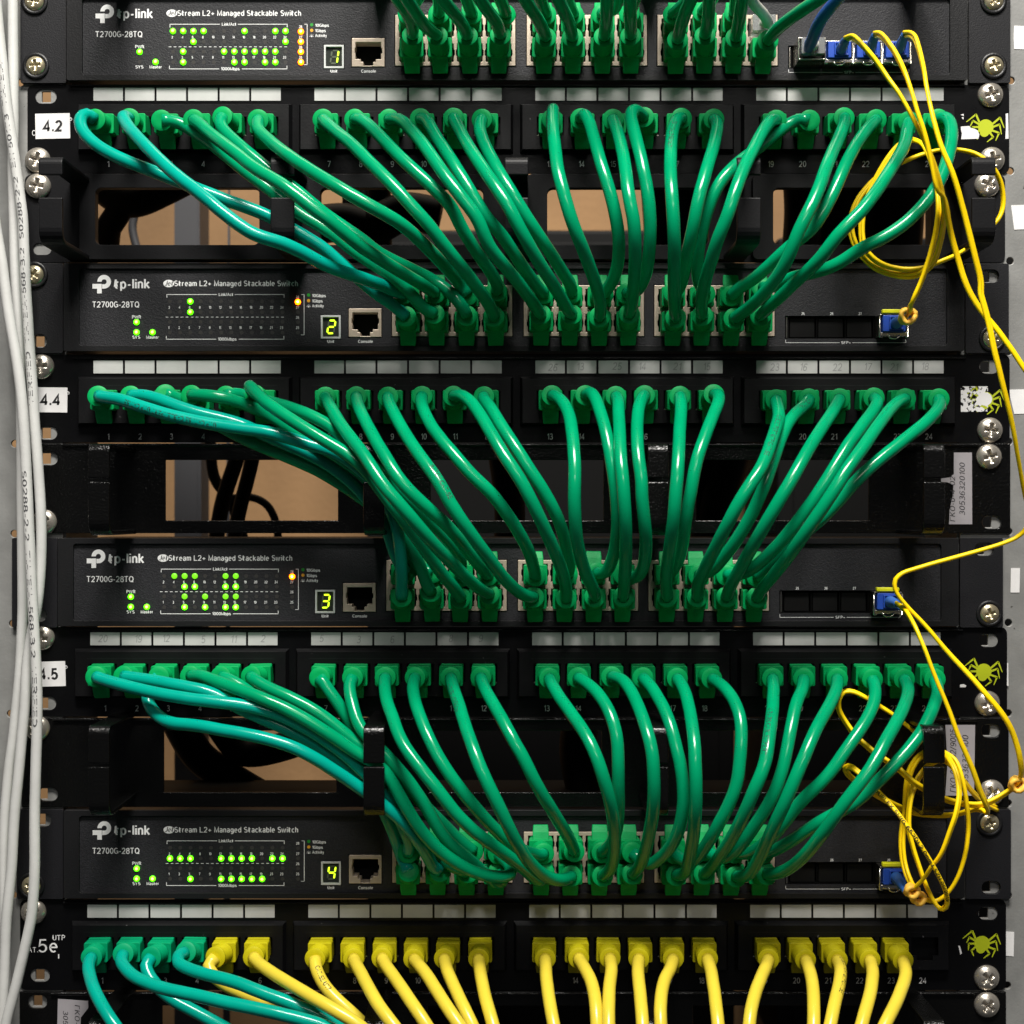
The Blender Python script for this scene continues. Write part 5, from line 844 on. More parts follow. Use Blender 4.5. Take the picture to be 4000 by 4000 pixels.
     '-76,-22,-78.9 -77,-25.2,-82.3 -76.4,-28.2,-85.9 -75.3,-31,-89.6 -74,-33.5,-93.5 -72.4,-35.7,-97.4 -70.1,-37.6,-101.2 -67.1,-39.1,-104.6 -63.7,-40.2,-107.8 -60.2,-41,-111 -56.9,-41.7,-114.3 -53.7,-42.2,-117.8 -50.5,-42.6,-121.4 -47.5,-42.8,-125.1 -44.7,-43,-129 -42,-43,-132.9 -39.5,-42.8,-137 -37.2,-42.4,-141.2 -34.9,-41.7,-145.3 -32.4,-40.9,-149.3 -29.5,-39.9,-153 -26.3,-38.8,-156.4 -23,-37.5,-159.6 -19.7,-36.1,-162.7 -16.5,-34.5,-165.9 -13.3,-32.8,-169.1 -10.2,-31,-172.3 -6.8,-29.2,-175 -3.9,-26.5,-174 -6.4,-24,-171'),
    ('4.5/9', 'green', '4.5/9', 'sw4/L5',
     '-60.4,-22,-78.8 -60.3,-26.1,-81 -59.9,-30.2,-83.3 -59.2,-34.1,-85.9 -58.2,-37.8,-88.6 -56.9,-41.4,-91.2 -55.4,-44.9,-93.9 -54,-48.5,-96.7 -52.6,-51.9,-99.6 -50.9,-55,-102.6 -48.8,-57.8,-105.8 -46.3,-60.1,-109 -43.6,-62,-112.3 -40.7,-63.7,-115.6 -37.8,-65,-119 -34.8,-65.9,-122.5 -31.9,-66.3,-126.2 -29.1,-66.2,-129.9 -26.3,-65.7,-133.6 -23.3,-64.9,-137.2 -20.2,-63.7,-140.5 -17.1,-62.3,-143.7 -13.8,-60.6,-146.6 -10.7,-58.6,-149.4 -7.6,-56.3,-152.1 -4.7,-53.7,-154.8 -2,-50.9,-157.4 0.6,-48,-160.1 3.2,-45.1,-162.7 5.6,-42.1,-165.3 7.8,-38.9,-168 9.8,-35.6,-170.6 11.9,-32.1,-172.9 14,-28,-173.4 15.4,-24,-171.5'),
    ('4.5/10', 'green', '4.5/10', 'sw4/U5',
     '-46.2,-22,-78.9 -46.7,-26.2,-81 -46.6,-30.2,-83.6 -45.9,-33.8,-86.6 -44.9,-37.3,-89.6 -43.6,-40.9,-92.5 -42.1,-44.2,-95.5 -40.5,-47.2,-98.8 -38.7,-49.9,-102.2 -36.7,-52.2,-105.9 -34.5,-54,-109.7 -32.1,-55.4,-113.5 -29.5,-56.3,-117.4 -26.8,-56.8,-121.2 -23.9,-56.8,-125 -21.1,-56.4,-128.8 -18.2,-55.6,-132.5 -15.4,-54.3,-136.1 -12.6,-52.8,-139.6 -9.9,-50.9,-143 -7.2,-48.7,-146.2 -4.5,-46.3,-149.3 -1.8,-43.7,-152.2 0.8,-40.8,-154.8 3.7,-37.7,-157.1 6.7,-34.7,-159 9.9,-31.5,-160.7 12.8,-28.1,-162.1 15.1,-24,-162.4'),
    ('4.5/11', 'green', '4.5/11', 'sw4/L6',
     '-29.2,-22,-78.9 -28.4,-26.4,-80.7 -27.7,-30.7,-82.5 -26.8,-35,-84.4 -25.8,-39.1,-86.4 -24.7,-43.2,-88.6 -23.7,-47.3,-90.8 -22.8,-51.4,-93.1 -21.7,-55.3,-95.6 -20.6,-59.1,-98.3 -19.3,-62.6,-101.2 -17.9,-65.8,-104.4 -16.4,-68.7,-107.9 -14.8,-70.9,-111.7 -12.9,-72.7,-115.7 -10.9,-73.7,-119.9 -8.8,-74.2,-124.1 -6.7,-74.1,-128.4 -4.7,-73.4,-132.7 -2.9,-72.2,-136.9 -1.1,-70.5,-140.9 0.6,-68.4,-144.9 2.4,-66,-148.6 4.1,-63.3,-152.1 5.9,-60.4,-155.4 7.7,-57.3,-158.5 9.6,-54,-161.3 11.6,-50.6,-164 13.8,-47.1,-166.4 16.1,-43.6,-168.6 18.6,-40,-170.5 21.3,-36.3,-171.9 23.9,-32.5,-172.7 26.3,-28.3,-173 28.2,-24,-173'),
    ('4.5/12', 'green', '4.5/12', 'sw4/U6',
     '-14.9,-22,-78.9 -14,-26.3,-80.8 -13,-30.5,-82.8 -11.7,-34.5,-84.8 -10.1,-38.4,-87 -8.4,-42.1,-89.4 -6.6,-45.7,-92 -4.7,-49.1,-94.7 -2.8,-52.2,-97.8 -0.8,-54.9,-101.1 1.3,-57,-104.8 3.7,-58.3,-108.7 5.9,-58.8,-112.8 8,-58.7,-117.1 10,-57.9,-121.3 12.1,-56.6,-125.3 14.1,-54.8,-129.2 16.2,-52.5,-132.8 18.1,-49.9,-136.3 19.9,-47.1,-139.6 21.6,-44.1,-142.9 23.3,-41,-146 24.9,-37.8,-149.2 26.4,-34.5,-152.2 27.6,-31,-155.2 28.7,-27.5,-158.3 29.6,-24,-161.3'),
    ('4.5/13', 'green', '4.5/13', 'sw4/L7',
     '17.9,-22,-79.3 18.6,-26.4,-80.9 19.5,-30.7,-82.5 20.6,-35,-84.1 21.9,-39.2,-85.9 23.4,-43.3,-87.7 25,-47.3,-89.6 26.6,-51.3,-91.5 28.3,-55.1,-93.6 30.2,-58.8,-95.9 32.1,-62.2,-98.6 34,-65.3,-101.6 35.8,-67.9,-105.1 37.5,-69.8,-109 39.1,-70.7,-113.4 40.5,-70.7,-117.9 41.9,-69.9,-122.3 43.1,-68.5,-126.7 44.1,-66.6,-130.8 45,-64.3,-134.9 45.7,-61.7,-138.7 46.2,-58.8,-142.4 46.6,-55.8,-146 46.9,-52.7,-149.5 47.1,-49.4,-152.9 47.2,-46.1,-156.3 47.1,-42.6,-159.5 46.9,-39.2,-162.7 46.6,-35.5,-165.7 45.7,-31.8,-168.4 44.5,-27.9,-170.8 43.1,-24,-173'),
    ('4.5/14', 'green', '4.5/14', 'sw4/U7',
     '31.4,-22,-79 33.5,-26.3,-79.9 35.7,-30.5,-81.1 37.8,-34.7,-82.6 39.9,-38.6,-84.5 41.8,-42.4,-86.9 43.6,-45.9,-89.7 45.2,-49,-93.1 46.5,-51.6,-97 47.5,-53.6,-101.3 48,-55,-106 48.2,-55.6,-110.8 48.3,-55.6,-115.7 48.4,-54.8,-120.5 48.5,-53.5,-125.2 48.7,-51.7,-129.7 48.9,-49.5,-134 48.9,-46.9,-138.2 48.9,-44.2,-142.2 48.7,-41.2,-146 48.2,-38.1,-149.7 47.4,-34.8,-153.3 46.2,-31.3,-156.5 44.5,-27.7,-159.3 42.8,-24,-161.9'),
    ('4.5/15', 'green', '4.5/15', 'sw4/L8',
     '47.5,-22,-78.5 49.4,-26.3,-78.5 51.2,-30.6,-78.8 52.7,-34.9,-79.7 54,-39.2,-81.3 55.2,-43.3,-83.2 56.2,-47.3,-85.3 57.2,-51.3,-87.7 58.1,-55.2,-90.1 59,-58.9,-92.9 59.9,-62.3,-95.9 60.8,-65.4,-99.3 61.7,-67.9,-103.2 62.4,-69.6,-107.5 62.8,-70.5,-112.1 63,-70.5,-116.8 63.2,-69.8,-121.4 63.3,-68.5,-125.9 63.3,-66.7,-130.2 63.2,-64.4,-134.4 63,-61.9,-138.3 62.7,-59.1,-142.1 62.4,-56.2,-145.7 62.1,-53.1,-149.2 61.7,-49.9,-152.7 61.3,-46.6,-156 60.8,-43.2,-159.2 60.4,-39.7,-162.2 59.8,-35.9,-165 59.2,-32,-167.5 58.3,-28,-169.8 57.3,-24,-172'),
    ('4.5/16', 'green', '4.5/16', 'sw4/U8',
     '62.4,-22,-79 64.2,-25.9,-80.9 65.9,-29.9,-82.9 67.3,-33.8,-85.2 68.7,-37.5,-87.7 70.1,-41.1,-90.4 71.3,-44.6,-93.5 72.4,-47.7,-96.8 73.4,-50.4,-100.6 74.3,-52.6,-104.6 75.2,-54.4,-108.9 76.2,-55.7,-113.4 76.9,-56.4,-118 77.5,-56.6,-122.7 77.8,-56.4,-127.4 77.9,-55.7,-132.1 77.6,-54.5,-136.6 77.1,-52.8,-141 76.4,-50.7,-145.2 75.4,-48.2,-149 74.1,-45.4,-152.7 72.6,-42.4,-156 70.9,-39.3,-159.1 68.9,-36,-161.8 66.7,-32.7,-164.5 63.9,-29.3,-165.8 60.6,-26.3,-164.4 57.3,-24,-161.9'),
    ('4.5/17', 'green', '4.5/17', 'sw4/L9',
     '78.8,-22,-79.3 79.7,-26.4,-80.8 80.4,-30.7,-82.5 80.9,-35,-84.4 81.3,-39.2,-86.5 81.5,-43.3,-88.9 81.7,-47.3,-91.3 81.8,-51.2,-93.9 81.9,-54.9,-96.8 82,-58.4,-100 82.1,-61.5,-103.6 82.1,-64.1,-107.5 82,-66,-111.8 82.1,-67.1,-116.4 82.2,-67.2,-121.1 82.3,-66.6,-125.8 82.4,-65.3,-130.3 82.4,-63.5,-134.6 82.5,-61.2,-138.7 82.5,-58.5,-142.7 82.5,-55.7,-146.4 82.4,-52.7,-150.1 82.3,-49.5,-153.6 82.2,-46.3,-157 82.1,-42.9,-160.3 82,-39.5,-163.6 81.9,-36,-166.6 81.3,-32.1,-169.2 79.9,-28.1,-171.2 78.1,-24,-172.7'),
    ('4.5/18', 'green', '4.5/18', 'sw4/U9',
     '95.2,-22,-79.4 97.4,-26,-80.7 99.5,-29.9,-82.3 101.4,-33.6,-84.6 103,-37.2,-87.2 104.1,-40.7,-90.1 104.9,-44,-93.4 105.3,-46.8,-97.2 105.2,-49.1,-101.3 104.8,-51,-105.6 104.3,-52.4,-110.1 103.7,-53.3,-114.7 103.1,-53.9,-119.4 102.2,-53.9,-124 100.9,-53.6,-128.5 99.2,-52.7,-132.9 97.5,-51.5,-137.1 95.7,-49.9,-141.1 94.1,-47.8,-145.1 92.5,-45.4,-148.8 91,-42.8,-152.4 89.5,-39.9,-155.9 88,-36.9,-159.2 86.2,-33.8,-162.2 83.6,-30.6,-164.5 80.4,-27.2,-164.3 77.4,-24,-162.4'),
    ('4.5/19', 'green', '4.5/19', 'sw4/L10',
     '124.2,-22,-79.3 123.7,-26.4,-80.9 123.1,-30.7,-82.7 122.4,-34.9,-84.7 121.5,-39,-86.8 120.7,-43.1,-89 119.8,-47.1,-91.3 118.8,-50.9,-93.8 117.8,-54.7,-96.5 116.7,-58.2,-99.4 115.7,-61.4,-102.6 114.7,-64.2,-106.2 113.6,-66.5,-110.2 112.1,-68.1,-114.4 110.3,-68.9,-118.6 108.4,-68.8,-122.9 106.8,-67.9,-127.3 105.4,-66.4,-131.5 104.1,-64.4,-135.5 102.9,-62,-139.4 101.8,-59.2,-143 100.7,-56.2,-146.4 99.6,-53,-149.7 98.5,-49.7,-152.9 97.4,-46.3,-155.9 96.5,-42.8,-158.9 95.6,-39.2,-161.8 94.7,-35.5,-164.5 93.7,-31.7,-167.1 92.5,-27.8,-169.6 91.3,-24,-172'),
    ('4.5/20', 'green', '4.5/20', 'sw4/U10',
     '139,-22,-79.4 138,-25.7,-82.2 136.5,-29.4,-84.9 134.4,-32.9,-87.4 132.6,-36.3,-90.3 131.1,-39.4,-93.7 129.8,-42.2,-97.3 128.5,-44.7,-101.2 127.3,-46.8,-105.3 126.1,-48.5,-109.6 124.9,-49.8,-114.1 123.6,-50.6,-118.6 122,-51,-123.1 120.3,-51.1,-127.6 118.3,-50.7,-131.9 116.2,-49.8,-136.1 114,-48.5,-140.2 111.8,-46.9,-144.1 109.8,-44.9,-148 107.8,-42.6,-151.7 105.9,-40,-155.2 103.8,-37.2,-158.5 101.3,-34.2,-161.2 98.1,-30.9,-162.6 95,-27.4,-162 91.9,-24,-160.7'),
    ('4.5/21', 'green', '4.5/21', 'sw4/L11',
     '155,-22,-79.4 154.1,-26.3,-81.3 152.8,-30.5,-83.2 151.2,-34.5,-85.1 149.2,-38.3,-87.3 147.1,-42.1,-89.4 144.9,-45.7,-91.6 142.6,-49.2,-93.9 140.3,-52.5,-96.4 138,-55.6,-99.2 135.8,-58.4,-102.4 133.7,-60.8,-105.9 131.6,-62.8,-109.8 129.5,-64.2,-113.8 127.5,-65.1,-118 125.6,-65.3,-122.4 123.8,-64.9,-126.8 122.2,-63.9,-131.2 120.7,-62.2,-135.4 119.3,-60.2,-139.5 118.2,-57.8,-143.5 117.1,-55.2,-147.4 116.2,-52.3,-151.1 115.3,-49.3,-154.7 114.5,-46.2,-158.2 113.6,-42.9,-161.6 112.7,-39.5,-164.8 111.7,-36.1,-167.9 110.3,-32.3,-170.5 108.6,-28.2,-172.2 106.5,-24,-173.3'),
    ('4.5/22', 'green', '4.5/22', 'sw4/U11',
     '171.8,-22,-79.8 171.9,-25.8,-82.7 171.3,-29.3,-85.8 170,-32.5,-89.1 168.1,-35.4,-92.4 165.8,-38,-95.6 163.2,-40.5,-98.7 160.4,-42.6,-101.9 157.5,-44.4,-105.3 154.6,-45.8,-108.8 151.7,-46.9,-112.4 148.9,-47.7,-116.2 145.9,-48.1,-119.9 142.7,-48.3,-123.4 139.3,-48.2,-126.7 135.9,-47.8,-130 132.7,-47.1,-133.5 129.9,-46.1,-137.2 127.4,-44.8,-141.1 125,-43.2,-144.8 122.6,-41.3,-148.5 120.1,-39,-151.9 117.6,-36.5,-155 115,-33.8,-157.9 112.2,-30.8,-160.3 109.1,-27.4,-161.5 105.8,-24,-161.9'),
    ('4.5/23', 'green', '4.5/23', 'sw4/L12',
     '187,-22,-79.7 186.9,-26.4,-81.3 186.5,-30.6,-83.1 185.3,-34.7,-85.2 183.7,-38.4,-87.5 181.8,-42,-89.7 179.7,-45.5,-92 177.4,-49,-94.3 175.1,-52.3,-96.6 172.7,-55.4,-99.1 170.2,-58.3,-101.7 167.7,-61,-104.7 165.3,-63.3,-108 162.8,-65.2,-111.4 160.2,-66.8,-114.9 157.3,-67.9,-118.4 154.3,-68.6,-122 151.4,-68.7,-125.7 148.7,-68.3,-129.4 146.3,-67.2,-133.3 144,-65.7,-137.1 142,-63.8,-140.8 140.1,-61.6,-144.5 138.4,-59,-148 136.8,-56.2,-151.4 135.2,-53.2,-154.6 133.7,-50,-157.6 132.1,-46.6,-160.5 130.5,-43.2,-163.2 128.8,-39.6,-165.6 126.9,-36,-167.8 124.8,-32.2,-169.6 122.9,-28.2,-171.1 121.1,-24,-172.2'),
    ('4.5/24', 'green', '4.5/24', 'sw4/U12',
     '201.5,-22,-79.7 201.6,-25.6,-82.7 200.8,-29.1,-85.7 199,-32.3,-88.6 197,-35.3,-91.6 194.8,-38.1,-94.6 192.4,-40.7,-97.7 189.9,-43.1,-100.9 187.1,-45.2,-104 184.1,-46.9,-107.1 180.9,-48.4,-110.3 177.6,-49.6,-113.4 174.3,-50.5,-116.5 170.9,-51.2,-119.7 167.5,-51.5,-122.9 164.1,-51.6,-126.2 160.8,-51.4,-129.4 157.3,-50.9,-132.5 153.6,-50,-135.3 149.7,-48.9,-137.7 145.9,-47.6,-140.1 142.3,-45.9,-142.6 139,-44,-145.3 135.9,-41.8,-148 133.1,-39.3,-150.8 130.4,-36.6,-153.5 127.8,-33.7,-156.1 125,-30.8,-158.5 122.1,-27.7,-160.6 119.6,-24,-161.9'),
    ('5e/1', 'teal', '5e/1', '',
     '-200.4,-22,-212.2 -200.2,-26.7,-213.2 -199.2,-31.2,-214.8 -197.5,-35.4,-216.4 -195.6,-39.6,-218.1 -193.5,-43.5,-220 -191.1,-47.1,-222.1 -188.5,-50.5,-224.3 -185.7,-53.6,-226.8 -182.7,-56.3,-229.5 -179.6,-58.5,-232.5 -176.5,-60.1,-235.9 -173.6,-61.3,-239.6 -170.8,-62.3,-243.4'),
    ('5e/2', 'teal', '5e/2', '',
     '-185.3,-22,-210.6 -185.1,-26.2,-212.7 -182.7,-29.7,-214.6 -179.6,-33,-216.1 -176.2,-36,-217.3 -172.5,-38.9,-218 -168.6,-41.6,-218.5 -164.6,-44.1,-219 -160.5,-46.4,-219.3 -156.3,-48.5,-219.6 -152,-50.4,-219.8 -147.6,-52.2,-220.1 -143.2,-53.9,-220.4 -138.7,-55.4,-220.9 -134.3,-56.9,-221.4 -129.8,-58.2,-222 -125.2,-59.5,-222.5 -120.6,-60.6,-223 -116,-61.6,-223.6 -111.4,-62.4,-224.3 -106.8,-63.2,-225 -102.2,-63.8,-225.9 -97.6,-64.3,-226.8 -93,-64.7,-227.9 -88.4,-64.9,-229.1 -83.9,-65.1,-230.6 -79.6,-65.2,-232.4 -75.3,-65.3,-234.5 -71.2,-65.4,-236.9 -67.2,-65.4,-239.4'),
    ('5e/3', 'teal', '5e/3', '',
     '-172,-22,-212.2 -173.5,-25.5,-215.2 -171.4,-28.1,-218.9 -168.2,-30.3,-222 -164.6,-32.3,-224.9 -160.6,-33.8,-227.4 -156.3,-35.1,-229.5 -151.8,-36,-231.5 -147.3,-36.6,-233.6 -142.8,-37.1,-235.8 -138.4,-37.4,-238 -134,-37.6,-240.4 -129.7,-37.8,-242.9 -125.5,-37.9,-245.6 -121.3,-38,-248.3'),
    ('5e/4', 'teal', '5e/4', '',
     '-155.5,-22,-209.7 -157.9,-26,-210.4 -157,-30,-212.5 -153.5,-32.9,-213.6 -149.6,-35.6,-214.2 -145.6,-38,-214.6 -141.4,-40.3,-215 -137.2,-42.3,-215.3 -132.8,-44.2,-215.7 -128.5,-46,-216.3 -124.1,-47.6,-217.2 -119.8,-49.1,-218.4 -115.4,-50.4,-219.6 -111,-51.5,-220.9 -106.5,-52.5,-222.1 -102,-53.3,-223.5 -97.6,-54,-225 -93.2,-54.6,-226.6 -88.8,-55,-228.4 -84.5,-55.4,-230.3 -80.3,-55.7,-232.6 -76.3,-55.8,-235.1 -72.5,-56,-237.9 -68.8,-56,-240.8 -65.1,-56.1,-243.8'),
    ('5e/5', 'yellow', '5e/5', '',
     '-141.4,-22,-212.2 -143.9,-24.6,-215.4 -141.5,-26.9,-218.9 -137.7,-28.8,-221.6 -133.4,-30.2,-223.7 -128.9,-31.2,-225.4 -124.3,-32,-227.1 -119.6,-32.5,-228.8 -115,-32.9,-230.6 -110.3,-33.2,-232.3 -105.7,-33.4,-234.1 -101.1,-33.6,-236 -96.5,-33.7,-238 -92,-33.8,-240.1 -87.6,-33.9,-242.3 -83.2,-33.9,-244.6 -78.8,-34,-247.1 -74.5,-34,-249.6 -70.3,-34,-252.2'),
    ('5e/6', 'yellow', '5e/6', '',
     '-123.2,-22,-212.1 -120.8,-26.1,-212.9 -118.2,-30.3,-213.4 -115.5,-34.3,-213.7 -112.5,-38.1,-214.2 -109.4,-41.9,-214.7 -106.3,-45.6,-215.1 -103.1,-49.3,-215.6 -99.7,-52.7,-216.3 -96.2,-56,-217.1 -92.5,-59,-218.1 -88.6,-61.8,-219.3 -84.6,-64.2,-220.6 -80.5,-66.3,-222.2 -76.3,-67.9,-224 -72,-69.2,-226.1 -67.9,-70.2,-228.6 -64.1,-70.8,-231.5 -60.6,-71.3,-234.9 -57.2,-71.6,-238.4'),
    ('5e/7', 'yellow', '5e/7', '',
     '-93.9,-22,-212.9 -92.9,-25.8,-216 -90.9,-29.1,-219.1 -88.3,-32.2,-222 -85.1,-34.9,-224.8 -81.6,-37.1,-227.5 -77.8,-38.8,-230.3 -73.9,-39.9,-233.3 -70.2,-40.7,-236.5 -66.8,-41.3,-240.1 -63.7,-41.7,-244 -60.9,-42,-248.2'),
    ('5e/8', 'yellow', '5e/8', '',
     '-75.5,-22,-212.9 -74.2,-26.7,-213.3 -72.8,-31.3,-213.7 -71.3,-35.9,-214.3 -69.6,-40.5,-215.1 -68,-45,-216.1 -66.2,-49.4,-217.2 -64.4,-53.7,-218.5 -62.4,-57.9,-220 -60.2,-61.9,-221.8 -57.6,-65.5,-223.9 -54.7,-68.5,-226.4 -51.7,-71,-229.3 -48.7,-73,-232.6 -45.8,-74.7,-236.1'),
    ('5e/9', 'yellow', '5e/9', '',
     '-62,-22,-212.6 -60.4,-26.9,-213.3 -58.7,-31.7,-214 -56.8,-36.4,-214.7 -54.7,-41,-215.7 -52.7,-45.6,-216.7 -50.6,-50.2,-217.8 -48.4,-54.7,-219.2 -46.1,-58.9,-220.9 -43.5,-62.8,-223.1 -40.7,-66,-225.9 -37.8,-68.5,-229.4 -34.8,-70.2,-233.2 -31.9,-71.6,-237.2'),
    ('5e/10', 'yellow', '5e/10', '',
     '-46.8,-22,-213.1 -45.1,-26.8,-213.3 -43.3,-31.6,-213.6 -41.4,-36.3,-214.2 -39.4,-41,-215.1 -37.4,-45.6,-216.3 -35.5,-50.1,-217.7 -33.4,-54.5,-219.3 -31.2,-58.7,-221.2 -28.7,-62.6,-223.5 -26,-65.9,-226.2 -23.1,-68.6,-229.5 -20.1,-70.7,-233.1 -17.2,-72.4,-236.9'),
    ('5e/11', 'yellow', '5e/11', '',
     '-32.3,-22,-212.9 -31.6,-26.7,-213.8 -30.7,-31.4,-214.8 -29.7,-36.1,-215.8 -28.4,-40.7,-216.9 -27,-45.1,-218.4 -25.4,-49.4,-220.1 -23.8,-53.6,-222 -21.9,-57.4,-224.4 -19.9,-60.8,-227.3 -17.8,-63.5,-230.7 -15.7,-65.7,-234.6 -13.7,-67.4,-238.7'),
    ('5e/12', 'yellow', '5e/12', '',
     '-15.9,-22,-212.9 -15.5,-26.8,-213.6 -15.1,-31.6,-214.4 -14.7,-36.4,-215.3 -14.2,-41.2,-216.3 -13.6,-45.9,-217.5 -12.9,-50.4,-219.2 -12.1,-54.8,-221.1 -11,-59,-223.4 -9.8,-62.9,-226.1 -8.5,-66.3,-229.4 -7.2,-69.1,-233.1 -6,-71.6,-237.2'),
    ('5e/13', 'yellow', '5e/13', '',
     '15.8,-22,-212.9 15.8,-27.2,-213.7 15.9,-32.4,-214.6 15.9,-37.6,-215.5 16,-42.8,-216.6 16.3,-47.8,-218.1 16.6,-52.7,-220.1 17.1,-57.4,-222.4 17.7,-61.8,-225.2 18.5,-65.7,-228.7 19.4,-68.9,-232.8 20.3,-71.6,-237.2'),
    ('5e/14', 'yellow', '5e/14', '',
     '31.8,-22,-212.6 32.7,-27.1,-213.1 33.7,-32.1,-213.7 34.8,-37.2,-214.6 35.9,-42.1,-215.7 36.8,-46.9,-217.3 37.4,-51.7,-219.4 37.8,-56.2,-221.9 38,-60.2,-225.2 38.1,-63.5,-229.2 38.2,-66.1,-233.6 38.4,-68.2,-238.4'),
    ('5e/15', 'yellow', '5e/15', '',
     '46.7,-22,-212.6 46.8,-27.2,-213.6 46.7,-32.4,-214.5 46.2,-37.6,-215.4 45.5,-42.7,-216.5 44.8,-47.8,-218 44.3,-52.7,-219.8 43.9,-57.5,-222 43.5,-62,-224.8 43.3,-65.9,-228.4 43.1,-69.1,-232.6 42.9,-71.9,-237.1'),
    ('5e/16', 'yellow', '5e/16', '',
     '60.4,-22,-212.9 59.7,-27.2,-213.7 59.2,-32.3,-214.5 58.8,-37.5,-215.4 58.6,-42.6,-216.6 58.5,-47.7,-218 58.5,-52.5,-220 58.4,-57.3,-222.3 58.4,-61.7,-225.1 58.4,-65.6,-228.6 58.4,-68.9,-232.7 58.4,-71.6,-237.2'),
    ('5e/17', 'yellow', '5e/17', '',
     '76.8,-22,-212.9 75.6,-26.9,-214.1 74.2,-31.8,-215.2 72.5,-36.7,-215.9 70.8,-41.5,-217 69.5,-46.3,-218.5 68.4,-51,-220.3 67.6,-55.7,-222.5 67,-59.9,-225.4 66.8,-63.5,-229.2 66.7,-66.3,-233.6 66.7,-68.5,-238.3'),
    ('5e/18', 'yellow', '5e/18', '',
     '93.2,-22,-212.9 93.2,-27.2,-213.7 93.2,-32.4,-214.5 93.1,-37.6,-215.4 92.8,-42.7,-216.5 92.6,-47.7,-218 92.5,-52.6,-219.9 92.3,-57.3,-222.2 92.2,-61.8,-225 92.2,-65.7,-228.5 92.2,-68.9,-232.7 92.4,-71.6,-237.2'),
    ('5e/19', 'yellow', '5e/19', '',
     '122.2,-22,-213.1 120.8,-26.9,-213.5 119.3,-31.8,-213.9 117.6,-36.5,-214.5 115.8,-41.2,-215.4 114,-45.9,-216.6 112.1,-50.4,-218.1 110.4,-54.9,-219.8 108.8,-59.2,-222 107.3,-63.2,-224.8 106.2,-66.6,-228.5 105.4,-69.3,-232.7 104.7,-71.6,-237.2'),
    ('5e/20', 'yellow', '5e/20', '',
     '139.9,-22,-213.5 139.8,-27.3,-214 139.5,-32.5,-214.7 139.2,-37.7,-215.5 138.8,-42.8,-216.7 138.2,-47.9,-218.1 137.5,-52.8,-219.9 136.7,-57.5,-222.2 135.9,-61.8,-225.1 135.1,-65.6,-228.6 134.3,-68.8,-232.8 133.5,-71.6,-237.2'),
    ('5e/21', 'yellow', '5e/21', '',
     '155,-22,-213.5 154.8,-27,-214 154.3,-31.9,-214.6 153.4,-36.7,-215.4 152.1,-41.5,-216.4 150.7,-46.1,-217.7 149.1,-50.6,-219.2 147.4,-54.9,-221 145.7,-59,-223.2 144.1,-62.8,-226 142.5,-66.2,-229.3 140.9,-69.1,-233.1 139.5,-71.6,-237.2'),
    ('5e/22', 'yellow', '5e/22', '',
     '170.6,-22,-213.5 170.1,-27,-214.3 169.4,-31.9,-215.1 168.4,-36.7,-216.2 167,-41.4,-217.3 165.6,-46.1,-218.5 164,-50.7,-219.9 162.2,-55.1,-221.6 160.3,-59.2,-223.7 158.3,-63,-226.3 156.4,-66.3,-229.5 154.4,-69.2,-233.2 152.5,-71.6,-237.2'),
    ('5e/23', 'yellow', '5e/23', '',
     '186.4,-22,-213.9 185.7,-26.8,-214.6 185,-31.5,-215.3 183.9,-36.2,-216.1 182.3,-40.6,-217.2 180.4,-44.9,-218.4 178.3,-49.1,-219.8 176.2,-53.2,-221.3 173.9,-57.1,-223 171.4,-60.9,-224.9 168.8,-64.3,-227.2 166.2,-67.2,-230.1 163.7,-69.6,-233.5 161.3,-71.6,-237.2'),
    ('sw1/L1', 'green', '', 'sw1/L1',
     '-47.3,-24,226.4 -46.9,-29,226.8 -46.5,-34,227.2 -46.5,-39.1,227.5 -46.9,-44.1,227.8 -47.7,-49.1,228.1 -48.5,-54,228.3 -49.4,-59,228.4 -50.4,-63.9,228.7 -51.4,-68.9,229.2 -52.6,-73.7,230.1 -53.8,-78.4,231.5 -55.3,-82.8,233.5 -56.7,-86.7,236.2 -58.3,-90.1,239.7 -59.8,-92.8,243.6 -61.5,-95,247.9'),
    ('sw1/L2', 'green', '', 'sw1/L2',
     '-35.5,-24,226.3 -36.7,-28.8,225.9 -38,-33.6,225.5 -39.1,-38.5,225.2 -40.2,-43.3,224.9 -41.2,-48.2,224.9 -42.1,-53.1,224.9 -43,-58,225.1 -44,-62.9,225.4 -45,-67.8,225.9 -46.1,-72.6,226.6 -47.3,-77.3,227.7 -48.7,-81.8,229.3 -50.1,-86,231.6 -51.5,-89.6,234.7 -52.9,-92.4,238.6 -54.3,-94.4,243 -55.7,-96,247.5'),
    ('sw1/L3', 'green', '', 'sw1/L3',
     '-21.2,-24,226.3 -21.8,-28.9,226.5 -22.4,-33.8,226.7 -23.1,-38.7,226.9 -24,-43.5,226.9 -24.9,-48.4,226.9 -26,-53.2,227 -27.1,-58,227 -28.4,-62.8,227.1 -29.7,-67.6,227.4 -31.1,-72.3,228 -32.6,-76.9,229 -34.3,-81.3,230.5 -36,-85.3,232.7 -37.7,-89,235.5 -39.4,-91.9,239.1 -41,-94.2,243.2 -42.6,-96,247.5'),
    ('sw1/L4', 'green', '', 'sw1/L4',
     '-5.5,-24,226.6 -6,-28.9,227 -6.5,-33.8,227.2 -7.1,-38.6,227.4 -8,-43.5,227.5 -9,-48.3,227.5 -10.2,-53.1,227.5 -11.3,-57.8,227.6 -12.5,-62.6,227.8 -13.7,-67.3,228.1 -15,-72,228.8 -16.5,-76.6,229.8 -18,-81,231.3 -19.7,-85.1,233.4 -21.5,-88.8,236.2 -23.4,-91.7,239.6 -25.4,-94.1,243.4 -27.3,-96,247.5'),
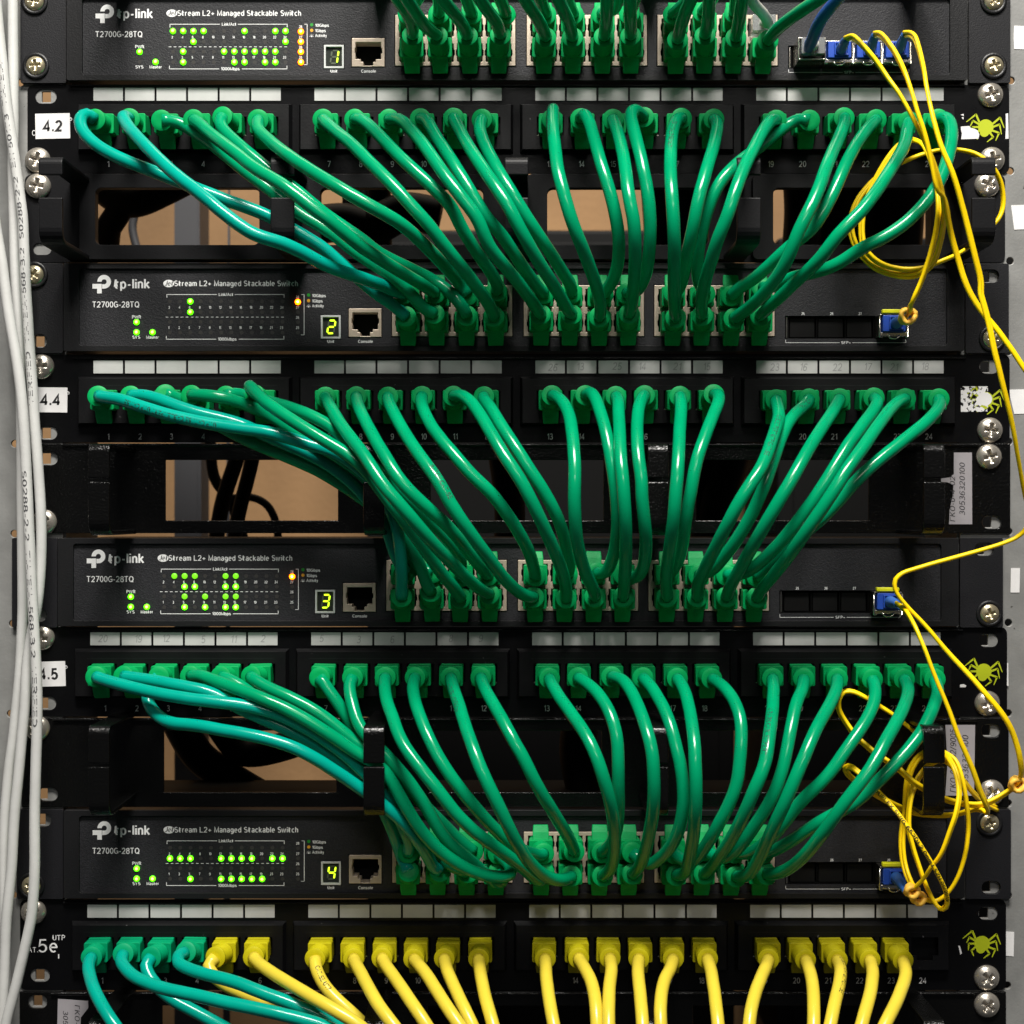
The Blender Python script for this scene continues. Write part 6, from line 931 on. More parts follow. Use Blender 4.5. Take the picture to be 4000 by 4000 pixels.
    ('sw1/L5', 'green', '', 'sw1/L5',
     '16.1,-24,225.6 15.3,-28.8,226 14.4,-33.7,226.3 13.5,-38.5,226.7 12.5,-43.3,226.9 11.4,-48.1,227.1 10.2,-52.9,227.3 9,-57.7,227.4 7.8,-62.5,227.6 6.7,-67.2,227.8 5.4,-72,228.3 4,-76.6,229.2 2.5,-81,230.7 0.9,-85.2,232.8 -0.8,-88.8,235.6 -2.4,-91.8,239.2 -4,-94.1,243.2 -5.7,-96,247.5'),
    ('sw1/L6', 'green', '', 'sw1/L6',
     '28.7,-24,225.6 28.1,-28.8,226 27.5,-33.5,226.3 26.9,-38.3,226.6 26.1,-43.1,226.9 25.3,-47.8,227.1 24.3,-52.5,227.2 23.3,-57.3,227.5 22.3,-61.9,227.8 21.2,-66.6,228.2 20.1,-71.3,228.9 18.9,-75.8,229.9 17.6,-80.3,231.3 16.3,-84.5,233.3 15.1,-88.2,236 13.8,-91.4,239.4 12.6,-93.9,243.3 11.3,-96,247.5'),
    ('sw1/L7', 'green', '', 'sw1/L7',
     '43.8,-24,225.9 43.8,-29,226 43.7,-33.9,226.1 43.7,-38.9,226.2 43.5,-43.9,226.4 43.3,-48.8,226.7 43.1,-53.8,227.1 42.9,-58.7,227.5 42.6,-63.7,228 42.4,-68.6,228.8 42.1,-73.4,229.8 41.7,-78.2,231.3 41.3,-82.7,233.3 40.9,-86.9,236 40.3,-90.5,239.3 39.7,-93.5,243.3 39.1,-96,247.5'),
    ('sw1/L8', 'green', '', 'sw1/L8',
     '56.4,-24,226.3 56,-28.9,226.4 55.6,-33.9,226.5 55.2,-38.8,226.6 54.8,-43.7,226.9 54.4,-48.6,227.1 53.9,-53.5,227.5 53.5,-58.4,228 53.1,-63.3,228.7 52.6,-68.1,229.5 52.3,-73,230.5 51.9,-77.7,231.9 51.6,-82.3,233.8 51.3,-86.5,236.3 51.1,-90.3,239.5 51.1,-93.4,243.3 51,-96,247.5'),
    ('sw1/L9', 'green', '', 'sw1/L9',
     '78.7,-24,224.4 78.6,-28.8,224.6 78.5,-33.7,224.8 78.4,-38.5,225 78.3,-43.4,225.3 78.4,-48.2,225.6 78.5,-53,226.1 78.6,-57.8,226.5 78.9,-62.7,226.9 79.3,-67.5,227.5 79.8,-72.2,228.2 80.5,-76.9,229.3 81.3,-81.4,230.8 82.3,-85.7,232.9 83.6,-89.4,235.7 85.1,-92.4,239.2 86.7,-94.5,243.2 88.5,-96,247.5'),
    ('sw1/L10', 'green', '', 'sw1/L10',
     '91.7,-24,226.6 91.5,-29,227 91.3,-34,227.3 91,-38.9,227.6 90.6,-43.9,228 90.2,-48.9,228.3 89.7,-53.8,228.8 89.2,-58.7,229.4 88.7,-63.6,230.2 88.3,-68.5,231.2 87.9,-73.3,232.6 87.6,-77.9,234.5 87.4,-82,237.3 87.3,-85.4,240.9 87.4,-87.9,245.2 87.6,-89.8,249.8'),
    ('sw1/L11', 'green', '', 'sw1/L11',
     '106.4,-24,225.4 106,-28.9,225.7 105.6,-33.9,226 105.3,-38.8,226.3 104.9,-43.7,226.6 104.5,-48.7,227 104.1,-53.6,227.3 103.7,-58.5,227.8 103.3,-63.4,228.5 103,-68.3,229.2 102.6,-73.2,230.3 102.3,-77.9,231.6 102.1,-82.5,233.5 101.9,-86.8,236 101.8,-90.5,239.3 101.9,-93.5,243.2 102.1,-96,247.5'),
    ('sw1/L12', 'green', '', 'sw1/L12',
     '121.6,-24,223.9 122,-28.9,224 122.4,-33.8,224 122.9,-38.7,224.1 123.7,-43.5,224.2 124.8,-48.3,224.2 126,-53.1,224.3 127.2,-57.8,224.3 128.5,-62.6,224.3 130,-67.3,224.4 131.7,-71.9,224.6 133.7,-76.3,225 136,-80.6,225.8 138.5,-84.6,227.1 141.4,-88,229.1 144.3,-90.8,232 147,-92.9,235.5 149.7,-94.2,239.4 152.3,-95.2,243.4 154.9,-96,247.5'),
    ('sw1/U1', 'green', '', 'sw1/U1',
     '-49.4,-24,236.7 -48.1,-28.7,236.9 -46.8,-33.4,237 -45.4,-38,237.1 -44,-42.7,237.2 -42.7,-47.3,237.5 -41.7,-52,238.1 -41,-56.7,239.1 -40.3,-61.4,240.3 -39.8,-66,241.7 -39.2,-70.4,243.7 -38.7,-74.5,246.2 -38.3,-78.1,249.4 -37.8,-81.4,253'),
    ('sw1/U2', 'green', '', 'sw1/U2',
     '-34.8,-24,236.7 -34.3,-29.1,237.1 -34,-34.2,237.5 -34,-39.2,238.2 -34.2,-44.2,239.1 -34.4,-49.3,240.1 -34.7,-54.2,241.2 -35,-59,242.9 -35.3,-63.6,245.1 -35.8,-67.7,248.1 -36.4,-71.3,251.7 -37,-74.5,255.6'),
    ('sw1/U3', 'green', '', 'sw1/U3',
     '-19.1,-24,236.7 -19.7,-28.9,237.2 -20.3,-33.8,237.7 -20.9,-38.6,238.1 -21.5,-43.5,238.6 -22.1,-48.4,239.2 -22.6,-53.2,239.9 -23.1,-58,241 -23.5,-62.7,242.4 -23.9,-67.2,244.4 -24.3,-71.2,247.2 -24.7,-74.8,250.6 -25.2,-78,254.3'),
    ('sw1/U4', 'green', '', 'sw1/U4',
     '-3,-24,236.7 -3.6,-29,237 -4.2,-33.9,237.3 -5,-38.9,237.6 -5.8,-43.8,238 -6.7,-48.7,238.5 -7.5,-53.6,239.3 -8.4,-58.4,240.4 -9.3,-63.1,242 -10.2,-67.5,244.1 -11.3,-71.5,247 -12.4,-74.9,250.5 -13.5,-78,254.3'),
    ('sw1/U5', 'green', '', 'sw1/U5',
     '16.1,-24,236.5 15.4,-28.9,236.6 14.7,-33.9,236.8 13.9,-38.8,237.1 13.1,-43.7,237.7 12.3,-48.6,238.4 11.5,-53.5,239.2 10.8,-58.3,240.4 10,-63,241.9 9.3,-67.4,244.1 8.5,-71.4,246.9 7.8,-74.9,250.5 7,-78,254.3'),
    ('sw1/U6', 'green', '', 'sw1/U6',
     '29,-24,236.5 28,-28.9,236.8 27.1,-33.8,237.2 26.1,-38.7,237.7 25.2,-43.5,238.4 24.3,-48.4,239.2 23.5,-53.3,239.9 22.6,-58.1,241 21.7,-62.8,242.5 20.8,-67.3,244.5 19.7,-71.3,247.3 18.6,-74.8,250.6 17.5,-78,254.3'),
    ('sw1/U7', 'green', '', 'sw1/U7',
     '42.8,-24,236.5 44.7,-28.7,235.7 46.4,-33.5,235.1 47.8,-38.5,234.8 48.4,-43.5,235.4 48.4,-48.6,236.4 48.3,-53.6,237.4 48,-58.5,238.7 47.6,-63.3,240.5 47.2,-67.8,243 46.8,-71.8,246.2 46.4,-75.1,250.1 46,-78,254.3'),
    ('sw1/U8', 'green', '', 'sw1/U8',
     '55.7,-24,236.7 56.1,-28.9,236.9 56.5,-33.8,237.2 56.9,-38.7,237.7 57.3,-43.5,238.4 57.4,-48.4,239.2 57.4,-53.2,239.9 57.4,-58,241 57.4,-62.7,242.5 57.5,-67.2,244.5 57.7,-71.2,247.2 57.9,-74.8,250.6 58.3,-78,254.3'),
    ('sw1/U9', 'green', '', 'sw1/U9',
     '76.6,-24,236.5 77.8,-28.8,236.4 78.9,-33.6,236.4 80.1,-38.5,236.5 81.1,-43.3,236.7 82.1,-48.2,237.1 83,-53,237.8 84,-57.8,238.6 85,-62.5,239.8 86.2,-67.1,241.3 87.5,-71.4,243.4 89.1,-75.2,246.2 90.9,-78.5,249.5 92.8,-81.4,253'),
    ('sw1/U10', 'green', '', 'sw1/U10',
     '90.7,-24,237.7 91.4,-29.1,237.7 92.1,-34.3,237.8 92.6,-39.5,237.9 92.9,-44.7,238.3 93,-49.8,239 93.1,-54.9,240 93.2,-59.8,241.6 93.2,-64.5,243.9 93.3,-68.5,247.2 93.5,-71.8,251.2 93.7,-74.6,255.6'),
    ('sw1/U11', 'green', '', 'sw1/U11',
     '105.8,-24,237.2 105.3,-29.1,237.6 104.8,-34.2,238 104.2,-39.3,238.6 103.4,-44.3,239.2 102.8,-49.4,240 102.3,-54.4,241.1 101.8,-59.2,242.7 101.4,-63.9,244.8 101.1,-68,247.8 100.9,-71.6,251.5 100.7,-74.8,255.5'),
    ('white/A', 'white', '', '',
     '-242.4,-9,274 -242.2,-9,261.6 -242.1,-9,249.2 -242,-9,236.7 -241.9,-9,224.3 -241.8,-9,211.9 -241.8,-9,199.5 -241.8,-9,187.1 -242,-9,174.6 -242,-9,162.2 -241.7,-9,149.8 -241.4,-9,137.4 -241.2,-9,125 -240.7,-9,112.6 -240,-9,100.2 -239.4,-9,87.8 -238.9,-9,75.4 -238.4,-9,62.9 -238.1,-9,50.5 -237.9,-9,38.1 -237.8,-9,25.7 -237.8,-9,13.3 -237.7,-9,0.9 -237.5,-9,-11.6 -237.4,-9,-24 -237.3,-9,-36.4 -237.3,-9,-48.8 -237.8,-9,-61.2 -238.4,-9,-73.6 -239.4,-9,-86 -240.7,-9,-98.4 -242,-9,-110.7 -243.7,-9,-123 -244.9,-9,-135.4 -245.9,-9,-147.8 -246.3,-9,-160.2 -246.4,-9,-172.6 -246.3,-9,-185 -246.1,-9,-197.4 -245.9,-9,-209.8 -245.7,-9,-222.3 -245.7,-9,-234.7 -245.8,-9,-247.1 -246.1,-9,-259.5 -246.4,-9,-271.9'),
    ('white/B', 'white', '', '',
     '-250.1,-15,265.4 -248.8,-15,253 -247.6,-15,240.5 -246.5,-15,228.1 -245.1,-15,215.7 -243.9,-15,203.2 -242.3,-15,190.8 -240.5,-15,178.5 -238.7,-15,166.1 -236.9,-15,153.7 -235.3,-15,141.3 -234.8,-15,128.8 -234.2,-15,116.4 -233.6,-15,103.9 -232.8,-15,91.4 -232,-15,78.9 -231.1,-15,66.5 -230.3,-15,54 -229.5,-15,41.5 -228.5,-15,29.1 -227.6,-15,16.6 -226.8,-15,4.1 -226.4,-15,-8.4 -226.5,-15,-20.9 -227.2,-15,-33.3 -228.6,-15,-45.8 -230.9,-15,-58 -233,-15,-70.4 -233.9,-15,-82.8 -234.5,-15,-95.3 -235.7,-15,-107.7 -236.8,-15,-120.2 -238,-15,-132.6 -239.2,-15,-145.1 -240,-15,-157.5 -240.6,-15,-170 -241.8,-15,-182.5 -243.1,-15,-194.9 -243.7,-15,-207.4 -244.1,-15,-219.9 -244.7,-15,-232.3 -245.5,-15,-244.8 -246.5,-15,-257.3 -247.5,-15,-269.7'),
    ('white/C', 'white', '', '',
     '-250,-21,168.4 -248.8,-21,155.9 -247.3,-21,143.5 -245.4,-21,131.1 -243.3,-21,118.7 -241.7,-21,106.3 -240,-21,93.8 -237.8,-21,81.5 -235.8,-21,69.1 -234.2,-21,56.7 -233.1,-21,44.2 -232.3,-21,31.7 -231.7,-21,19.1 -231.1,-21,6.6 -230.6,-21,-5.9 -229.9,-21,-18.5 -229.4,-21,-31 -228.7,-21,-43.5 -228,-21,-56 -227.3,-21,-68.5 -226.7,-21,-81.1 -226.5,-21,-93.6 -226.7,-21,-106.2 -227.1,-21,-118.7 -227.4,-21,-131.2 -227.7,-21,-143.8 -227.7,-21,-156.3 -227.7,-21,-168.9 -228.2,-21,-181.4 -229.4,-21,-193.9 -232,-21,-206.2 -234.8,-21,-218.4 -237.8,-21,-230.5 -241.1,-21,-242.7 -242.9,-21,-255.1 -244.3,-21,-267.5'),
    ('sw1/U12', 'greyw', '', 'sw1/U12',
     '122.6,-18,233.8 121.4,-22.8,233.8 119.8,-27.5,233.9 117.9,-32,234.1 115.7,-36.5,234.3 113.6,-41,234.2 111.6,-45.5,234.3 109.7,-50.1,234.7 108,-54.7,235.4 106.5,-59.3,236.3 104.9,-63.8,237.6 103.5,-68.2,239.4 102.2,-72.3,241.9 100.9,-75.8,245.2 99.7,-78.7,249 98.6,-81.3,253.1'),
    ('sw1/blue', 'blue', '', '',
     '141.8,-20,222.3 142.1,-25,223.2 142,-30,223.9 141.8,-35.1,224.5 141.8,-40.1,225.3 142.2,-45,226.4 143,-49.9,227.5 144.1,-54.7,228.6 145.6,-59.4,230 147.4,-63.8,231.6 149.6,-67.9,233.9 151.7,-71.3,236.9 153.7,-73.9,240.7 155.5,-75.7,245.1 157.4,-77,249.7 159.2,-78,254.3'),
    ('fibre/S1', 'fibre', '', '',
     '156.6,-34,221.8 157.8,-38.3,221.1 158.3,-42.6,219.5 158.6,-46.7,217.4 159.1,-50.5,215 159.8,-54.1,212.3 160.8,-57.5,209.4 161.9,-60.7,206.3 163.1,-63.7,203.1 164.3,-66.5,199.7 165.6,-69.1,196.2 167.1,-71.4,192.5 169,-73.3,188.8 171.1,-74.7,185 173.1,-75.6,181 175.2,-76.1,177 177.2,-76.4,172.9 179.3,-76.5,168.8 181.3,-76.4,164.7 183.2,-76.5,160.5 184.9,-76.4,156.3 186.5,-76.1,152 188.1,-75.2,147.9 189.8,-73.3,144.1 191.4,-70.7,140.7 192.8,-67.5,137.7 194,-64.2,134.8 194.9,-60.8,131.9 195.4,-57.3,129 195.8,-53.8,126 195.9,-50.5,123 195.8,-47.2,119.8 195.4,-44,116.6 193.9,-40.7,113.7 191.2,-37.8,111.6 187.6,-35.2,110.5 183.6,-33.1,110.7 179.4,-31.6,111.7 175.2,-30.7,113.2 171.3,-29.8,115.3 168,-28.6,118.3 165.2,-27.8,121.8 162.8,-27.3,125.6 161.1,-26.9,129.9 160.5,-26.3,134.3 160.8,-25.8,138.9 162,-25.3,143.3 163.8,-24.8,147.4 166.2,-24.3,151.2 169.1,-24,154.7 172.3,-23.9,158 175.8,-24,161 179.7,-24,163.4 183.8,-24,165.3 188,-24.2,167.2 192.2,-24.7,168.9 196.5,-25.5,170.2 200.8,-26.6,171.1 205.1,-28.1,171.3 209.2,-30,170.8 213.3,-31.8,169.7 216.8,-34.1,167.9 219.9,-36.1,165.3 223.3,-36.1,162.3 226.3,-35.2,159 228.7,-33.9,155.3 230.2,-32.8,151.2 230.9,-32,146.7 230.5,-31.8,142.2 228.7,-32.4,138.1 225.8,-33.5,134.7 222.7,-34.5,131.5 219.3,-35.4,128.5 215.9,-36.3,125.7 212.3,-37.2,123 208.5,-38.2,120.6 204.5,-39.2,118.6 200.4,-39.9,116.9 196.2,-39.5,115.2 192,-38.3,113.9 187.6,-37.3,113.2 183.1,-36.2,113.3 178.7,-35.3,114.1 174.5,-34.4,115.5 170.6,-33.7,117.8 167.3,-33.3,120.9 165.1,-32.8,124.8 164.4,-32.1,129.3 164.3,-31.6,133.8 164.7,-31.2,138.4 165.6,-30.8,142.8 167.2,-30.4,147.1 169,-30,151.3 170.9,-29.9,155.4 173,-30,159.5 175.3,-30,163.4 177.8,-30,167.2 180.6,-29.9,170.8 184,-30.2,173.8 187.8,-32.2,174.8 190.4,-35.4,173 191.5,-39,170.4 191.8,-42.6,167.5 191.9,-46,164.6 191.9,-49.5,161.5 191.8,-52.7,158.3 191.8,-55.7,154.8 192,-57.9,150.9 192.2,-59.6,146.6 192.2,-61.1,142.3 192,-62.4,137.9 191.7,-62.8,133.4 191.3,-62,128.9 190.9,-60.7,124.6 190.1,-59.5,120.2 189.2,-58.4,115.9 188.1,-57.3,111.6 186.9,-56.2,107.4 185.5,-55,103.2 183.7,-54.5,99 182.7,-52.3,95.5 183.1,-48,94.2 183.8,-43.5,93.3 184.1,-39.1,92.2 183.6,-35,90.3'),
    ('fibre/S2', 'fibre', '', '',
     '169.6,-36,223.1 170.2,-40.4,221.8 170.5,-44.6,220 170.7,-48.5,217.7 171,-52.4,215.2 171.4,-55.9,212.3 172,-59.4,209.3 172.4,-62.8,206.3 172.7,-66.2,203.2 172.9,-69.6,200.2 173.2,-72.8,196.9 173.6,-75.7,193.4 174.4,-77.6,189.3 175.4,-78.9,185 176.3,-80.1,180.7 177.2,-81,176.3 178.5,-81.4,171.9 180,-81.3,167.5 181.3,-81,163.2 182.6,-80.5,158.8 183.8,-80,154.4 184.9,-79.5,149.9 185.9,-79,145.5 187.5,-77.8,141.5 190.4,-74.8,139.7 192.3,-72.3,136.4 193.7,-70.1,132.6 195.1,-67.7,128.9 196.6,-65.4,125.2 198.1,-63.9,121.2 199.6,-63,116.9 201.1,-62.4,112.6 202.4,-62.3,108.2 203.8,-62.5,103.9 205.6,-62.5,99.6 207.8,-62.5,95.6 210.3,-62.5,91.8 213.1,-62.5,88.1 216.1,-62.5,84.6 219,-62.5,81.1 221.7,-62.5,77.4 224.4,-62.5,73.7 227,-62.5,69.9 229.5,-62.5,66 232.1,-62.5,62.2 234.6,-62.6,58.4 237,-62.5,54.5 239,-62.1,50.4 240.8,-61.4,46.2 242.5,-60.7,42 244.2,-60,37.8'),
    ('fibre/S3', 'fibre', '', '',
     '183.5,-36,223.3 184.1,-40.3,222 184.2,-44.5,220.4 184.1,-48.6,218.5 183.9,-52.6,216.3 183.7,-56.2,213.6 183.4,-59.6,210.6 183.2,-62.8,207.5 183,-65.9,204.1 182.8,-68.8,200.7 182.7,-71.5,197.1 182.6,-74,193.3 182.5,-76.1,189.3 182.6,-78.1,185.2 182.8,-80,181.1 183.1,-81.8,177 183.6,-83.3,172.7 184.3,-84.6,168.4 185.1,-85.5,164.1 186.2,-86.2,159.8 187.7,-86.6,155.5 189.5,-86.7,151.4 191.3,-86.5,147.2 192.9,-85.9,143 194.4,-85.2,138.8 195.8,-84.3,134.6 197.2,-83.6,130.4 198.5,-82.9,126.1 199.8,-82.3,121.8 201.1,-81.6,117.5 202.4,-80.9,113.2 203.7,-80.1,109 205.1,-79.3,104.7 206,-78.7,100.4 206,-78.6,95.9 207.2,-78.6,91.5 208.4,-78.6,87.1 209.5,-78.6,82.8 210.4,-78.7,78.3 211.3,-78.7,73.9 212.3,-78.5,69.5 213.6,-78,65.2 214.9,-77.3,60.9 216.2,-76.5,56.6 217.6,-75.5,52.4 219,-74.4,48.3 220.4,-73.2,44.2 221.8,-71.8,40.1 223.1,-70.3,36 224.4,-68.7,32 225.6,-66.9,28 226.9,-65.1,24.1 228.2,-63.2,20.2 229.5,-61.3,16.3 230.8,-59.4,12.4 232.3,-57.4,8.6 233.9,-55.2,5 236.1,-52.6,1.9 237.9,-50.1,-1.3 237.4,-48.4,-5.4 235.3,-47,-9.1 232,-45.9,-12 227.9,-45.8,-13.8 223.6,-46,-15.3 219.3,-46,-16.6 214.9,-46,-17.9 210.6,-46,-19.1 206.2,-46,-20.3 201.9,-46,-21.5 197.5,-46,-22.7 193.1,-46,-23.9 188.8,-46,-25.2 184.5,-46,-26.5 180.2,-46,-28 176.8,-46,-30.9 176.4,-46,-35.2 178.5,-45.9,-39.2 181.4,-46,-42.7 184.4,-46.5,-46.1 187.4,-47.2,-49.3 190.4,-47.9,-52.7 193.2,-48.6,-56.1 196,-49.2,-59.7 198.8,-49.9,-63.2 201.7,-50.7,-66.6 204.6,-51.7,-69.9 207.5,-52.6,-73.2 210.4,-53.6,-76.5 213.2,-54.6,-80 216,-55.2,-83.4 219,-55.5,-86.9 221.8,-55.4,-90.4 224.4,-55,-94 226.8,-54,-97.8 228.8,-52.9,-101.7 230.4,-52,-105.8 231.8,-51.2,-110 232.9,-49.9,-114.2 234,-47.9,-118.1 234.7,-45.3,-121.8 234.6,-42.6,-125.3 232.3,-40.5,-128.4 228.7,-39.8,-131.1 224.8,-40,-133.4 220.7,-40,-135.2 216.3,-40,-136.1 211.7,-40,-135.9 207.3,-40,-135.2 202.9,-40,-134 198.7,-40.1,-132.4 194.6,-40.1,-130.4 190.7,-39.7,-128.2 186.9,-39,-125.8 183.7,-37.6,-123 180.9,-35.4,-120.2 177.5,-33.6,-117.8 174,-31.8,-115.6 170.7,-29.8,-113.3 167.8,-27.4,-110.7 164.9,-25.1,-108.1 162.2,-23.2,-105 159.9,-21.6,-101.5 157.6,-20.5,-97.7 155.9,-20,-93.6 156.2,-20,-89.1 158.9,-20,-85.7 163.3,-20.4,-85.9 167.3,-21.3,-87.7 171.2,-22,-89.9 175,-22.7,-92.3 178.8,-23.4,-94.7 182.5,-24,-97.3 186,-24.5,-100.1 189.4,-25,-103 192.8,-25.3,-106 196.1,-26.6,-108.8 199,-29.5,-110.5 201.3,-33.2,-111.8 203.6,-36.9,-113 205.9,-40,-115.2 207.1,-42.4,-118.9 207.9,-44,-123 208.6,-45,-127.4 209.2,-45.6,-131.8 209.7,-45.9,-136.3 210.2,-46,-140.8 210.3,-46,-145.3 209.9,-46.2,-149.8 209.4,-46.1,-154.3 209,-44.9,-158.6 208.1,-44,-163 206.8,-43.4,-167.3 205.2,-42.5,-171.4 203.1,-41.5,-175.3 200.3,-40.6,-178.7 196.5,-40.1,-180.9 192.3,-40.8,-179.8 188.7,-41.7,-177.2 185.9,-41.6,-173.7 184.2,-39.9,-169.9 183.4,-37.3,-166.3 182.9,-35.4,-162.2 182.7,-34.4,-157.8 182.9,-33.4,-153.4 183.5,-32.4,-149 184.4,-31.5,-144.7 185.4,-30.8,-140.3 185.7,-30.3,-135.9 186.1,-29.8,-131.4 186.7,-29.2,-126.9 187.9,-28.6,-122.6 190,-28,-118.7 193,-27.6,-115.4 196.3,-29.5,-113.1 198.6,-33.2,-112.2 200.1,-37.5,-112.3 201.2,-41.9,-112.9 201.9,-46,-114.6 202.7,-49.5,-117.3 203.4,-51.9,-121.1 203.6,-53.9,-125.1 203.2,-55.5,-129.3 202.1,-57,-133.4 200.8,-58,-137.7 199.3,-58.1,-141.9 197.9,-57.7,-146.2 196.6,-57.1,-150.5 195.2,-56.1,-154.7 193.6,-54.2,-158.4 191.8,-51.8,-161.8 190.3,-49.8,-165.6 188.5,-47.7,-169.2 186.5,-45.3,-172.4 184.7,-42,-174.9 183.5,-38,-176.7'),
    ('fibre/S4', 'fibre', '', '',
     '180,-36,-43 180.7,-40.4,-44 181.4,-44.7,-45.4 182,-48.8,-47.5 182.7,-52.5,-50.1 183.6,-55.7,-53.2 184.7,-58,-57 186,-59.8,-61 187.4,-60.9,-65.2 188.8,-61.5,-69.5 190.4,-62,-73.8 192,-62.4,-78.1 193.8,-62.7,-82.3 195.5,-62.9,-86.6 197.1,-63.1,-90.8 198.6,-63.2,-95.2 200.2,-63.1,-99.5 201.9,-62.8,-103.7 203.9,-62.3,-107.8 205.8,-61.7,-111.9 207.7,-60.9,-116 209.4,-59.9,-120.2 211.1,-58.7,-124.2 213,-57.2,-128.2 215,-55.5,-131.9 216.9,-52.6,-134.9 218.4,-48.9,-136.9 219.3,-44.6,-138.3 218.5,-40.1,-138.6 216.3,-36.1,-138.9 213.6,-32.8,-140.5 210.9,-29.5,-142.3 208.5,-25.8,-143.5 206,-22.1,-144.5 202.9,-18.8,-145.1 199.3,-16.1,-145.3 194.9,-14.9,-144.9 190.5,-15.4,-143.6 186.6,-17.1,-141.9 182.9,-19,-140.1 179.3,-21,-138.1 175.7,-23,-136 172.2,-25,-133.8 168.7,-26.7,-131.5 165.1,-28.3,-129 161.6,-29.6,-126.4 158.3,-30.9,-123.6 156.5,-33.3,-120.2 158.2,-37.1,-119 161.2,-39.7,-121.1 164,-41.9,-124 166.9,-43.7,-127.1 169.7,-45.9,-130 172.1,-48.8,-132.5 174.5,-51.5,-135.4 176.8,-53.8,-138.6 179.1,-55.8,-142 181.6,-57.2,-145.6 184.1,-57.9,-149.4 186.5,-58.1,-153.2 189,-58,-157.1 191.3,-57.6,-161.1 193.5,-56.8,-165 195.6,-55.5,-168.8 197.5,-53.7,-172.6 198.8,-51.7,-176.5 199.1,-49.7,-180.6 197.1,-46.6,-182.6 194.5,-44.7,-179.5 192.6,-43.6,-175.5 191,-42.7,-171.3 189.6,-41.9,-167 188.3,-41,-162.7 187,-40.2,-158.4 185.9,-39.6,-154 184.9,-39.1,-149.5 184.7,-38.3,-145 185,-37.5,-140.5 185.7,-36.5,-136.1 187,-35.2,-131.9 188.9,-33.3,-128.2 191.3,-31.4,-124.8 194.2,-30.1,-121.5 197.4,-30.8,-118.3 199.7,-34.1,-116.3 202.1,-37.8,-116.1 205.4,-36.8,-118.9 208.3,-34.9,-121.9 211,-32.7,-124.9 213.6,-30.3,-127.8 216.2,-27.7,-130.6 218.8,-25,-133.2 221.4,-22.1,-135.5 223.9,-18.8,-137.5 226.4,-15.3,-139.2 228.9,-11.8,-140.8 231.5,-8.4,-142.3 234.4,-5.1,-143.8 237.4,-2,-145.2'),
]
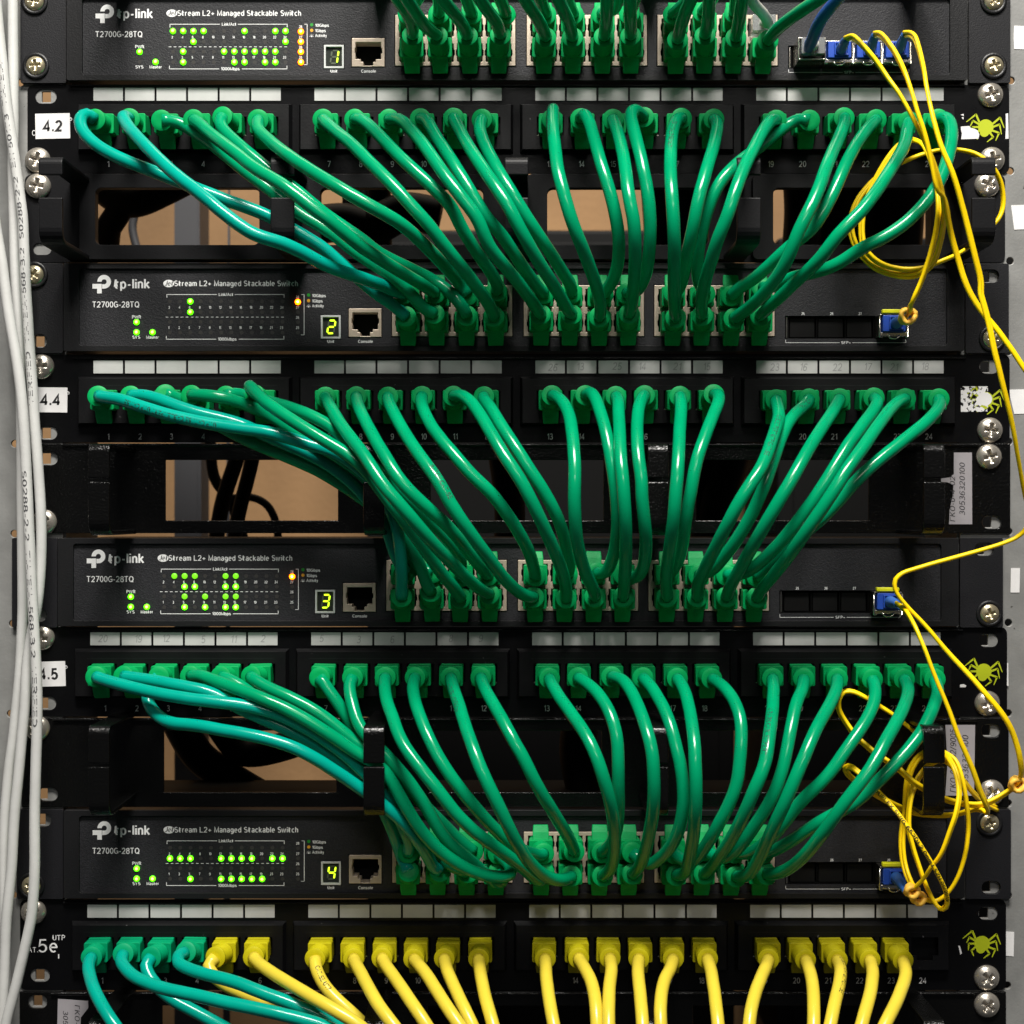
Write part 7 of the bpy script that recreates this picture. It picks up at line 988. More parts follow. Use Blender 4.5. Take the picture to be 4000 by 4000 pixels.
BOOT_TIP = {
    '4.2/1': (-198.7, -22, 187.1), '4.2/2': (-182.3, -22, 187.4), '4.2/3': (-167, -22, 186.6), '4.2/4': (-151.8, -22, 186.9),
    '4.2/5': (-138.1, -22, 188.4), '4.2/6': (-121, -22, 186.9), '4.2/7': (-90.1, -22, 187.1), '4.2/8': (-75, -22, 187.1),
    '4.2/9': (-58.6, -22, 187.1), '4.2/10': (-43.7, -22, 187.4), '4.2/11': (-27.8, -22, 187.7), '4.2/12': (-14.4, -22, 187.1),
    '4.2/13': (19.2, -22, 187.1), '4.2/14': (32.7, -22, 187.4), '4.2/15': (48.1, -22, 187.1), '4.2/16': (62.6, -22, 188.1),
    '4.2/17': (80.8, -22, 187.6), '4.2/18': (96.2, -22, 187.2), '4.2/19': (125.8, -22, 186.6), '4.2/20': (141.7, -22, 186.6),
    '4.2/21': (158.3, -22, 187.9), '4.2/22': (173.6, -22, 186.9), '4.2/23': (189, -22, 185.9), '4.2/24': (203, -22, 187.1),
    '4.4/1': (-197.3, -22, 55.3), '4.4/2': (-181.8, -22, 55.3), '4.4/3': (-165.1, -22, 56.1), '4.4/4': (-153, -22, 55.7),
    '4.4/5': (-136.4, -22, 55.3), '4.4/6': (-122.7, -22, 55.8), '4.4/7': (-88.9, -22, 54.8), '4.4/8': (-74.2, -22, 55),
    '4.4/9': (-59.1, -22, 54.8), '4.4/10': (-42.9, -22, 55.2), '4.4/11': (-27.9, -22, 55.3), '4.4/12': (-13.4, -22, 55),
    '4.4/13': (19.1, -22, 55.6), '4.4/14': (35.1, -22, 55.6), '4.4/15': (49.5, -22, 55.2), '4.4/16': (63.1, -22, 55.6),
    '4.4/17': (80, -22, 55.2), '4.4/18': (96.2, -22, 56.1), '4.4/19': (125.8, -22, 53.5), '4.4/20': (141.5, -22, 53.9),
    '4.4/21': (156.1, -22, 54), '4.4/22': (172.5, -22, 54.4), '4.4/23': (187.4, -22, 54), '4.4/24': (203.4, -22, 53.9),
    '4.5/1': (-198.2, -22, -78.5), '4.5/2': (-185.2, -22, -78.3), '4.5/3': (-168.4, -22, -78.5), '4.5/4': (-153.3, -22, -78.3),
    '4.5/5': (-138.9, -22, -78.5), '4.5/6': (-124.5, -22, -78.3), '4.5/7': (-91.7, -22, -78.9), '4.5/8': (-76, -22, -78.9),
    '4.5/9': (-60.4, -22, -78.8), '4.5/10': (-46.2, -22, -78.9), '4.5/11': (-29.2, -22, -78.9), '4.5/12': (-14.9, -22, -78.9),
    '4.5/13': (17.9, -22, -79.3), '4.5/14': (31.4, -22, -79), '4.5/15': (47.5, -22, -78.5), '4.5/16': (62.4, -22, -79),
    '4.5/17': (78.8, -22, -79.3), '4.5/18': (95.2, -22, -79.4), '4.5/19': (124.2, -22, -79.3), '4.5/20': (139, -22, -79.4),
    '4.5/21': (155, -22, -79.4), '4.5/22': (171.8, -22, -79.8), '4.5/23': (187, -22, -79.7), '4.5/24': (201.5, -22, -79.7),
    '5e/1': (-200.4, -22, -212.2), '5e/2': (-185.3, -22, -210.6), '5e/3': (-172, -22, -212.2), '5e/4': (-155.5, -22, -209.7),
    '5e/5': (-141.4, -22, -212.2), '5e/6': (-123.2, -22, -212.1), '5e/7': (-93.9, -22, -212.9), '5e/8': (-75.5, -22, -212.9),
    '5e/9': (-62, -22, -212.6), '5e/10': (-46.8, -22, -213.1), '5e/11': (-32.3, -22, -212.9), '5e/12': (-15.9, -22, -212.9),
    '5e/13': (15.8, -22, -212.9), '5e/14': (31.8, -22, -212.6), '5e/15': (46.7, -22, -212.6), '5e/16': (60.4, -22, -212.9),
    '5e/17': (76.8, -22, -212.9), '5e/18': (93.2, -22, -212.9), '5e/19': (122.2, -22, -213.1), '5e/20': (139.9, -22, -213.5),
    '5e/21': (155, -22, -213.5), '5e/22': (170.6, -22, -213.5), '5e/23': (186.4, -22, -213.9), 'sw1/L1': (-47.3, -24, 226.4),
    'sw1/L2': (-35.5, -24, 226.3), 'sw1/L3': (-21.2, -24, 226.3), 'sw1/L4': (-5.5, -24, 226.6), 'sw1/L5': (16.1, -24, 225.6),
    'sw1/L6': (28.7, -24, 225.6), 'sw1/L7': (43.8, -24, 225.9), 'sw1/L8': (56.4, -24, 226.3), 'sw1/L9': (78.7, -24, 224.4),
    'sw1/L10': (91.7, -24, 226.6), 'sw1/L11': (106.4, -24, 225.4), 'sw1/L12': (121.6, -24, 223.9), 'sw1/U1': (-49.4, -24, 236.7),
    'sw1/U2': (-34.8, -24, 236.7), 'sw1/U3': (-19.1, -24, 236.7), 'sw1/U4': (-3, -24, 236.7), 'sw1/U5': (16.1, -24, 236.5),
    'sw1/U6': (29, -24, 236.5), 'sw1/U7': (42.8, -24, 236.5), 'sw1/U8': (55.7, -24, 236.7), 'sw1/U9': (76.6, -24, 236.5),
    'sw1/U10': (90.7, -24, 237.7), 'sw1/U11': (105.8, -24, 237.2), 'sw1/U12': (117.1, -24, 231.9), 'sw2/L1': (-50.5, -24, 92.9),
    'sw2/L2': (-37, -24, 94.2), 'sw2/L3': (-21.5, -24, 93.3), 'sw2/L4': (-8.6, -24, 92.9), 'sw2/L5': (13.6, -24, 93.9),
    'sw2/L6': (28.3, -24, 93.9), 'sw2/L7': (41.6, -24, 92.7), 'sw2/L8': (55.7, -24, 94.2), 'sw2/L9': (77.8, -24, 92.4),
    'sw2/L10': (90.4, -24, 93.3), 'sw2/L11': (105.5, -24, 92), 'sw2/L12': (118.1, -24, 93.3), 'sw2/U1': (-51.6, -24, 103.8),
    'sw2/U2': (-36.6, -24, 104), 'sw2/U3': (-20.9, -24, 103.2), 'sw2/U4': (-7.3, -24, 105), 'sw2/U5': (15.1, -24, 103.8),
    'sw2/U6': (28.3, -24, 104), 'sw2/U7': (43.4, -24, 103.4), 'sw2/U8': (54.4, -24, 103.8), 'sw2/U9': (76.8, -24, 104.3),
    'sw2/U10': (91.7, -24, 103.5), 'sw2/U11': (104.3, -24, 102.7), 'sw2/U12': (118.9, -24, 106.5), 'sw3/L1': (-52.4, -24, -40.3),
    'sw3/L2': (-38.5, -24, -38), 'sw3/L3': (-24.4, -24, -40.9), 'sw3/L4': (-10.8, -24, -39), 'sw3/L5': (10.3, -24, -40.5),
    'sw3/L6': (25.8, -24, -40.9), 'sw3/L7': (39.3, -24, -40.3), 'sw3/L8': (52.9, -24, -40.3), 'sw3/L9': (73.7, -24, -40.3),
    'sw3/L10': (88.1, -24, -40.3), 'sw3/L11': (102, -24, -40.3), 'sw3/L12': (116.5, -24, -40.5), 'sw3/U1': (-50.5, -24, -28.2),
    'sw3/U2': (-37.9, -24, -29), 'sw3/U3': (-24.4, -24, -30.8), 'sw3/U4': (-11.5, -24, -30.2), 'sw3/U5': (11.1, -24, -30.5),
    'sw3/U6': (26.4, -24, -29.6), 'sw3/U7': (40.3, -24, -29), 'sw3/U8': (52.9, -24, -29.6), 'sw3/U9': (73.5, -24, -30.7),
    'sw3/U10': (88.8, -24, -30.2), 'sw3/U11': (102, -24, -30.2), 'sw3/U12': (116.5, -24, -30.8), 'sw4/L1': (-49.2, -24, -170.7),
    'sw4/L2': (-34.1, -24, -170.7), 'sw4/L3': (-20.9, -24, -171.2), 'sw4/L4': (-6.4, -24, -171), 'sw4/L5': (15.4, -24, -171.5),
    'sw4/L6': (28.2, -24, -173), 'sw4/L7': (43.1, -24, -173), 'sw4/L8': (57.3, -24, -172), 'sw4/L9': (78.1, -24, -172.7),
    'sw4/L10': (91.3, -24, -172), 'sw4/L11': (106.5, -24, -173.3), 'sw4/L12': (121.1, -24, -172.2), 'sw4/U1': (-49.4, -24, -161.9),
    'sw4/U2': (-34.2, -24, -161.9), 'sw4/U3': (-18.4, -24, -161.3), 'sw4/U4': (-6.5, -24, -162.4), 'sw4/U5': (15.1, -24, -162.4),
    'sw4/U6': (29.6, -24, -161.3), 'sw4/U7': (42.8, -24, -161.9), 'sw4/U8': (57.3, -24, -161.9), 'sw4/U9': (77.4, -24, -162.4),
    'sw4/U10': (91.9, -24, -160.7), 'sw4/U11': (105.8, -24, -161.9), 'sw4/U12': (119.6, -24, -161.9),
}

# ------------------------------------------------------------------ plugs
def plug_parts(tone):
    pm = {'green': 'plug_green', 'teal': 'plug_green', 'yellow': 'plug_yellow', 'mix': 'plug_teal_green'}[tone]
    mb = MB()
    mb.prism(rrect(-5.75, 5.75, -4.9, 4.75, 0.9, 3), -8.0, -2.0)       # body, front face at -8
    mb.prism(rrect(-5.4, 5.4, -4.6, 5.2, 0.5, 2), -1.4, 4.0)           # collar that sits at the socket
    body = mb.mesh('plug', pm)
    mb = MB(); mb.smooth = True                                        # ribbed strain relief, 10 mm long along -Y
    prof = [(4.6, 0.3)]
    for k in range(8): prof += [(4.6, -0.6 - k), (4.88, -0.75 - k), (4.88, -1.2 - k), (4.6, -1.35 - k)]
    prof += [(4.75, -8.9), (5.0, -9.0), (5.0, -9.9), (4.88, -10.0), (2.6, -10.0)]
    mb.lathe(prof, 26)
    boot = mb.mesh('strain_relief', pm)
    mb = MB(); mb.prism_x([(-6.8, -4.4), (-5.2, -8.2), (-3.4, -11.3), (-2.0, -11.3), (-3.0, -8.0), (-4.2, -4.4)], -3.9, 3.9)
    hood = mb.mesh('latch_cover', pm)
    # taper the hood tip a little and soften the edges
    for v in hood.vertices:
        if v.co.z < -0.010: v.co.x *= 0.92
    return body, boot, hood
PLUG = {k: plug_parts(k) for k in ('green', 'yellow', 'mix')}
def soft(o, w):
    b = o.modifiers.new('edge', 'BEVEL'); b.width = w * MM; b.segments = 2; b.limit_method = 'ANGLE'; b.angle_limit = math.radians(35)
SWOFF = {1: (5.8, -508.3), 2: (0, 0), 3: (-10.7, 516.4), 4: (0.3, 1027.4)}
PANEL = {'4.2': (166.5, 0), '4.4': (680.5, 0), '4.5': (1193, -6), '5e': (1706.5, -11.5)}
def port_frame(key):
    """plug origin in mm and whether it is turned over"""
    a, b = key.split('/')
    if a.startswith('sw'):
        n = int(a[2]); dx, dy = SWOFF[n]; c = int(b[1:]) - 1
        x = (740.5, 988, 1233.5)[c // 4] + 31.9 + 54.2 * (c % 4) + dx; up = b[0] == 'U'
        return Vector((ux(x), -4.5, uz((566.5 if up else 612.0) + dy))), up
    y0, dx = PANEL[a]; k = int(b) - 1
    return Vector((ux(204.8 + 59.5 * (k + k // 6) + dx), -4.2, uz(y0 + 77.5))), False
def plug(key, tone, parent):
    org, up = port_frame(key)
    tip = Vector(BOOT_TIP[key])
    # the body gives a little towards the pull of the cord
    lean = Vector(((tip.x - org.x) * 0.12, 0, (tip.z - org.z) * 0.12)); org = org + lean * 0.6
    body, boot, hood = PLUG[tone]
    roll = (math.pi if up else 0) + rnd.uniform(-.02, .02)
    m = Matrix.Translation(org * MM) @ Matrix.Rotation(roll, 4, 'Y') @ Matrix.Rotation(rnd.uniform(-.03, .03), 4, 'Z')
    p = inst('plug', body, m, parent); soft(p, 0.35)
    front = m @ Vector((0, -7.6 * MM, -0.2 * MM * (-1 if up else 1)))
    d = tip * MM - front; L = d.length
    q = Vector((0, -1, 0)).rotation_difference(d.normalized())
    mb_ = Matrix.Translation(front) @ q.to_matrix().to_4x4() @ Matrix.Diagonal((1, L / (10 * MM), 1, 1))
    inst('strain_relief', boot, mb_, p)
    h = inst('latch_cover', hood, m, p); soft(h, 0.4)
    return p

# ------------------------------------------------------------------ cords
def spline(pts):
    """insert a midpoint between neighbours (Catmull-Rom)"""
    P = [Vector(p) for p in pts]; out = []
    for i in range(len(P) - 1):
        a, b = P[i], P[i + 1]; z = P[i - 1] if i else 2 * a - b; c = P[i + 2] if i + 2 < len(P) else 2 * b - a
        out += [a, (9 * (a + b) - z - c) / 16]
    return out + [P[-1]]
def wrap_text(parent, name, path, r, s0, st, cap, material, side=0.0, flip=False, width=None):
    """lettering printed round a cord: starts s0 mm along the path, side = angle off the front"""
    P = path; S_ = [0.0]
    for i in range(1, len(P)): S_.append(S_[-1] + (P[i] - P[i - 1]).length)
    v, f = glyphs(st, 0.14); k = cap
    kx = (width / max(p[0] for p in v)) if width else k
    pts = []
    for a, b, l in v:
        s = s0 + (-a if flip else a) * kx
        s = min(max(s, 0.01), S_[-1] - 0.01)
        i = max(j for j in range(len(S_)) if S_[j] <= s); i = min(i, len(P) - 2)
        u = (s - S_[i]) / (S_[i + 1] - S_[i]); p = P[i].lerp(P[i + 1], u)
        t0 = (P[min(i + 1, len(P) - 1)] - P[max(i - 1, 0)]).normalized(); t1 = (P[min(i + 2, len(P) - 1)] - P[i]).normalized()
        T = t0.lerp(t1, u).normalized()
        if flip: T = -T
        N = Vector((0, -1, 0)); N = (N - T * N.dot(T)).normalized(); B = N.cross(T).normalized()
        ang = (b * k - cap / 2) / r + side
        pts.append(p + (N * math.cos(ang) + B * math.sin(ang)) * (r + 0.05 + 0.004 * l))
    mb = MB(); mb.add(pts, f); return mb.build(name, material, parent)
def ordinal(n): return ['first', 'second', 'third', 'fourth', 'fifth', 'sixth', 'seventh', 'eighth'][n - 1]
CABLE = {'green': 'cable_green', 'teal': 'cable_teal', 'yellow': 'cable_yellow'}
PANEL_NAME = {'4.2': 'patch panel 4.2 under unit one', '4.4': 'patch panel 4.4 under unit two', '4.5': 'patch panel 4.5 under unit three', '5e': 'CAT.5e patch panel under unit four'}
_W = 'one two three four five six seven eight nine ten eleven twelve thirteen fourteen fifteen sixteen seventeen eighteen nineteen twenty'.split()
def word(n): return _W[n - 1] if n <= 20 else 'twenty-' + _W[n - 21]
PRINT = {'4.2/13': (6, 'CABLEXPERT 4 PAIRS', 0.95, True), '4.2/17': (8, '4 PAIRS UTP CAT.5E', 0.2, True), '4.4/1': (8, 'UTP CAT. 5E CABLEXPERT UTP CAT.5E', 0.1, True),
         '4.4/19': (22, 'CABLEXPERT UTP CAT.5E', -0.25, False), '4.4/9': (62, 'PATCH CAT.5E', 0.5, False), '4.5/11': (4, 'PAIRS CAT.5E UTP', 0.3, True), '4.5/19': (30, '4 PAIRS CABLEXPERT', -0.7, False),
         '5e/7': (6, 'CAT.5E UTP', 0.6, False), '5e/21': (3, 'CABLEXPERT UTP CAT.5E', 0.0, False), '5e/22': (3, 'PAIRS', 0.5, False), '4.4/20': (3, 'PATCH', 0.2, True), '4.2/18': (2, 'EXPERT', 0.9, True)}
ORG = {}
for name, color, k0, k1, pts in CORDS:
    P = [Vector([float(a) for a in p.split(',')]) for p in pts.split()]
    if name.startswith('fibre') or name.startswith('white') or name in ('sw1/U12', 'sw1/blue'): ORG[name] = P; continue
    if k0:
        pn, port = k0.split('/')
        cname = {'green': 'green', 'teal': 'teal green', 'yellow': 'yellow'}[color]
        label = '%s network cord in port %s of the %s' % (cname, word(int(port)), PANEL_NAME[pn])
        group = 'network cords of the ' + PANEL_NAME[pn]
    else:
        c = int(k1.split('/')[1][1:]) - 1; up = 'U' in k1
        label = 'green network cord in the %s %s socket of unit one, %s socket block' % (ordinal(c % 4 + 1), 'upper' if up else 'lower', ordinal(c // 4 + 1))
        group = 'network cords rising from switch unit one'
    t = thing('network_cable', P[0], label, 'network cable', group)
    path = spline(P)
    mb = MB(); mb.smooth = True; mb.tube(path, 2.98, 16); mb.build('cable', CABLE[color], t)
    tone = 'yellow' if color == 'yellow' else ('mix' if (k0 or '').startswith('5e') else 'green')
    for k in (k0, k1):
        if k: plug(k, tone, t)
    if name in PRINT:
        s0, st, side, fl = PRINT[name]
        wrap_text(t, 'printed_lettering', path, 2.98, s0 + (len(st) * 1.75 if fl else 0), st, 2.2, 'ink_black' if color == 'yellow' else 'print_dark', side, fl)

# white riser cables beside the rack
for name, label, prints in (('white/A', 'white cable without visible lettering running down along the grey post', ()),
        ('white/B', 'white cable printed S0288-2-2 crossing beside the 4.2 sticker', ((22, 'VERIFIED  TIA/EIA-568-B.2  S0288-2-2  EN 50173  TIA/EIA'),)),
        ('white/C', 'white cable printed VERIFIED passing the 4.5 sticker', ((150, 'S0288-2-2  TIA/EIA-568-B.2  VERIFIED'),))):
    P = ORG[name]; t = thing('riser_cable', P[0], label, 'network cable', 'white riser cables')
    path = spline(spline(P))
    mb = MB(); mb.smooth = True; mb.tube(path, 2.5, 16); mb.build('cable', 'cable_white', t)
    for s0, st in prints:
        if name == 'white/B': wrap_text(t, 'printed_lettering', path, 2.5, 215, st, 2.1, 'riser_print', 0.15, True, width=165)
        else: wrap_text(t, 'printed_lettering', path, 2.5, 150, st, 2.1, 'riser_print', -0.15, False, width=122)

# ------------------------------------------------------------------ transceivers, fibre cords
def transceiver(x, y, label, latch=True, tilt=0.0, copper=False):
    """small form-factor module seated in its slot; (x, y) in image pixels"""
    cx, cz = ux(x), uz(y)
    t = thing('transceiver_module', (cx, -8, cz - 5.4), label, 'transceiver', 'transceivers in the switch slots')
    hw, hh, f = 6.7, 5.4, -11.0
    if copper: f = -16.0
    mb = MB(); mb.plate([(cx - hw, cz - hh), (cx + hw, cz - hh), (cx + hw, cz + hh), (cx - hw, cz + hh)],
                        [[(cx - hw + 0.7, cz - hh + (0.7 if copper else 1.9)), (cx + hw - 0.7, cz - hh + (0.7 if copper else 1.9)), (cx + hw - 0.7, cz + hh - 0.7), (cx - hw + 0.7, cz + hh - 0.7)]], f, 4)
    mb.build('cage_shell', 'bright_tin', t, bevel=0.3)
    mb = MB(); mb.box(cx - hw + .75, cx + hw - .75, f + 4, 3.5, cz - hh + 0.8, cz + hh - .75); mb.build('shell_inside', 'dark_cavity', t)
    if not copper:
        # half-round bail catch under the ports
        mb = MB(); mb.smooth = True
        mb.tube([(cx - 2.6, f - 0.5, cz - hh + 0.6), (cx - 2.2, f - 0.7, cz - hh - 0.5), (cx - 1.0, f - 0.7, cz - hh - 1.2), (cx + 1.0, f - .7, cz - hh - 1.2), (cx + 2.2, f - 0.7, cz - hh - 0.5), (cx + 2.6, f - 0.5, cz - hh + 0.6)], 0.42, 8)
        mb.build('catch', 'bright_tin', t)
        for s in (-1, 1):
            mb = MB(); mb.smooth = True; mb.tube([(cx + s * 5.6, f - 0.35, cz - hh - 0.4), (cx + s * 6.9, f - 0.35, cz - hh - 0.4), (cx + s * 6.9, f - .35, cz + hh - 1.0)], 0.4, 8); mb.build('bail_wire', 'bright_tin', t)
    if latch:
        mb = MB(); mb.box(cx - 5.8, cx + 5.2, f - 1.6, f + 1.5, cz + hh + 0.15, cz + hh + 2.1); mb.build('latch_bar', 'latch_yellow', t, bevel=0.4)
    return t
def duplex_connector(parent, x, y, tip, f=-11.0):
    """blue duplex LC pair with a ribbed boot leaning to the cord"""
    cx, cz = ux(x), uz(y) + 0.5
    mb = MB(); mb.prism(rrect(cx - 5.4, cx + 5.6, cz - 3.7, cz + 4.2, 0.5, 2), f - 1.2, f + 3.9); c = mb.build('connector', 'connector_blue', parent, bevel=0.3)
    mb = MB(); mb.plate(rrect(cx - 2.6, cx + 4.4, cz - 2.9, cz + 3.5, 0.5, 2), [rrect(cx - 2.0, cx + 3.8, cz - 2.3, cz + 2.9, 0.4, 2)], f - 2.6, f - 1.25); mb.build('connector_clip', 'connector_blue', c, bevel=0.15)
    a = Vector((cx + 0.6, f - 1.3, cz + 0.2)); b = Vector(tip); mid = a + (b - a) * 0.5 + Vector((0, -3.0, 0))
    mb = MB(); mb.smooth = True; pts = []; rad = []
    n = 22
    for i in range(n + 1):
        u = i / n; p = a * (1 - u) ** 2 + mid * 2 * u * (1 - u) + b * u * u
        pts.append(p); rad.append((2.9 - 1.25 * u) * (1.0 if i % 2 else 0.9))
    mb.tube(pts, rad, 16); mb.build('boot', 'boot_blue', c)
    return c
def fibre(name, label, ties=(), ends=()):
    P = ORG[name]; t = thing('fibre_cable', P[0], label, 'fibre cable', 'yellow fibre cords')
    path = spline(P); n = len(path)
    T = [(path[min(i + 1, n - 1)] - path[max(i - 1, 0)]).normalized() for i in range(n)]
    # two strands side by side, the pair slowly turning along its run
    A, B = [], []
    for i, p in enumerate(path):
        N = Vector((0, -1, 0)); N = (N - T[i] * N.dot(T[i])).normalized(); Bn = T[i].cross(N)
        a = 1.15 + 0.40 * math.sin(i * 0.045 + len(name))
        d = N * math.sin(a) + Bn * math.cos(a)
        A.append(p + d * 0.9); B.append(p - d * 0.9)
    mb = MB(); mb.smooth = True; mb.tube(A, 0.93, 10); mb.tube(B, 0.93, 10); mb.build('cable', 'fibre_yellow', t)
    for (x, y, d, r) in ties:
        f = (750 - d) / 750; c = Vector((ux(x) * f, -d, uz(y) * f)); mb = MB(); mb.smooth = True
        for q in range(3):
            ang = q * 0.9; pts = []
            for k in range(15):
                a = 2 * math.pi * k / 14; rr = r * (1 + 0.14 * math.sin(3 * a + q))
                pts.append(c + Vector((rr * math.cos(a), -1.2 + 1.6 * q + 0.7 * math.sin(2 * a), rr * math.sin(a) * 0.9)) )
            mb.tube(pts, 1.15, 8)
        mb.build('cable_tie', 'fibre_tie', t)
    for (x, y, f_) in ends:
        duplex_connector(t, x, y, P[0] if f_ == 0 else P[-1])
    return t, path
SX = [1514.5, 1568.2, 1621.9, 1675.6]
def sl(n, k, y=618.5): dx, dy = SWOFF[n]; return SX[k] + dx, y + dy
NAMES = {1: 'twenty-six', 2: 'twenty-seven', 3: 'twenty-eight'}
for k in (1, 2, 3): transceiver(*sl(1, k), 'metal transceiver in slot %s of switch unit one without yellow bar' % NAMES[k], latch=False)
for n in (2, 3, 4): transceiver(*sl(n, 3), 'metal transceiver with yellow latch bar of switch unit %s' % word(n))
tc = transceiver(*sl(1, 0), 'copper transceiver with clear plug of switch unit one', latch=False, copper=True)
t, fp = fibre('fibre/S1', 'yellow fibre cord coiled in a loose ring above switch unit two', ties=[(1713, 596, 42, 3.3)], ends=[(*sl(1, 1), 0), (*sl(2, 3), 1)])
t, fp = fibre('fibre/S2', 'yellow fibre cord leaving past the stickered post beside unit two', ends=[(*sl(1, 2), 0)])
t, fp = fibre('fibre/S3', 'long yellow fibre cord running down to switch unit four', ties=[(1721, 1681, 44, 2.6), (1733, 1694, 42, 2.6), (1920, 1480, 44, 3.0)], ends=[(*sl(1, 3), 0), (*sl(4, 3), 1)])
t, fp = fibre('fibre/S4', 'yellow fibre cord printed DUPLEX from switch unit three', ends=[(*sl(3, 3), 0)])
aim = Vector((ux(1656.5) * 0.94, -45, uz(1494) * 0.94)); run = [0.0]
for i in range(1, len(fp)): run.append(run[-1] + (fp[i] - fp[i - 1]).length)
s_at = min((((fp[i] - aim).length, run[i]) for i in range(len(fp)) if run[i] > 200))[1]
wrap_text(t, 'printed_lettering', fp, 1.95, s_at, 'DUPLEX SM(G.652D) 2.0mm LSZH 05/2019', 1.5, 'ink_black', -0.15, False, width=62)

# clear modular plugs: blue cord in the copper transceiver, white cord in the last upper socket
def clear_plug(parent, c, front, turned):
    mb = MB(); mb.prism(rrect(c[0] - 5.6, c[0] + 5.6, c[2] - 3.9, c[2] + 3.9, 0.4, 2), front, c[1]); p = mb.build('plug', 'clear_plastic', parent, bevel=0.25)
    s = 1 if turned else -1
    mb = MB(); mb.prism_x([(c[1] - 1, c[2] + s * 4.3), (front + 1, c[2] + s * 6.8), (front + 2, c[2] + s * 7.2), (c[1] - 1, c[2] + s * 5.2)], c[0] - 2.0, c[0] + 2.0); mb.build('latch', 'clear_plastic', p)
    mb = MB(); mb.smooth = True
    mb.tube([(c[0], front + 6, c[2]), (c[0], front + 1, c[2] + 0.2), (c[0], front - 2, c[2] + .4)], 2.4, 12); mb.build('inner_wires', 'cable_grey_white', p)
    return p
P = ORG['sw1/blue']; t = thing('network_cable', P[0], 'dark blue network cord in the copper transceiver of unit one', 'network cable')
mb = MB(); mb.smooth = True; path = spline([P[0] + Vector((0.3, 6, -0.6))] + P); mb.tube(path, [2.3] * 3 + [2.9] * (len(path) - 3), 16); mb.build('cable', 'cable_blue', t)
x, y = sl(1, 0); clear_plug(t, (ux(x), -6, uz(y) + 0.6), -19.0, True)
P = ORG['sw1/U12']; t = thing('network_cable', P[0], 'pale grey network cord with clear plug among the green cords of unit one', 'network cable')
mb = MB(); mb.smooth = True; path = spline(P); mb.tube(path, 2.6, 16); mb.build('cable', 'cable_grey_white', t)
org, up = port_frame('sw1/U12'); clear_plug(t, (org.x, -1.5, org.z), -13.0, True)

# ------------------------------------------------------------------ what shows through the openings
def rear_case(x0, x1, y0, y1, z0, z1, label):
    t = thing('equipment_case', ((x0 + x1) / 2, (y0 + y1) / 2, z0), label, 'equipment case')
    mb = MB(); mb.box(x0, x1, y0, y1, z0, z1); mb.build('shell', 'rear_black', t, bevel=3.0)
    mb = MB(); mb.box(x0 + 12, x1 - 12, y0 - 2, y0 - 0.1, z0 + 10, z1 - 10); mb.build('front_cover', 'rear_black', t, bevel=1.0)
rear_case(-112, 172, 430, 600, -420, 218, 'wide black equipment case standing behind the middle rack openings')
rear_case(205, 420, 430, 600, -420, 212, 'narrow black equipment case standing behind the openings nearest the stickered post')
def rear_post(x, y, w, label):
    t = thing('rear_post', (x, y, -420), label, 'rack post')
    hs = [[(x - w * .28, z), (x + w * .28, z), (x + w * .28, z + 13), (x - w * .28, z + 13)] for z in range(-410, 410, 22)]
    mb = MB(); mb.plate([(x - w / 2, -420), (x + w / 2, -420), (x + w / 2, 420), (x - w / 2, 420)], hs, y, y + 2); mb.build('flange', 'rear_grey', t)
    mb = MB(); mb.box(x - w / 2 - 16, x - w / 2 - 0.1, y, y + 40, -420, 420); mb.build('side_wall', 'rear_grey', t)
rear_post(-205, 300, 22, 'dark rear rack post with square holes behind the left openings')
def rear_cable(pts, r, label, m='rear_black'):
    P = [Vector(p) for p in pts]; t = thing('rear_cable', P[0], label, 'cable', 'dark cables behind the rack openings')
    for _ in range(3): P = spline(P)
    mb = MB(); mb.smooth = True; mb.tube(P, r, 12); mb.build('cable', m, t)
def V(x, y, d):
    """a point seen at image pixel (x, y), d mm behind the front plane"""
    f = (750 + d) / 750; return (ux(x) * f, d, uz(y) * f)
rear_cable([V(470, 780, 150), V(445, 870, 150), V(425, 930, 150), V(412, 990, 150), V(400, 1100, 150)], 4.6, 'thick black cable slanting behind the opening between units two and three, beside the rear post')
rear_cable([V(490, 780, 130), V(475, 870, 130), V(455, 950, 130), V(445, 1000, 130), V(430, 1100, 130)], 4.2, 'straight black cable behind the opening between units two and three, next to the tan wall')
rear_cable([V(440, 940, 170), V(470, 938, 170), V(500, 950, 170), V(520, 985, 170), V(530, 1060, 170)], 2.4, 'thin black cable arching behind the opening between units two and three')
rear_cable([V(395, 800, 180), V(400, 880, 180), V(412, 915, 180), V(440, 955, 180), V(470, 1060, 180)], 3.4, 'black cable crossing the rear post behind the opening between units two and three')
rear_cable([V(940, 800, 120), V(956, 900, 120), V(962, 970, 120), V(958, 1080, 120)], 9.0, 'broad black cable bundle behind the second opening between units two and three')
rear_cable([V(1395, 780, 120), V(1370, 880, 120), V(1350, 950, 120), V(1345, 1050, 120)], 12.0, 'slanting broad black cable bundle behind the third opening between units two and three')
rear_cable([V(1320, 800, 120), V(1330, 900, 120), V(1325, 1050, 120)], 8.0, 'black cable bundle hanging behind the third opening between units two and three')
rear_cable([V(170, 330, 90), V(235, 380, 90), V(300, 362, 90), V(380, 320, 90)], 9.0, 'black bundle sagging across the top of the first rounded opening')
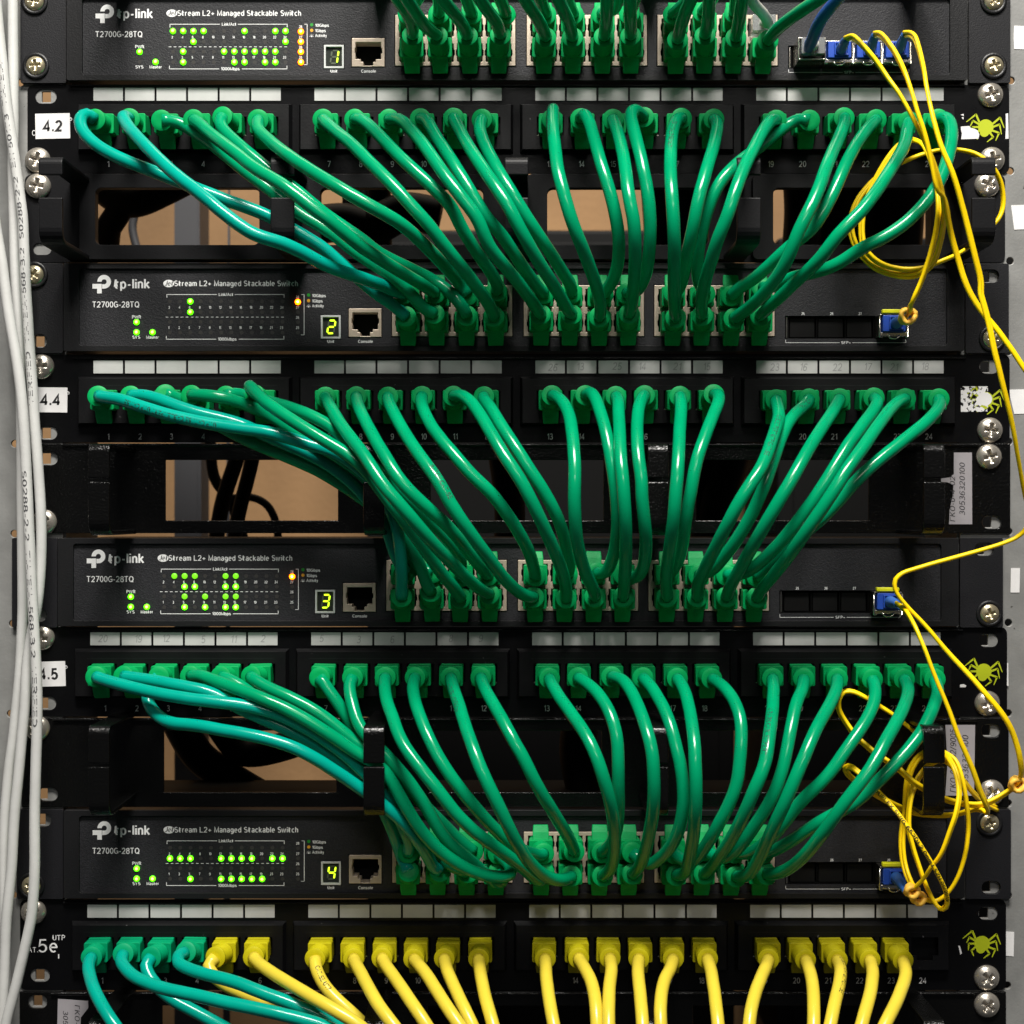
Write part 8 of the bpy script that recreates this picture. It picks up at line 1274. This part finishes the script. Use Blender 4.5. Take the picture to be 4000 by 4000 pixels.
rear_cable([V(200, 480, 90), V(205, 430, 90), V(225, 395, 90), V(228, 330, 90)], 7.0, 'black cable drop behind the first rounded opening')
rear_cable([V(262, 480, 200), V(250, 430, 200), V(262, 380, 200), V(290, 300, 200)], 2.6, 'grey cable bowed behind the first rounded opening', 'rear_grey')
rear_cable([V(662, 320, 140), V(660, 400, 140), V(664, 500, 140)], 4.5, 'black cable hanging behind the second rounded opening, closest to the tan wall patch')
rear_cable([V(684, 320, 140), V(686, 400, 140), V(684, 500, 140)], 3.6, 'black cable behind the second rounded opening, the thinnest hanging there')
rear_cable([V(590, 425, 120), V(650, 420, 120), V(700, 430, 120), V(760, 400, 120), V(830, 410, 120)], 11.0, 'black bundle lying across the second rounded opening')
rear_cable([V(720, 300, 130), V(716, 400, 130), V(722, 500, 130)], 6.5, 'black cable behind the second rounded opening, the thickest hanging there')
rear_cable([V(1255, 300, 110), V(1262, 400, 110), V(1270, 520, 110)], 15.0, 'wide black cable bundle behind the third rounded opening')
rear_cable([V(1300, 300, 110), V(1306, 400, 110), V(1302, 520, 110)], 12.0, 'black cable bundle at the edge of the third rounded opening')
for i_, (x_, r_, m_, w_) in enumerate(((1500, 8, 'rear_black', 'first'), (1530, 6, 'rear_grey', 'second'), (1575, 10, 'rear_black', 'third'), (1620, 8, 'rear_black', 'fourth'), (1690, 14, 'rear_black', 'fifth'))):
    rear_cable([V(x_, 300, 120), V(x_ + 6, 400, 120), V(x_ - 3, 520, 120)], r_, 'dark cable behind the fourth rounded opening, %s from its left edge' % w_, m_)
rear_cable([V(330, 1350, 90), V(370, 1420, 90), V(420, 1460, 90), V(520, 1520, 90)], 9.0, 'black cable bundle behind the opening between units three and four, below the teal cords')
rear_cable([V(400, 1340, 90), V(430, 1390, 90), V(470, 1420, 90), V(560, 1400, 90), V(640, 1360, 90)], 8.0, 'black cable bundle sweeping behind the opening between units three and four')
rear_cable([V(1100, 1340, 60), V(1090, 1420, 60), V(1110, 1520, 60)], 10.0, 'black bundle behind the second opening between units three and four')
